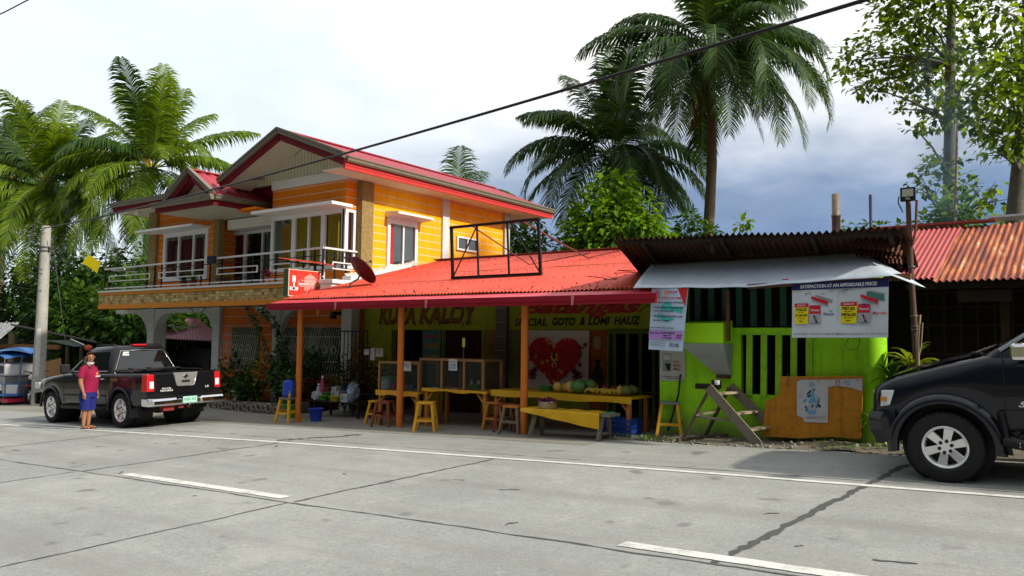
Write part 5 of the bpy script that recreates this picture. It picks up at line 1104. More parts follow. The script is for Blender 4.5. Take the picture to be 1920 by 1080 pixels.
MB().beam(ra.lerp(ta, .5), rb.lerp(tb_, .5), .045, .03).beam(ta.lerp(fa, .62)+V((0, .06, 0)), ra.lerp(ta, .47)+V((0, .05, 0)), .04, .03).build('cross_bar', M_OLDW, LD)
sp = MB().beam(gat(1270, 830)+V((0, 0, .04)), G(-4.05, 10.95, .05), .06, .05); tag(sp.build('timber_offcut', mat('dark_old_wood', (.085, .06, .04)), None, gat(1290, 826)), 'dark timber offcut lying at the foot of the ladder', 'plank')
cpw = pot('cup', 'small white cup on top of the step ladder', 'cup', ta.lerp(tb_, .35)+V((.015, 0, .03)), [(.03, 0), (.04, .06), (.036, .06), (.028, .006), (0, .006)], M_WHITE, 12)
hs = MB().tube([at(1276, 702, Y=10.94), at(1272, 740, Y=10.93), at(1262, 775, Y=10.92), at(1252, 808, Y=10.9)], .014, 7); tag(hs.build('hose', M_BLACK, None, at(1262, 775, Y=10.9)), 'thin black pipe running down the lime wall behind the grey topped stool', 'pipe')

# ---- right hand hut
HU = thing('bamboo_hut', 'dark bamboo hut with pink and rust streaked corrugated roof at right', 'hut', G(1.5, 12.4))
M_PINKROOF = mat('faded_pink_sheet', (.48, .115, .115), .55, .05, var=.15, scale=2, streak=.3, dirtcol=(.28, .05, .04))
def mat_rust():
    m_, nt_, b_ = _nt('rust_streaked_sheet'); co = coords(nt_, 'World')
    f1 = noise(nt_, co, 1.6, 5, .6, (7, .7, 1)); f2 = noise(nt_, co, 6, 5, .7)
    c = ramp(nt_, f1, [(.32, (.15, .045, .035)), (.45, (.26, .065, .045)), (.56, (.42, .12, .04)), (.645, (.50, .22, .10)), (.66, (.62, .55, .48)), (.675, (.40, .11, .04))])
    c = mixc(nt_, .4, c, ramp(nt_, f2, [(.3, .3), (.7, .7)]), 'OVERLAY'); L(nt_, c, b_.inputs['Base Color']); b_.inputs['Roughness'].default_value = .75; return m_
def hz(y): return 2.33 + (y-11.45)*.40
m = MB().corr((-2.75, 11.5, hz(11.5)+.01), (-1.42, 11.5, hz(11.5)+.01), (-1.32, 14.0, hz(14)+.02), (-2.75, 14.0, hz(14)+.02), 20, .016, 2); m.build('roof', M_PINKROOF, HU)
m = MB().corr((-1.47, 11.42, hz(11.42)-.0), (4.6, 11.42, hz(11.42)-.04), (4.6, 14.0, hz(14)), (-1.36, 14.0, hz(14)), 78, .017, 3, jit=.01); m.build('roof', mat_rust(), HU)
MB().beam((-2.7, 14.0, hz(14)+.05), (-.9, 14.0, hz(14)+.06), .25, .03).build('ridge_cap', mat('red_ridge', (.32, .06, .05), .6), HU); MB().beam((-1.0, 14.3, hz(14)+.13), (4.6, 14.3, hz(14)+.17), .5, .03).build('ridge_cap', M_TIN, HU)
MB().box((-2.6, 12.4, -.6), (5, 12.5, 2.6)).build('back_wall', mat('dark_bamboo', (.022, .014, .010), .9, var=.4, scale=8), HU)
lt = MB()
for i in range(30):
    x = -1.85 + i*.105; lt.beam((x, 12.3, .25), (x+.8, 12.3, 1.35), .014, .008); lt.beam((x+.8, 12.31, .25), (x, 12.31, 1.35), .014, .008)
for i in range(16): x = -1.85 + i*.2; lt.box((x, 12.28, 1.35), (x+.025, 12.3, 2.4))
for z in (.25, 1.35, 1.75, 2.0, 2.2): lt.box((-1.85, 12.27, z), (2, 12.29, z+.025))
lt.build('lattice', mat('lattice_brown', (.045, .022, .012), .8, var=.3), HU)
for x in (-.7, 1.2, 3): MB().box((x-.05, 11.9, -.5), (x+.05, 12.0, 2.45)).build('post', mat('lattice_brown', (.045, .022, .012)), HU)
MB().box((-1.8, 11.55, 2.22), (4.6, 11.62, 2.3)).box((-1.2, 11.6, 2.05), (-.6, 11.63, 2.2)).build('eave_batten', mat('sooty_timber', (.025, .018, .013)), HU)

# flood lamp on crooked pole
FL = thing('flood_lamp_pole', 'crooked branch pole carrying a small black flood lamp before the dark hut', 'lamp', G(-1.45, 10.75))
pts = [at(1703, 378, Y=10.7), at(1705, 440, Y=10.7), at(1710, 540, Y=10.7), at(1714, 600, Y=10.72), at(1717, 660, Y=10.75), at(1719, 700, Y=10.75)]; pts.append(V((pts[-1].x+.02, 10.75, gz(-1.4, 10.75)-.1)))
MB().tube(pts, [.030, .032, .034, .036, .038, .04, .042], 10).build('pole', mat('branch_bark', (.11, .065, .05), .85, var=.35, scale=9, bump=.4), FL)
pts = [at(1719, 375, Y=10.68), at(1717, 430, Y=10.68), at(1711, 460, Y=10.68)]; MB().tube(pts, .016, 8).build('side_stick', mat('red_brown_stick', (.16, .06, .045), .8, var=.3), FL)
pts = [at(1725, 590, Y=10.66), at(1722, 640, Y=10.66), at(1722, 700, Y=10.66)]; MB().tube(pts, .014, 7).tube([at(1730, 605, Y=10.66), at(1727, 650, Y=10.66), at(1718, 690, Y=10.66)], .008, 6).build('tied_stick', mat('pale_bamboo', (.32, .24, .14), .7), FL)
tm = MB()
for py in (500, 592, 612, 618): c = at(1711+(py-540)*.05, py, Y=10.7); tm.lathe(c, [(.042, -.008), (.042, .008)], 10)
tm.build('tie_wire', mat('tie_grey', (.2, .19, .17)), FL)
lc = at(1702, 364, Y=10.62); lt = MB().box(lc+V((-.085, -.01, -.085)), lc+V((.085, .05, .085))); LB = lt.build('lamp_housing', M_BLACK, FL, bevel=.006)
MB().box(lc+V((-.062, -.014, -.03)), lc+V((.062, -.01, .062))).build('lamp_glass', mat('lamp_lens', (.40, .45, .40), .15), LB); MB().box(lc+V((-.014, -.017, .0)), lc+V((.014, -.014, .028))).build('led', mat('led_yellow', (.6, .5, .08)), LB)
t_ = MB(); text(t_, 'TSL', lc+V((-.03, -.0115, -.07)), (1, 0, 0), (0, 0, 1), width=.06, height=.025, bold=.02); t_.build('lettering', mat('banner_letter_white', (.6, .62, .66)), LB)
MB().tube([lc+V((-.1, 0, -.02)), lc+V((-.11, 0, -.1)), lc+V((-.06, .02, -.22))], .009, 6).build('cable', mat('teal_cable', (.05, .16, .14)), FL)
# ------------------------------------------------------------------ vehicles
def mat_paint(name, col):
    m_, nt_, b_ = _nt(name); co = coords(nt_); c = mixc(nt_, noise(nt_, co, 3, 4, .6), col, [k*1.6+.002 for k in col])
    dz = N(nt_, 'ShaderNodeSeparateXYZ'); L(nt_, co, dz.inputs[0]); du = ramp(nt_, dz.outputs[2], [(.25, .16), (.75, 0.)])
    du2 = mth2m(nt_, du, ramp(nt_, noise(nt_, co, 7, 5, .7), [(.3, .3), (.7, 1.)]))
    L(nt_, mixc(nt_, du2, c, (.10, .09, .07)), b_.inputs['Base Color']); b_.inputs['Roughness'].default_value = .28; b_.inputs['Coat Weight'].default_value = .55; b_.inputs['Coat Roughness'].default_value = .03; b_.inputs['Specular IOR Level'].default_value = .15; return m_
def mth2m(nt_, a, b):
    n = N(nt_, 'ShaderNodeMath', operation='MULTIPLY'); L(nt_, a, n.inputs[0]); L(nt_, b, n.inputs[1]); return n.outputs[0]
M_PAINT = mat_paint('black_car_paint', (.004, .004, .005)); M_NAVYP = mat_paint('midnight_car_paint', (.003, .004, .009))
M_CHROME = mat('chrome', (.72, .72, .73), .10, 1.0, var=.06); M_ALLOY = mat('alloy_rim', (.50, .50, .51), .28, .9, var=.08); M_RIMC = mat('polished_rim', (.80, .80, .81), .16, .55, var=.05); M_TYRE = mat('tyre_rubber', (.016, .016, .017), .85, var=.25, scale=12, dirt=.25, dirtcol=(.06, .055, .045)); M_TRIM = mat('black_trim', (.012, .012, .013), .55, var=.2); M_CARGL = mat('car_glass', (.006, .007, .008), .03, spec=.9, var=.2); M_BADGE = mat('badge_silver', (.62, .62, .62), .45, .3, var=.05); M_CLEAR = mat('lamp_clear', (.62, .66, .66), .12, spec=.8, var=.25, scale=18); M_TAILR = mat('lamp_red', (.50, .012, .018), .15, spec=.8, var=.2, scale=14)
def shell(xs, zbf, ztf, wf, bed=None, floor=.62):
    rings = []
    for x, kind in xs:
        zb, zt, w = zbf(x), ztf(x), wf(x); h = zt-zb
        half = [(w*.93, zb), (w*.985, zb+.10*h), (w*.998, zb+.35*h), (w, zb+.62*h), (w*.985, zt-.10*min(1, h/.4)), (w*.965, zt-.035)]
        if kind == 'bed': half += [(w*.93, zt), (w*.90, zt-.004), (w*.885, floor), (0, floor)]
        else: half += [(w*.93, zt-.006), (w*.82, zt+.006), (w*.45, zt+.022), (0, zt+.028)]
        rings.append([(x, -y, z) for y, z in half] + [(x, y, z) for y, z in reversed(half[:-1])])
    n = len(rings[0]); mb = MB()
    vs = [v for r_ in rings for v in r_]
    fs = [(i*n+j, i*n+j+1, (i+1)*n+j+1, (i+1)*n+j) for i in range(len(rings)-1) for j in range(n-1)]
    fs += [(i*n+n-1, i*n, (i+1)*n, (i+1)*n+n-1) for i in range(len(rings)-1)]
    fs += [tuple(range(n)), tuple(reversed(range((len(rings)-1)*n, len(rings)*n)))]
    mb.add(vs, fs, 0, True); return mb
def arch_xs(xc, R): return [xc - R*math.cos(PI*i/16) for i in range(17)]
def wheel(root, x, y, r, w, rr, out, spokes, lugs=6, M_ALLOY=M_ALLOY):
    o = MB().lathe((x, y, r), [(0, out*w*.30), (rr*.34, out*w*.30), (rr*.38, out*w*.24), (rr*.4, out*w*.1), (0, out*w*.1)], 20, axis='Y').build('wheel', M_ALLOY, root); weld(o)
    t = MB(); h = w/2
    prof = [(rr*.97, -h*.8), (rr*1.12, -h*.98), (r*.86, -h*1.0), (r*.955, -h*.88), (r*.995, -h*.62), (r, 0), (r*.995, h*.62), (r*.955, h*.88), (r*.86, h*1.0), (rr*1.12, h*.98), (rr*.97, h*.8)]
    t.lathe((x, y, r), prof, 44, axis='Y', cap=False)
    for k in range(44):
        a = 2*PI*k/44; ca, sa = math.cos(a), math.sin(a)
        for s in (-1, 1): t.beam((x+ca*r*.955, y+s*h*.9, r+sa*r*.955), (x+ca*r*1.0, y+s*h*.35, r+sa*r*1.0), .022, .014, up=(ca, 0, sa))
    weld(t.build('tyre', M_TYRE, o), 30)
    m_ = MB(); m_.lathe((x, y, r), [(rr*1.0, out*h*.86), (rr*.95, out*h*.90), (rr*.87, out*h*.74), (rr*.86, -out*h*.5)], 40, axis='Y', cap=False)
    for k in range(spokes):
        a = 2*PI*k/spokes + .3; ca, sa = math.cos(a), math.sin(a); pa, pb = -sa, ca
        def Q_(rad, wd, dep): return [(x+ca*rad-pa*wd, y+out*dep, r+sa*rad-pb*wd), (x+ca*rad+pa*wd, y+out*dep, r+sa*rad+pb*wd)]
        i0, i1 = Q_(rr*.3, rr*.17, h*.56), Q_(rr*.3, rr*.17, h*.2); o0, o1 = Q_(rr*.92, rr*.21, h*.72), Q_(rr*.92, rr*.21, h*.30)
        m_.hexa([i1[0], i1[1], o1[1], o1[0], i0[0], i0[1], o0[1], o0[0]])
    m_.build('rim', M_ALLOY, o, bevel=.006)
    b_ = MB().lathe((x, y, r), [(rr*.9, -out*h*.1), (rr*.5, -out*h*.05), (0, -out*h*.05)], 24, axis='Y'); b_.build('brake_disc', mat('brake_dark', (.03, .028, .026), .6, .3), o)
    l_ = MB()
    for k in range(lugs): a = 2*PI*k/lugs+.3; l_.lathe((x+math.cos(a)*rr*.27, y, r+math.sin(a)*rr*.27), [(.017, out*h*.5), (.017, out*h*.66), (0, out*h*.66)], 8, axis='Y')
    l_.build('lug_nut', M_TRIM, o); return o
def house_rings(levels, name, m_, root, rc=.14, mi_top=True):
    """levels: (x0, x1, halfwidth, z)"""
    mb = MB(); n = 0; vs = []
    for (x0, x1, hw, z) in levels:
        ring = []
        for cx_, cy_, a0 in ((x1, hw, 0), (x0, hw, PI/2), (x0, -hw, PI), (x1, -hw, 3*PI/2)):
            for k in range(5):
                a = a0 + PI/2*k/4; px_ = cx_ - math.copysign(rc, 1 if cx_ == x1 else -1) + rc*math.cos(a); py_ = cy_ - math.copysign(rc, cy_) + rc*math.sin(a); ring.append((px_, py_, z))
        n = len(ring); vs += ring
    fs = [(i*n+j, i*n+(j+1) % n, (i+1)*n+(j+1) % n, (i+1)*n+j) for i in range(len(levels)-1) for j in range(n)] + [tuple(range((len(levels)-1)*n, len(levels)*n))]
    mb.add(vs, fs, 0, True); return mb.build(name, m_, root)
def bil(a, b, c, d, u, v, out=(0, 0, 0)): return V(a).lerp(V(b), u).lerp(V(d).lerp(V(c), u), v) + V(out)

# ---- black pickup
PK = thing('pickup_truck', 'black double cab pickup truck parked with its tailgate towards the shop', 'pickup truck')
XF, XRr, WR = -1.66, 1.50, .375
def pzb(x):
    z = .40 + (.10 if x < -2.2 else 0) + (.12*min(1, max(0, (x-1.9)/.4)))
    for xc in (XF, XRr):
        d_ = abs(x-xc)
        if d_ < .455: z = max(z, WR + math.sqrt(.455**2-d_**2))
    return z
def interp(pts):
    def f_(x):
        if x <= pts[0][0]: return pts[0][1]
        for (a, b), (c, d) in zip(pts, pts[1:]):
            if x <= c: t = (x-a)/(c-a) if c > a else 1; return b+(d-b)*t
        return pts[-1][1]
    return f_
pzt = interp([(-2.58, .86), (-2.52, .96), (-2.35, 1.03), (-1.7, 1.10), (-1.02, 1.16), (-.9, 1.165), (.95, 1.165), (1.02, 1.155), (2.56, 1.155)]); pw = interp([(-2.58, .70), (-2.45, .83), (-2.0, .90), (-1.2, .925), (2.2, .925), (2.56, .905)])
xs_ = sorted(set([round(v, 4) for v in [-2.58, -2.52, -2.45, -2.35, -2.2, -2.0, -1.1, -1.0, -.8, -.4, 0, .4, .8, .99] + arch_xs(XF, .4549) + arch_xs(XRr, .4549) + [XF-.456, XF+.456, XRr-.456, XRr+.456, 2.1, 2.25, 2.4]]))
st = [(x, 'bed' if x >= 1.03 else 'n') for x in xs_] + [(2.47, 'bed'), (2.471, 'n'), (2.56, 'n')]
o = shell(st, pzb, pzt, pw).build('body', M_PAINT, PK); weld(o, 38)
CAB = house_rings([(-1.02, 1.0, .845, 1.12), (-.98, .985, .84, 1.19), (-.28, .80, .665, 1.68), (-.17, .74, .625, 1.745), (.0, .66, .55, 1.775)], 'cab', M_PAINT, PK, .12); weld(CAB, 50)
def pside(s): return [(-.93, s*.838, 1.2), (.93, s*.838, 1.2), (.74, s*.672, 1.665), (-.22, s*.672, 1.665)]
for s in (-1, 1):
    a, b, c, d = pside(s); ou = (0, s*.008, .003)
    for (u0, u1, u2, u3) in ((.10, .50, .50, .04), (.54, .93, .93, .54)):
        MB().poly([bil(a, b, c, d, u0, .06, ou), bil(a, b, c, d, u1, .06, ou), bil(a, b, c, d, u2, .93, ou), bil(a, b, c, d, u3, .93, ou)]).build('side_window', M_CARGL, PK)
    MB().tube([bil(a, b, c, d, .02, .02, (0, s*.014, .0)), bil(a, b, c, d, .98, .02, (0, s*.014, 0))], .008, 5).build('window_trim', M_CHROME, PK)
    dl = MB()
    for x in (-.98, -.02, .94): dl.box((x-.004, s*.922, .48), (x+.004, s*.9275, 1.14))
    dl.box((-.98, s*.926, .66), (.94, s*.934, .70)); dl.build('door_seam', M_TRIM, PK)
    for x in (-.16, .80): MB().box((x-.07, s*.918, 1.03), (x+.07, s*.952, 1.06)).build('door_handle', M_CHROME, PK, bevel=.008)
    mr = MB().box((-.80, s*.90, 1.17), (-.70, s*1.12, 1.38)); mo = mr.build('mirror', M_TRIM, PK, bevel=.03); MB().beam((-.75, s*.84, 1.2), (-.75, s*.95, 1.24), .05).build('stem', M_TRIM, mo)
    stp = MB().tube([(-1.1, s*.86, .42), (-1.0, s*.95, .40), (.9, s*.95, .40), (1.0, s*.86, .42)], .04, 10).box((-.9, s*.88, .42), (.85, s*.985, .445)); stp.build('side_step', M_TRIM, PK)
    for xc in (XF, XRr):
        fl_ = MB(); pts = [(xc - .47*math.cos(PI*i/18), s*.925, WR+.47*math.sin(PI*i/18)) for i in range(19)]; fl_.tube(pts, .028, 8); fl_.build('arch_flare', M_PAINT, PK)
        well = MB().lathe((xc, s*.55, WR), [(.44, -.18), (.44, .18)], 24, axis='Y'); well.build('wheel_well', M_TRIM, PK)
        wheel(PK, xc, s*.79, WR, .25, .25, s, 6, 6, M_RIMC)
    fpz = MB().hexa([(XRr+.40, s*.68, .22), (XRr+.42, s*.68, .22), (XRr+.42, s*.92, .22), (XRr+.40, s*.92, .22), (XRr+.43, s*.68, .56), (XRr+.45, s*.68, .56), (XRr+.45, s*.92, .56), (XRr+.43, s*.92, .56)]); fpz.build('mud_flap', mat('mud_flap', (.035, .038, .042), .6), PK)
    tl = MB().hexa([(2.40, s*.86, .78), (2.585, s*.74, .78), (2.575, s*.905, .78), (2.40, s*.935, .78), (2.40, s*.86, 1.135), (2.575, s*.74, 1.135), (2.565, s*.895, 1.135), (2.42, s*.925, 1.135)]); to = tl.build('tail_light', M_TAILR, PK, bevel=.012)
    MB().box((2.56, s*.755, .84), (2.592, s*.85, .985)).build('lens', M_CLEAR, to, bevel=.006)
    hl = MB().box((-2.56, s*.55, .80), (-2.30, s*.885, .95)).build('headlight', M_CLEAR, PK, bevel=.02)
    MB().box((1.15, s*.9305, 1.0), (1.42, s*.934, 1.06)).build('side_decal', mat('gold_decal', (.16, .11, .04), .5, var=.5, scale=30), PK)
MB().hexa([(-2.70, -.84, .42), (-2.45, -.93, .42), (-2.45, .93, .42), (-2.70, .84, .42), (-2.70, -.84, .70), (-2.45, -.93, .72), (-2.45, .93, .72), (-2.70, .84, .70)]).build('front_bumper', M_PAINT, PK, bevel=.04)
MB().box((-2.615, -.5, .74), (-2.56, .5, .95)).build('grille', M_CHROME, PK, bevel=.02)
# windscreen, rear window
a, b, c, d = (.995, -.74, 1.205), (.995, .74, 1.205), (.82, .57, 1.66), (.82, -.57, 1.66)
rwv = [bil(a, b, c, d, *p, (.012, 0, .004)) for p in ((.03, .06), (.97, .06), (.95, .95), (.05, .95))]
o = MB().poly(rwv).build('rear_window', M_CARGL, PK)
MB().tube([bil(a, b, c, d, *p, (.016, 0, .005)) for p in ((.0, .0), (.02, .5), (.04, .97), (.5, 1.0), (.96, .97), (.98, .5), (1., .0))], .009, 5).build('window_trim', M_CHROME, o)
MB().poly([bil(a, b, c, d, *p, (.018, 0, .006)) for p in ((.09, .74), (.22, .74), (.21, .92), (.10, .92))]).build('sticker', M_WHITE, o)
t_ = MB(); p0 = bil(a, b, c, d, .11, .79, (.022, 0, .008)); text(t_, '2748', p0, V(b)-V(a), V(d)-V(a)+V((0, .17, 0)), width=.13, bold=.02); t_.build('lettering', M_INK, o)
a, b, c, d = (-.99, .74, 1.2), (-.99, -.74, 1.2), (-.29, -.57, 1.67), (-.29, .57, 1.67); MB().poly([bil(a, b, c, d, *p, (-.012, 0, .012)) for p in ((.03, .04), (.97, .04), (.96, .96), (.04, .96))]).build('windscreen', M_CARGL, PK)
MB().box((.58, -.17, 1.762), (.74, .17, 1.80)).build('brake_light', M_TAILR, PK, bevel=.01)
for s in (-1, 1): MB().tube([(-.15, s*.56, 1.775), (-.05, s*.56, 1.80), (.6, s*.55, 1.80), (.7, s*.55, 1.775)], .014, 6).build('roof_rail', M_TRIM, PK)
rb_ = MB().tube([(1.12, -.86, 1.16), (1.12, -.8, 1.23), (1.12, .8, 1.23), (1.12, .86, 1.16)], .022, 8).tube([(1.12, -.83, 1.20), (1.9, -.85, 1.19)], .018, 8).tube([(1.12, .83, 1.20), (1.9, .85, 1.19)], .018, 8)
for y in (-.45, 0, .5): rb_.box((1.09, y-.05, 1.235), (1.15, y+.05, 1.27))
rb_.build('bed_bar', M_TRIM, PK)
# tailgate
tg_ = MB().box((2.545, -.735, .70), (2.578, .735, 1.15)); TG = tg_.build('tailgate', M_PAINT, PK, bevel=.02)
hp_ = MB().prism([(2.578, -.30, 1.148), (2.578, -.22, .885), (2.578, -.18, .86), (2.578, .18, .86), (2.578, .22, .885), (2.578, .30, 1.148)], (.014, 0, 0)); HPo = hp_.build('handle_plate', mat('satin_silver', (.40, .40, .40), .35, .7), TG, bevel=.005)
MB().tube([(2.594, -.29, 1.14), (2.594, -.215, .885), (2.594, -.175, .862), (2.594, .175, .862), (2.594, .215, .885), (2.594, .29, 1.14)], .007, 5).build('rim', M_CHROME, HPo)
MB().box((2.590, -.10, .935), (2.596, .10, .985)).build('handle_slot', M_TRIM, HPo)
em_ = MB().lathe((2.594, 0, 1.065), [(.052, 0), (.052, .012), (.038, .012), (.038, 0)], 20, axis='X').box((2.594, -.062, 1.055), (2.610, .062, 1.077)); em_.build('emblem', M_CHROME, HPo)
t_ = MB(); text(t_, 'FRONTIER', (2.582, -.56, .815), (0, 1, 0), (0, 0, 1), width=.22, height=.03, bold=.03); text(t_, 'NAVARA', (2.582, -.60, .765), (0, 1, 0), (0, 0, 1), width=.30, height=.04, shear=.2, bold=.03); text(t_, 'LE', (2.582, .50, .80), (0, 1, 0), (0, 0, 1), width=.09, height=.045, bold=.02); t_.build('lettering', M_BADGE, TG)
rbm = MB(); pr_ = [(2.50, .48), (2.72, .47), (2.76, .50), (2.76, .58), (2.72, .635), (2.50, .64)]
secs = [(-.93, -.10), (-.86, 0), (-.30, 0), (-.28, -.02), (.28, -.02), (.30, 0), (.86, 0), (.93, -.10)]
vs = [(x+dx, y, z) for y, dx in secs for x, z in pr_]; n = len(pr_); rbm.add(vs, [(i*n+j, i*n+(j+1) % n, (i+1)*n+(j+1) % n, (i+1)*n+j) for i in range(len(secs)-1) for j in range(n)] + [tuple(reversed(range(n))), tuple(range((len(secs)-1)*n, len(secs)*n))])
RBo = rbm.build('rear_bumper', M_CHROME, PK, bevel=.012)
MB().box((2.5, -.3, .635), (2.74, .3, .642)).build('step_pad', M_TRIM, RBo)
MB().box((2.745, -.17, .505), (2.765, .17, .64)).build('plate', mat('plate_mint', (.35, .62, .52), .5), RBo)
t_ = MB(); text(t_, 'UQU 352', (2.7675, -.145, .545), (0, 1, 0), (0, 0, 1), width=.29, height=.065, bold=.02); t_.build('lettering', mat('plate_green', (.05, .20, .16)), RBo)
MB().box((-.6+2.0, -.62, .36), (2.45, .62, .52)).tube([(1.5, -.7, .375), (1.5, .7, .375)], .06, 10).lathe((1.5, 0, .375), [(0, -.12), (.13, -.08), (.13, .08), (0, .12)], 14, axis='X').box((-2.3, -.7, .42), (1.3, .7, .50)).build('underside', M_TRIM, PK)
MB().box((2.62, -.03, .40), (2.76, .03, .46)).lathe((2.74, 0, .46), [(.02, 0), (.02, .03), (.03, .05), (0, .08)], 10).build('tow_hitch', M_CHROME, PK); MB().box((2.45, -.55, .36), (2.62, -.30, .46)).box((2.6, -.2, .40), (2.64, -.08, .44)).build('towing_bracket', mat('dull_red', (.22, .02, .02)), PK)
PK.scale = (.93, .885, .93); PK.location = (-16.87, 8.98, gz(-16.87, 8.98)); PK.rotation_euler = (math.atan(.02), -math.atan(.036), 0)

# ---- dark blue black sports utility vehicle on the right
SV = thing('sports_utility_vehicle', 'midnight black sports utility vehicle entering the picture at right edge', 'car')
R_ = .338
def szb(x):
    z = .44
    for xc in (0, 2.68):
        d_ = abs(x-xc)
        if d_ < .415: z = max(z, R_ + math.sqrt(.415**2-d_**2))
    return z
szt = interp([(-.66, .78), (-.64, .87), (-.60, .915), (-.45, .99), (0, 1.115), (.30, 1.185), (.42, 1.215), (3.5, 1.22), (3.62, 1.15)]); sw_ = interp([(-.66, .66), (-.60, .745), (-.42, .80), (.2, .825), (3.3, .825), (3.62, .76)])
xs_ = sorted(set([round(v, 4) for v in [-.66, -.64, -.60, -.55, -.5, .6, .9, 1.3, 1.7, 2.0, 3.2, 3.4, 3.62] + arch_xs(0, .4149) + arch_xs(2.68, .4149) + [-.416, .416, 2.264, 3.096]]))
o = shell([(x, 'n') for x in xs_], szb, szt, sw_).build('body', M_NAVYP, SV); weld(o, 38)
o = house_rings([(.34, 3.58, .79, 1.18), (.40, 3.56, .785, 1.24), (1.28, 3.44, .66, 1.78), (1.45, 3.36, .62, 1.85), (1.7, 3.2, .52, 1.88)], 'cabin', M_NAVYP, SV, .10); weld(o, 50)
hd = MB().grid(lambda u, v: V((-.60+.91*u, (-.62+1.24*v)*(1-.08*(1-u)), szt(-.60+.91*u)+.03+.03*math.sin(v*PI)*min(1, u*5))), 14, 10); hd.build('bonnet', M_NAVYP, SV)
for s in (-1, 1):
    a, b, c, d = (.46, s*.787, 1.245), (3.45, s*.787, 1.245), (3.36, s*.665, 1.765), (1.28, s*.665, 1.765); ou = (0, s*.008, .003)
    for us in ((.06, .40, .40, .02), (.43, .70, .70, .43), (.73, .97, .97, .73)): MB().poly([bil(a, b, c, d, us[0], .05, ou), bil(a, b, c, d, us[1], .05, ou), bil(a, b, c, d, us[2], .93, ou), bil(a, b, c, d, us[3], .93, ou)]).build('side_window', M_CARGL, SV)
    mo = MB().box((.60, s*.90, 1.17), (.73, s*1.09, 1.33)).build('mirror', M_CHROME, SV, bevel=.035); MB().beam((.68, s*.79, 1.2), (.68, s*.93, 1.21), .06, .05).build('stem', M_TRIM, mo)
    vz = MB().poly([bil(a, b, c, d, .05, .5, (0, s*.03, .02)), bil(a, b, c, d, .25, 1.0, (0, s*.03, .0)), bil(a, b, c, d, .05, 1.0, (0, s*.03, 0))]); 
    MB().tube([(.50, s*.80, 1.26), (1.28, s*.685, 1.775), (1.6, s*.66, 1.80)], .018, 6).build('window_visor', mat('visor_grey', (.25, .28, .32), .15), SV)
    sm_ = MB()
    for x in (.52, 1.55): sm_.box((x-.004, s*.823, .50), (x+.004, s*.829, 1.2))
    sm_.box((.52, s*.826, .70), (2.1, s*.832, .71)); sm_.build('door_seam', M_TRIM, SV)
    MB().box((1.32, s*.82, 1.04), (1.47, s*.85, 1.075)).build('door_handle', M_CHROME, SV, bevel=.008)
    for xc in (0, 2.68):
        fm_ = MB(); arc = []; 
        for i in range(25):
            t = PI*(-.04 + 1.08*i/24); arc.append((math.cos(t), math.sin(t)))
        prof = [(.408, .80), (.412, .875), (.435, .89), (.485, .875), (.515, .825)]
        vs = [(xc-ca*r_, s*y_, R_+sa*r_) for ca, sa in arc for r_, y_ in prof]; n = len(prof)
        fm_.add(vs, [(i*n+j, i*n+j+1, (i+1)*n+j+1, (i+1)*n+j) for i in range(len(arc)-1) for j in range(n-1)], 0, True); fm_.build('arch_flare', M_NAVYP, SV)
        MB().lathe((xc, s*.45, R_), [(.405, -.2), (.405, .3)], 24, axis='Y').build('wheel_well', M_TRIM, SV)
        wheel(SV, xc, s*.735, R_, .25, .203, s, 6, 6, M_RIMC)
    MB().tube([(.55, s*.80, .42), (.62, s*.92, .40), (2.1, s*.92, .40), (2.2, s*.80, .42)], .045, 12).build('side_step', M_ALLOY, SV); MB().tube([(.50, s*.86, .42), (.64, s*.92, .40), (.72, s*.92, .40)], .05, 10).build('step_end', M_TRIM, SV)
    MB().hexa([(.47, s*.66, .28), (.50, s*.66, .28), (.56, s*.90, .30), (.53, s*.90, .30), (.36, s*.66, .60), (.39, s*.66, .60), (.50, s*.88, .70), (.47, s*.88, .70)]).build('mud_flap', M_TRIM, SV)
    hl = MB().hexa([(-.675, s*.52, .70), (-.56, s*.775, .71), (-.47, s*.812, .73), (-.5, s*.5, .70), (-.655, s*.52, .865), (-.54, s*.77, .875), (-.42, s*.806, .88), (-.5, s*.5, .87)]); ho = hl.build('headlight', M_CLEAR, SV, bevel=.008)
    MB().box((-.555, s*.78, .77), (-.50, s*.806, .81)).build('indicator', mat('amber_lens', (.55, .20, .02), .2), ho)
    t_ = MB(); text(t_, 'SPORTIVO', (.62 if s < 0 else 1.25, s*.8315, .735), (-s*1, 0, 0) if s > 0 else (1, 0, 0), (0, 0, 1), width=.60, height=.055, shear=.3, bold=.03); t_.build('lettering', M_BADGE, SV)
a, b, c, d = (.36, .70, 1.23), (.36, -.70, 1.23), (1.27, -.58, 1.775), (1.27, .58, 1.775); MB().poly([bil(a, b, c, d, *p, (-.008, 0, .012)) for p in ((.03, .04), (.97, .04), (.96, .97), (.04, .97))]).build('windscreen', M_CARGL, SV)
MB().tube([(.33, -.4, 1.25), (.36, .1, 1.275), (.45, .2, 1.30)], .012, 6).tube([(.28, -.55, 1.235), (.36, -.45, 1.27), (.33, -.1, 1.27)], .010, 6).box((.24, -.6, 1.215), (.33, -.3, 1.24)).build('wiper', M_TRIM, SV)
fbm = MB(); pr_ = [(-.42, .36), (-.66, .36), (-.725, .46), (-.735, .60), (-.70, .665), (-.42, .69)]; secs = [(-.865, .30), (-.86, .22), (-.76, .06), (-.5, 0), (.5, 0), (.76, .06), (.86, .22), (.865, .30)]
vs = [(x+dx*.8 if x < -.5 else x, y, z) for y, dx in secs for x, z in pr_]; n = len(pr_); fbm.add(vs, [(i*n+j, i*n+(j+1) % n, (i+1)*n+(j+1) % n, (i+1)*n+j) for i in range(len(secs)-1) for j in range(n)] + [tuple(reversed(range(n))), tuple(range((len(secs)-1)*n, len(secs)*n))], 0, True)
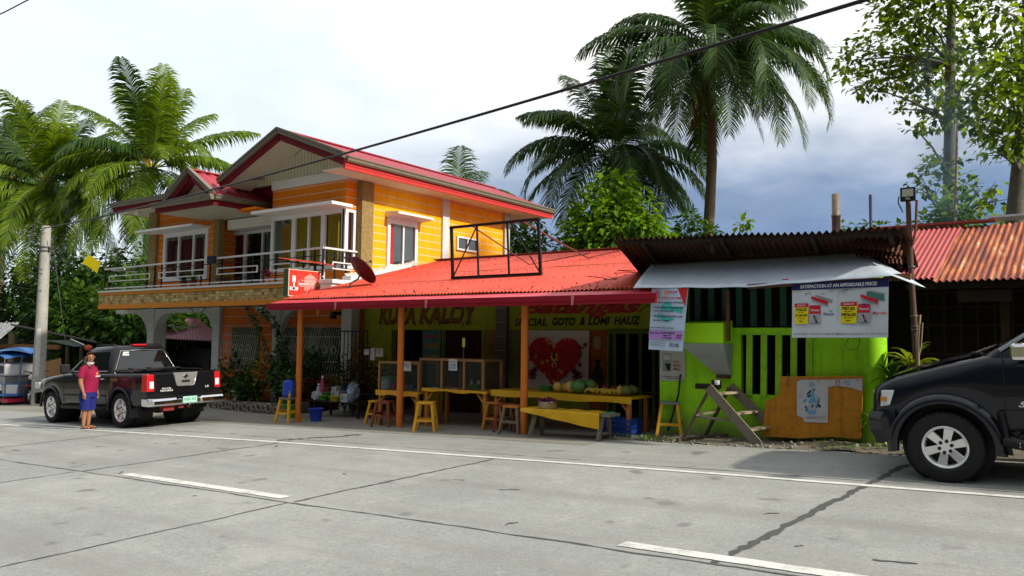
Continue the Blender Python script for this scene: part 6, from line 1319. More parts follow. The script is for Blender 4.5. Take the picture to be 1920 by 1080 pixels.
o = fbm.build('front_bumper', M_NAVYP, SV); weld(o, 30)
MB().box((-.68, -.48, .70), (-.64, .48, .86)).build('grille', M_CHROME, SV, bevel=.01); MB().box((-.6, -.6, .36), (3.5, .6, .50)).tube([(0, -.65, R_), (0, .65, R_)], .05, 10).tube([(2.68, -.65, R_), (2.68, .65, R_)], .06, 10).build('underside', M_TRIM, SV)
MB().tube([(-.38, -.70, .36), (-.36, -.70, .30), (-.33, -.70, .30), (-.31, -.70, .36)], .012, 6).build('tow_hook', M_TRIM, SV)
MB().box((3.60, -.8, .42), (3.74, .8, .68)).build('rear_bumper', M_NAVYP, SV, bevel=.03)
SV.location = (-1.015, 9.46, gz(-1.015, 9.46)); SV.rotation_euler = (math.atan(.02), -math.atan(.036), .0)

# ------------------------------------------------------------------ the woman beside the pickup
PE_ = thing('person', 'woman in maroon T shirt, blue knee length shorts and sandals standing by the pickup', 'person')
M_SKIN = mat('skin', (.36, .16, .085), .5, var=.08, scale=6); M_HAIR = mat('dark_hair', (.014, .008, .006), .5, var=.3, scale=20)
vt = []; ed = []; rad = []
def pv(p, r_, par=None):
    vt.append(p); rad.append(r_ if isinstance(r_, tuple) else (r_, r_)); i = len(vt)-1
    if par is not None: ed.append((par, i))
    return i
pel = pv((0, 0, .80), (.115, .15)); sp1 = pv((.015, 0, .93), (.125, .15), pel); sp2 = pv((.01, 0, 1.08), (.115, .15), sp1); nb = pv((-.01, 0, 1.24), (.07, .10), sp2); nk = pv((.0, 0, 1.31), .046, nb); h1 = pv((.015, 0, 1.365), (.068, .060), nk); h2 = pv((.02, 0, 1.43), (.085, .072), h1); h3 = pv((.012, 0, 1.485), (.070, .062), h2)
for s in (-1, 1):
    hp_ = pv((0, s*.085, .72), .105, pel); kn = pv((.01, s*.085, .42), .066, hp_); cf = pv((-.015, s*.085, .30), .056, kn); an = pv((-.02, s*.08, .085), .036, cf); hl_ = pv((-.03, s*.08, .045), .032, an); ft = pv((.07, s*.09, .035), .032, hl_); to_ = pv((.135, s*.095, .028), .022, ft)
    sh = pv((-.01, s*.155, 1.20), .062, nb); el = pv((-.04, s*.225, .96), .050, sh); fo = pv((.0, s*.235, .86), .043, el); wr = pv((.045, s*.235, .745), .028, fo); pm = pv((.062, s*.232, .69), (.026, .018), wr)
    for k, (dx, ln) in enumerate(((.028, .066), (.011, .075), (-.006, .070), (-.022, .055))):
        r0 = pv((.062+dx, s*.232, .665), .0095, pm); f1 = pv((.066+dx*1.1, s*.226, .665-ln*.55), .0085, r0); pv((.062+dx*1.1, s*.212, .665-ln), .0075, f1)
    t1 = pv((.088, s*.222, .70), .011, pm); pv((.102, s*.212, .665), .009, t1)
me = bpy.data.meshes.new('body'); me.from_pydata(vt, ed, []); me.materials.append(M_SKIN)
bo = bpy.data.objects.new('body', me); COL.objects.link(bo); bo.parent = PE_; ORG[bo] = V((0, 0, 0))
bm = bmesh.new(); bm.from_mesh(me); lay = bm.verts.layers.skin.verify(); bm.verts.ensure_lookup_table()
for i, r_ in enumerate(rad): bm.verts[i][lay].radius = r_
bm.verts[pel][lay].use_root = True; bm.to_mesh(me); bm.free()
sk_ = bo.modifiers.new('skin', 'SKIN'); sk_.use_smooth_shade = True; ss = bo.modifiers.new('smooth', 'SUBSURF'); ss.levels = 2; ss.render_levels = 2
def ell(mb, rings, n=24, mi=0):
    vs = [(cx_+rx*math.cos(2*PI*j/n), cy_+ry*math.sin(2*PI*j/n), z) for (cx_, cy_, rx, ry, z) in rings for j in range(n)]
    mb.add(vs, [(i*n+j, i*n+(j+1) % n, (i+1)*n+(j+1) % n, (i+1)*n+j) for i in range(len(rings)-1) for j in range(n)], mi, True)
shm = MB(); q = random.Random(7)
ell(shm, [(.01, 0, .158, .192, .735), (.012, 0, .160, .190, .78), (.03, 0, .168, .185, .90), (.03, 0, .165, .178, .98), (.045, 0, .165, .178, 1.08), (.03, 0, .142, .180, 1.16), (.0, 0, .115, .168, 1.215), (-.01, 0, .085, .12, 1.258), (-.01, 0, .062, .075, 1.285)])
for s in (-1, 1): shm.tube([(-.005, s*.12, 1.215), (-.012, s*.17, 1.185), (-.03, s*.205, 1.10), (-.038, s*.222, 1.03)], [.07, .078, .073, .072], 14, cap=False)
shm.v = [v + V((q.uniform(-.004, .004), q.uniform(-.004, .004), 0)) for v in shm.v]
SHo = shm.build('t_shirt', mat('maroon_shirt', (.26, .008, .052), .85, var=.22, scale=9, bump=1., bscale=11), PE_)
p_ = MB(); p_.ball((.205, -.03, 1.10), .035, 10, 6, sc=(.25, 1.2, .9)); p_.build('print', mat('print_orange', (.65, .22, .02)), SHo)
t_ = MB(); text(t_, 'UNO', (.217, -.10, 1.035), (.12, 1, 0), (0, 0, 1), width=.14, height=.035, bold=.04); t_.build('lettering', M_WHITE, SHo)
srt = MB(); ell(srt, [(.0, 0, .152, .188, .80), (-.002, 0, .156, .194, .74), (-.004, 0, .158, .196, .68), (-.004, 0, .152, .192, .64)])
for s in (-1, 1): ell(srt, [(.0, s*.092, .135, .108, .70), (.0, s*.094, .125, .102, .60), (.006, s*.092, .112, .094, .48), (.008, s*.09, .106, .092, .385)], 18)
srt.v = [v + V((q.uniform(-.004, .004), q.uniform(-.004, .004), 0)) for v in srt.v]
srt.build('shorts', mat('royal_blue_shorts', (.012, .020, .16), .85, var=.25, scale=9, bump=1., bscale=11), PE_)
FA = math.radians(-46)
def FR(v):
    x_, y_ = v[0]-.012, v[1]; return V((.012+x_*math.cos(FA)-y_*math.sin(FA), x_*math.sin(FA)+y_*math.cos(FA), v[2]))
hm = MB(); vs = []; fs = []; n = 24
for i in range(9):
    ph = PI*.60*i/8
    for j in range(n):
        t = 2*PI*j/n; k = 1.0 if math.cos(t) < .35 else max(.0, 1-.55*max(0, (ph-.62)/.5))
        rr_ = .100; x_ = .006 + rr_*1.02*math.sin(ph)*math.cos(t)*k; y_ = rr_*.86*math.sin(ph)*math.sin(t); vs.append((x_, y_, 1.44+.102*math.cos(ph)))
hm.add(vs, [(i*n+j, (i+1)*n+j, (i+1)*n+(j+1) % n, i*n+(j+1) % n) for i in range(8) for j in range(n)], 0, True)
for i_ in range(len(hm.v)): hm.v[i_] = FR(hm.v[i_])
hm.tube([(-.07, -.03, 1.42), (-.085, -.06, 1.34), (-.03, -.10, 1.26), (.07, -.10, 1.20), (.13, -.08, 1.10)], [.045, .045, .04, .038, .015], 10)
hm.build('hair', M_HAIR, PE_)
fc = MB()
for s in (-1, 1): fc.ball((.097, s*.029, 1.432), .0095, 8, 6, sc=(.5, 1.3, .7)); fc.tube([(.098, s*.014, 1.449), (.100, s*.03, 1.454), (.093, s*.045, 1.449)], .0035, 5)
fc.v = [FR(v) for v in fc.v]; fc.build('eyes', mat('eye_dark', (.012, .008, .006), .3), PE_)
MB().ball(FR((.106, 0, 1.408)), .013, 10, 6, sc=(1.0, 1.0, 1.25)).build('nose', M_SKIN, PE_); MB().ball(FR((.094, 0, 1.376)), .014, 10, 6, sc=(1, 1, .45)).build('mouth', mat('lip', (.30, .07, .06), .4), PE_)
for s in (-1, 1): MB().ball(FR((.015, s*.082, 1.425)), .02, 8, 6, sc=(.7, .4, 1.2)).build('ear', M_SKIN, PE_)
mk = MB(); mk.grid(lambda u, v: V((.012+.085*math.cos((u-.5)*2.6), .078*math.sin((u-.5)*2.6), 1.300+.040*v-.012*math.cos((u-.5)*3))), 14, 3); mk.v = [FR(v) for v in mk.v]; mk.build('face_mask', mat('mask_pale', (.55, .52, .58), .8), PE_)
for s in (-1, 1):
    sd_ = MB(); sd_.prism([(-.075, s*.045+s*.035, .004), (-.075, s*.115, .004), (.05, s*.135, .004), (.15, s*.13, .004), (.175, s*.10, .004), (.15, s*.06, .004), (.05, s*.05, .004)], (0, 0, .018))
    sd_.tube([(.11, s*.055, .02), (.10, s*.09, .065), (.08, s*.135, .02)], .008, 6).tube([(.02, s*.05, .03), (.0, s*.09, .095), (-.01, s*.128, .03)], .008, 6).tube([(-.06, s*.05, .05), (.0, s*.09, .092), (-.06, s*.118, .05)], .006, 6); sd_.build('sandal', mat('brown_sandal', (.06, .025, .015), .6), PE_)
PE_.scale = (.93, .91, 1); PE_.location = (-16.02, 7.80, gz(-16.02, 7.80)); PE_.rotation_euler = (0, 0, math.radians(30))
# ------------------------------------------------------------------ left side: pole, wires, shed, hut, tricycles
pb_ = gat(70, 760); ptop = at(87, 424, Y=pb_.y)
UP = thing('utility_pole', 'tall tapered concrete utility pole with flaking paint at left', 'pole', pb_)
MB().tube([pb_+V((0, 0, -.2)), pb_.lerp(ptop, .5), ptop], [.185, .16, .132], 20).build('pole', mat('pole_concrete', (.36, .36, .34), .85, var=.15, scale=3, dirt=.45, dirtcol=(.16, .14, .11), bump=.3, streak=.5), UP)
pm_ = MB()
for z, s in ((.88, .17), (.86, .17)): c = pb_.lerp(ptop, z); pm_.lathe(c, [(s, -.02), (s, .02)], 16)
pm_.beam(pb_.lerp(ptop, .87)+V((-.3, 0, 0)), pb_.lerp(ptop, .87)+V((.3, .05, 0)), .05).build('collar', mat('grey_steel', (.12, .12, .12)), UP)
c0 = pb_.lerp(ptop, .36); MB().add([(c0.x+.19*math.cos(t), c0.y+.19*math.sin(t), c0.z+z) for z in (-1.1, .35) for t in [-1.1+.09*k for k in range(9)]], [(k, k+1, 10+k, 9+k) for k in range(8)]).build('paint_patch', mat('flaking_white', (.50, .50, .48), .8, var=.2, scale=8, dirt=.7, dirtcol=(.3, .3, .28)), UP)
def wire(name, label, pts, r, m=None, group=None):
    o = MB().tube(pts, r, 6).build(name, m or M_BLACK, None, pts[0]); return tag(o, label, 'cable', group)
pA = pb_.lerp(ptop, .985)+V((.1, -.1, 0)); pB = at(1668, -14, Y=6.4); pts = []
for i in range(41):
    t = i/40; p = pA.lerp(pB, t); p.z -= 4*.16*t*(1-t); pts.append(p)
wire('power_cable', 'thick twisted black power cable sweeping from the pole up over the house', pts, .017)
wire('power_cable', 'short black cable crossing the top left corner of the sky', [at(-40, 44, Y=9), at(10, 22, Y=9.2), at(75, -12, Y=9.5)], .018)
for i, (l_, r_, lab) in enumerate((((-30, 470), (84, 436), 'thin wire leaving the pole top to the left'), ((-30, 478), (80, 505), 'thin wire falling left from the upper pole'), ((-30, 514), (80, 512), 'level thin wire left of the pole'), ((-30, 522), (78, 545), 'lowest thin wire left of the pole'))):
    a, b = at(*l_, Y=9.5), at(*r_, Y=pb_.y-.1); wire('thin_wire', lab, [a, a.lerp(b, .5)+V((0, 0, -.06)), b], .010)
a, b = at(97, 441, Y=pb_.y), at(122, 636, Y=pb_.y+.6); wire('guy_wire', 'thin stay wire dropping from the pole top to the shed', [a, b], .012, mat('grey_steel', (.12, .12, .12)))
q = random.Random(3)

SHD = thing('shed', 'long open timber shed with dark lean-to roof behind the tricycles', 'shed', G(-33, 13.5))
M_TIMB = mat('rough_post_wood', (.22, .17, .10), .85, var=.3, scale=6); M_SHEDR = mat('dark_shed_roof', (.035, .03, .028), .8, var=.3)
ra, rb_2, rc_, rd = at(22, 608, Y=13.2), at(182, 641, Y=13.2), at(182, 652, Y=16.5), at(22, 640, Y=16.5)
MB().slab(ra, rb_2, rb_2+V((.2, 4, -.9)), ra+V((.2, 4, -.9)), .05).build('roof', M_SHEDR, SHD)
MB().beam(ra+V((0, -.03, 0)), rb_2+V((0, -.03, 0)), .02, .05).build('roof_edge', mat('pale_edge', (.12, .11, .10), .7), SHD)
a, b, c, d = at(-60, 660, Y=12.6), at(-60, 607, Y=14.5), at(38, 604, Y=14.0), at(2, 634, Y=12.6)
MB().corr(a, d, c, b, 14, .025, 2).build('roof', mat('grey_corrugated', (.30, .31, .32), .6, .2, var=.25, scale=2, dirt=.4, dirtcol=(.25, .08, .06)), SHD)
for px, py0, py1, Y in ((20, 625, 728, 13.3), (124, 650, 722, 14), (150, 650, 720, 14)):
    a, b = at(px+3, py0, Y=Y), at(px, py1, Y=Y); b.z = min(b.z, gz(b.x, Y)); MB().tube([b, a.lerp(b, .5)+V((.03, 0, 0)), a], .14 if px == 20 else .07, 10).build('post', M_TIMB, SHD)
MB().beam(at(-40, 648, Y=13.2), at(112, 651, Y=13.2), .10, .16).build('beam', mat('brown_beam', (.20, .10, .035), .8, var=.25), SHD)
MB().box((-52, 15.6, -2.5), (-27.5, 15.7, 1.25)).build('back_wall', mat('shed_dark', (.012, .012, .010), .9), SHD)  # near-black backdrop, its colour stands in for shade under the shed roof
bd = MB().prism([at(44, 728, Y=13), at(44, 690, Y=13), at(113, 671, Y=13), at(117, 724, Y=13)], (0, .03, 0)); tag(bd.build('plywood_board', mat('plywood', (.36, .19, .075), .75, var=.18, scale=2, stretch=(1, 1, 8)), None, at(80, 726, Y=13)), 'large tan plywood board propped in the shed behind the concrete pole', 'board')
tm_ = MB(); tq = [at(85, 638, Y=12.6), at(133, 637, Y=12.6), at(158, 648, Y=12.4), at(140, 650, Y=11.8)]; tm_.grid(lambda u, v: tq[0].lerp(tq[1], u).lerp(tq[3].lerp(tq[2], u), v)+V((0, 0, -.05*math.sin(u*PI)*math.sin(v*PI))), 8, 6)
tag(tm_.build('tarpaulin', mat('green_black_tarp', (.03, .045, .035), .7, var=.2), None, tq[0]), 'dark green tarpaulin stretched out from the shed eave', 'tarpaulin')
wire('white_rope', 'white rope edging the dark green tarpaulin', [tq[1]+V((0, 0, .02)), tq[2]+V((0, 0, .02))], .018, M_WHITE)
rc2 = at(166, 652, Y=12.3); rm_ = MB().ball(rc2, .14, 10, 7, sc=(1.3, .6, .5)); rm_.s = [False]*len(rm_.s); rm_.v = [v+V((q.uniform(-.05, .05), q.uniform(-.05, .05), q.uniform(-.05, .05))) for v in rm_.v]; tag(rm_.build('red_cloth', mat('red_rag', (.50, .10, .06), .8, var=.2), None, rc2), 'bundle of red cloth tied at the end of the tarpaulin rope', 'cloth')

HT = thing('roadside_hut', 'low hut with maroon corrugated hip roof seen through the carport', 'hut', G(-31, 19))
M_MARR = mat('maroon_corrugated', (.19, .045, .055), .6, .1, var=.3, scale=2, dirt=.4, dirtcol=(.08, .03, .04))
e0, e1, e2 = at(172, 638, Y=17.0), at(300, 634, Y=15.8), at(425, 641, Y=16.6); pk1, pk2 = at(350, 598, Y=19.0), at(330, 599, Y=19.5)
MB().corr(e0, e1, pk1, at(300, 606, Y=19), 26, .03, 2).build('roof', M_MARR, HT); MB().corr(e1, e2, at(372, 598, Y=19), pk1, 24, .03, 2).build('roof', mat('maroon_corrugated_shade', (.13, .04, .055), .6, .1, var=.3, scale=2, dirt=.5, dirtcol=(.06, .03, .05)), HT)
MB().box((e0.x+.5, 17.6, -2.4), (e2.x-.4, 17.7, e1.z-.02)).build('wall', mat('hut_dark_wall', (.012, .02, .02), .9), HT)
sg_ = MB().box(at(318, 690, Y=17.0), at(394, 654, Y=17.05)); so2 = sg_.build('sign_panel', mat('faint_grey_sign', (.05, .055, .045), .8, var=.4, scale=6), HT)
MB().box(at(236, 652, Y=17.4), at(290, 640, Y=17.45)).build('teal_panel', mat('dull_teal', (.02, .05, .05), .8), HT)

def tricycle(name, label, base, dirx):
    """motor tricycle with canopy; local x forward"""
    t = thing(name, label, 'tricycle'); BL = mat('tricycle_blue', (.05, .16, .42), .45, var=.15, dirt=.2)
    for x, y in ((.62, 0), (-.62, 0), (-.5, -.95)):
        o = MB().lathe((x, y, .29), [(.20, -.045), (.27, -.05), (.29, -.02), (.29, .02), (.27, .05), (.20, .045), (.20, -.045)], 24, axis='Y', cap=False).build('wheel', M_TYRE, t); r_ = MB().lathe((x, y, .29), [(.205, -.02), (.215, 0), (.205, .02)], 20, axis='Y', cap=False).lathe((x, y, .29), [(.05, -.05), (.05, .05)], 10, axis='Y')
        for k in range(14): a = 2*PI*k/14; r_.beam((x+.05*math.cos(a), y, .29+.05*math.sin(a)), (x+.205*math.cos(a), y, .29+.205*math.sin(a)), .006)
        r_.build('rim', M_CHROME, o)
    MB().tube([(.62, -.08, .29), (.42, -.08, .95)], .025, 8).tube([(.62, .08, .29), (.42, .08, .95)], .025, 8).build('fork', M_TRIM, t); MB().tube([(.28, -.36, 1.02), (.40, -.15, .98), (.40, .15, .98), (.28, .36, 1.02)], .016, 8).build('handlebar', M_TRIM, t)
    ho = MB().ball((.52, 0, .84), .10, 16, 10, sc=(.75, 1, 1)).build('headlight', M_CHROME, t); MB().lathe((.595, 0, .84), [(.085, -.02), (.07, .01), (0, .02)], 16, axis='X').build('lens', M_CLEAR, ho)
    MB().ball((.10, 0, .78), .17, 14, 9, sc=(1.6, .75, .8)).build('tank', mat('tank_red', (.40, .02, .06), .3), t); MB().box((-.65, -.13, .72), (-.12, .13, .80)).build('seat', M_TRIM, t, bevel=.03); MB().box((-.25, -.16, .28), (.25, .16, .56)).build('engine', mat('grey_steel', (.12, .12, .12)), t, bevel=.03)
    MB().box((.50, -.09, .56), (.80, .09, .59)).build('mudguard', mat('tank_red', (.40, .02, .06)), t, bevel=.02)
    f_ = MB()
    for y in (-.38, -1.25):
        f_.tube([(.62, y, .25), (.55, y, .55), (.42, y, 1.55)], .018, 8).tube([(-.72, y, .25), (-.75, y, 1.5)], .018, 8).tube([(.62, y, .27), (-.72, y, .27)], .02, 8).tube([(.58, y, .62), (-.74, y, .70)], .016, 8)
    for x, z in ((.62, .27), (-.72, .27), (.58, .62), (-.74, .7)): f_.tube([(x, -.38, z), (x, -1.25, z)], .016, 8)
    f_.tube([(0, 0, .35), (0, -.38, .3)], .02, 8); f_.build('sidecar_frame', BL, t)
    MB().box((-.72, -1.23, .28), (.6, -.40, .32)).box((-.72, -1.23, .32), (-.68, -.40, 1.0)).build('floor', BL, t); MB().box((-.66, -1.2, .50), (-.30, -.44, .62)).build('bench', mat('tank_red', (.40, .02, .06)), t, bevel=.03)
    MB().grid(lambda u, v: V((-.70+1.25*u, -1.30+1.25*v, 1.56+.10*math.sin(u*PI)+.10*math.sin(v*PI))), 12, 12).build('canopy', BL, t)
    MB().box((.44, -1.2, .32), (.48, -.42, .6)).build('panel', M_WHITE, t)
    t.location = base; t.rotation_euler.z = dirx; return t
p = gat(52, 758); tricycle('tricycle', 'blue framed motor tricycle with flat blue canopy beside the concrete pole', p+V((-.25, .45, 0)), math.radians(-50))
T2 = thing('tricycle_sidecar', 'white panelled tricycle cab with blue roof cut off by the left edge', 'tricycle', at(5, 757, Y=10.6)); B_ = T2.location; B_.z = gz(B_.x, B_.y); B_ = V(B_)
wmat = mat('cab_white', (.55, .56, .57), .45, var=.1, dirt=.25, dirtcol=(.25, .2, .18)); bz_ = at(5, 720, Y=10.6).z; tz_ = at(5, 690, Y=10.6).z
MB().box(B_+V((-1.2, -.1, .95)), B_+V((.28, 1.0, 1.32))).build('side_panel', wmat, T2, bevel=.06); MB().box(B_+V((-.6, -.115, 1.02)), B_+V((.22, -.1, 1.26))).build('window', M_CARGL, T2, bevel=.01)
MB().grid(lambda u, v: B_+V((-1.5+1.95*u, -.15+1.2*v, 1.48+.14*math.sin(u*PI)+.08*math.sin(v*PI))), 12, 8).build('roof', mat('tricycle_blue', (.05, .16, .42)), T2)
MB().box(B_+V((-1.2, -.06, .25)), B_+V((.10, .9, .95))).build('lower_body', mat('stainless', (.40, .41, .42), .35, .7, var=.2, scale=5), T2, bevel=.04); MB().box(B_+V((-1.3, -.1, .14)), B_+V((.5, 1.0, .25))).build('sill', mat('tank_red', (.40, .02, .06)), T2)
for sx in (-1.0, .2): MB().tube([B_+V((sx, -.08, 1.3)), B_+V((sx, -.08, 1.52))], .02, 6).build('roof_post', M_CHROME, T2)
MB().lathe(B_+V((-.2, -.06, .28)), [(0, -.05), (.22, -.06), (.28, -.04), (.28, .04), (.22, .06), (0, .05)], 22, axis='Y').build('wheel', M_TYRE, T2)

# ------------------------------------------------------------------ plants
LF_DK = leafmat('leaf_dark', (.010, .030, .006), (.045, .115, .014)); LF_MD = leafmat('leaf_mid', (.020, .060, .008), (.10, .22, .02)); LF_BR = leafmat('leaf_bright', (.045, .14, .008), (.26, .46, .015), .45); LF_TREE = leafmat('leaf_teak', (.020, .06, .010), (.25, .40, .025), .6)
PALM_A = leafmat('palm_green', (.014, .042, .014), (.075, .155, .026), .35, .5); PALM_B = leafmat('palm_yellow_green', (.045, .11, .008), (.25, .36, .02), .45, .5)
RACH = mat('frond_midrib', (.16, .19, .03), .5, var=.2); BARK_P = mat('palm_bark', (.12, .095, .06), .9, var=.35, scale=7, bump=.6, bscale=18, stretch=(1, 1, 4)); BARK = mat('tree_bark', (.13, .12, .10), .9, var=.35, scale=7, bump=.5, bscale=22)
def frond(t, base, az, elev, ln, droop, q, n=96, lw=.075, ll=1.1, m=None, twist=0):
    mb = MB(); p = V(base); pts = [p.copy()]; dirs = []; S = 22; yaw = az
    for i in range(S):
        s = i/S; e = elev - droop*(s**1.5); yaw += twist/S
        d = V((math.cos(e)*math.cos(yaw), math.cos(e)*math.sin(yaw), math.sin(e))); dirs.append(d); p = p + d*(ln/S); pts.append(p.copy())
    dirs.append(dirs[-1]); mb.tube(pts, [max(.006, .038*(1-i/S)) for i in range(S+1)], 5, 1, True, False)
    for k in range(n):
        s = .13 + .87*k/(n-1); x = s*S; i = min(S-1, int(x)); pp = pts[i].lerp(pts[i+1], x-i); d = dirs[i]
        side = d.cross(V((0, 0, 1)))
        if side.length < .05: side = V((math.sin(yaw), -math.cos(yaw), 0))
        side.normalize(); up = side.cross(d).normalized()
        L_ = ll*(.50+.5*math.sin(PI*min(1, .15+s*.80)))*(1 if s < .85 else 1-(s-.85)*3.6)*q.uniform(.85, 1.1)
        for sg in (-1, 1):
            d1 = (side*sg*.85 + d*(.50+.45*s) + up*.20 + V((q.uniform(-.08, .08), q.uniform(-.08, .08), q.uniform(-.12, .02)))).normalized()
            hang = (.55+.5*q.random())*(1.15-.55*abs(d.z))
            a = pp; p1 = a + d1*L_*.34; d2 = (d1 + V((0, 0, -hang))).normalized(); p2 = p1 + d2*L_*.36; d3 = (d2 + V((0, 0, -hang*1.3))).normalized(); e_ = p2 + d3*L_*.32
            w = lw*(.6+.4*math.sin(PI*s)); wv = d*w*.5
            mb.add([a-wv*.6, a+wv*.6, p1+wv, p1-wv, p2+wv*.8, p2-wv*.8, e_], [(0, 1, 2, 3), (3, 2, 4, 5), (5, 4, 6)], 0, False)
    return mb.build('frond', [m or PALM_A, RACH], t)
def palm(label, crown, foot, specs, seed, ln=4.4, m=(PALM_A,), nuts=8, flowers=0, n=84, ll=1.35, lw=.085, group=None):
    t = thing('coconut_palm', label, 'palm tree', foot, group); q = random.Random(seed); cr = V(crown); ft = V(foot)
    pts = [ft.lerp(cr, i/14)+V((.12*math.sin(i*.5+seed), .1*math.cos(i*.4), 0))*(1 if i < 14 else 0) for i in range(15)]
    tr = MB().tube(pts, [.24-.09*i/14 + .012*(i % 2) for i in range(15)], 14); tr.build('trunk', BARK_P, t)
    for (az, el, k, dr) in specs: frond(t, cr+V((math.cos(az)*.12, math.sin(az)*.12, .1)), az, el, ln*k*q.uniform(.94, 1.06), dr, q, n, lw, ll, q.choice(m), q.uniform(-.25, .25))
    for k in range(8): frond(t, cr, q.uniform(0, 6.28), q.uniform(-.6, .9), ln*q.uniform(.85, 1.05), q.uniform(1.1, 1.8), q, n, lw, ll, q.choice(m), q.uniform(-.25, .25))
    for k in range(3): frond(t, cr+V((0, 0, -.15)), q.uniform(0, 6.28), q.uniform(-1.1, -.7), ln*q.uniform(.6, .8), .5, q, 50, lw*.6, ll*.7, mat('dry_brown', (.13, .07, .03), .9, var=.3))
    for k in range(nuts):
        a = q.uniform(0, 6.28); c = cr+V((math.cos(a)*q.uniform(.2, .42), math.sin(a)*q.uniform(.2, .42), q.uniform(-.65, -.1))); MB().ball(c, q.uniform(.11, .14), 10, 7, sc=(1, 1, 1.2)).build('coconut', mat('green_coconut', (.16, .22, .03), .45, var=.3) if not flowers else mat('golden_coconut', (.38, .25, .03), .5, var=.3), t)
    for k in range(flowers):
        a = q.uniform(0, 6.28); fb = MB(); c = cr+V((0, 0, .05))
        for j in range(12): e = c+V((math.cos(a+q.uniform(-.6, .6))*q.uniform(.3, .75), math.sin(a+q.uniform(-.6, .6))*q.uniform(.3, .75), q.uniform(-.25, .7))); fb.tube([c, c.lerp(e, .6)+V((0, 0, .08)), e], [.022, .022, .008], 5)
        fb.build('flower_stalk', mat('flower_orange', (.55, .28, .02), .6, var=.3), t)
    ds_ = MB()
    for k in range(14):
        a = q.uniform(0, 6.28); c = cr+V((math.cos(a)*.15, math.sin(a)*.15, q.uniform(-.2, .1))); e = c+V((math.cos(a)*.5, math.sin(a)*.5, q.uniform(-.6, .2))); ds_.tube([c, c.lerp(e, .5)+V((0, 0, .1)), e], [.05, .04, .008], 5)
    ds_.build('dead_sheath', mat('dry_brown', (.13, .07, .03), .9, var=.3), t); return t
# image plane directions around the view axis: right = +AX side
RT = math.atan2(AY.x, AX.x)            # world azimuth of picture right
VW = RT + PI/2                          # azimuth away from the viewer
def A(deg): return RT + math.radians(deg)   # 0 = right in the picture, 90 = away, 180 = left, 270 = towards us
def specs(rows): return [(A(a), math.radians(e), k, math.radians(d)) for a, e, k, d in rows]
c = at(1330, 92, Y=28); f = V((c.x-.1, 28.2, gz(c.x, 28)))
palm('tallest coconut palm with long drooping fronds and green nuts behind the stall', c, f, specs([(5, 28, .95, 75), (-20, 15, 1.0, 110), (20, 55, .95, 70), (175, 25, .95, 70), (190, 10, 1.0, 115), (150, 50, .9, 80), (95, 80, .9, 40), (60, 70, .85, 50), (130, 75, .85, 45), (260, 10, 1.05, 125), (285, 5, 1.05, 120), (310, -5, 1.1, 90), (335, -5, 1.1, 95), (230, -5, 1.1, 100), (210, 0, 1.0, 95), (270, -25, 1.1, 70), (300, -30, 1.1, 62), (240, -30, 1.1, 64), (325, -30, 1.05, 60), (215, -28, 1.05, 65), (40, 10, .9, 110), (120, 10, .9, 110), (80, -20, 1.0, 80), (345, 60, .8, 80), (250, 65, .85, 90)]), 3, 5.2, (PALM_A,), 9)
c = at(1150, 292, Y=29); f = V((c.x+.1, 29, gz(c.x, 29)))
palm('second coconut palm, left of the tallest one, with vine covered trunk', c, f, specs([(172, 48, .95, 62), (165, 28, 1.0, 95), (185, 8, 1.0, 105), (195, -12, 1.0, 75), (118, 66, 1.1, 38), (96, 84, 1.05, 25), (70, 72, 1.0, 40), (50, 50, .95, 70), (10, 25, .95, 95), (350, 0, 1.0, 85), (330, -18, 1.05, 75), (300, -10, 1.0, 95), (230, -20, 1.05, 70), (215, -5, 1.0, 95), (260, -25, 1.0, 70), (270, 40, .9, 100), (0, -25, 1.0, 65), (280, 72, 1.0, 40), (135, 30, 1., 80)]), 8, 5.0, (PALM_A,), 5)
c = at(285, 318, Y=21); f = G(c.x, 21)
palm('leafy coconut palm with yellow flower stalks left of the house roof', c, f, specs([(165, 52, 1.0, 40), (175, 25, 1.05, 75), (150, 70, 1.0, 30), (95, 84, 1.05, 20), (75, 74, 1.0, 25), (60, 60, .95, 35), (20, 42, .95, 45), (5, 22, 1.0, 85), (350, 5, 1.0, 100), (190, -5, 1.05, 100), (205, 20, 1.0, 100), (230, 0, 1.05, 110), (215, -25, 1.1, 60), (250, -25, 1.1, 60), (280, -15, 1.05, 85), (300, 60, 1.0, 50), (260, 70, 1.0, 40), (130, 40, 1.0, 60), (320, -30, 1.0, 50), (110, 60, 1.0, 40), (222, -30, 1.2, 48), (238, -38, 1.2, 40), (258, -42, 1.2, 36), (285, -40, 1.15, 40), (205, -12, 1.15, 75), (195, 12, 1.1, 95)]), 5, 5.7, (PALM_B, PALM_B, PALM_B, PALM_A), 6, 2)
c = at(92, 352, Y=18.5); f = G(c.x, 18.5)
palm('yellow green coconut palm with hanging nuts above the concrete pole', c, f, specs([(110, 78, .95, 25), (80, 70, .95, 30), (60, 62, .9, 40), (25, 45, .95, 60), (10, 15, .9, 95), (175, 35, .95, 60), (160, 55, .95, 50), (195, 5, .95, 95), (215, -20, 1.05, 60), (240, -25, 1.05, 60), (270, -15, 1.0, 80), (300, -15, 1.0, 85), (330, -10, .95, 95), (345, 20, .95, 90), (265, 68, .95, 40), (300, 50, .9, 60), (130, 40, .95, 50), (200, 50, .95, 55), (225, 25, .95, 95), (315, 15, .95, 100), (230, -38, 1.15, 42), (260, -45, 1.15, 36), (290, -42, 1.15, 38), (320, -35, 1.1, 45), (205, -30, 1.15, 50), (345, -25, 1.1, 55)]), 6, 5.6, (PALM_B, PALM_B, PALM_A), 7, 2)
c = at(15, 330, Y=22); f = G(c.x, 22)
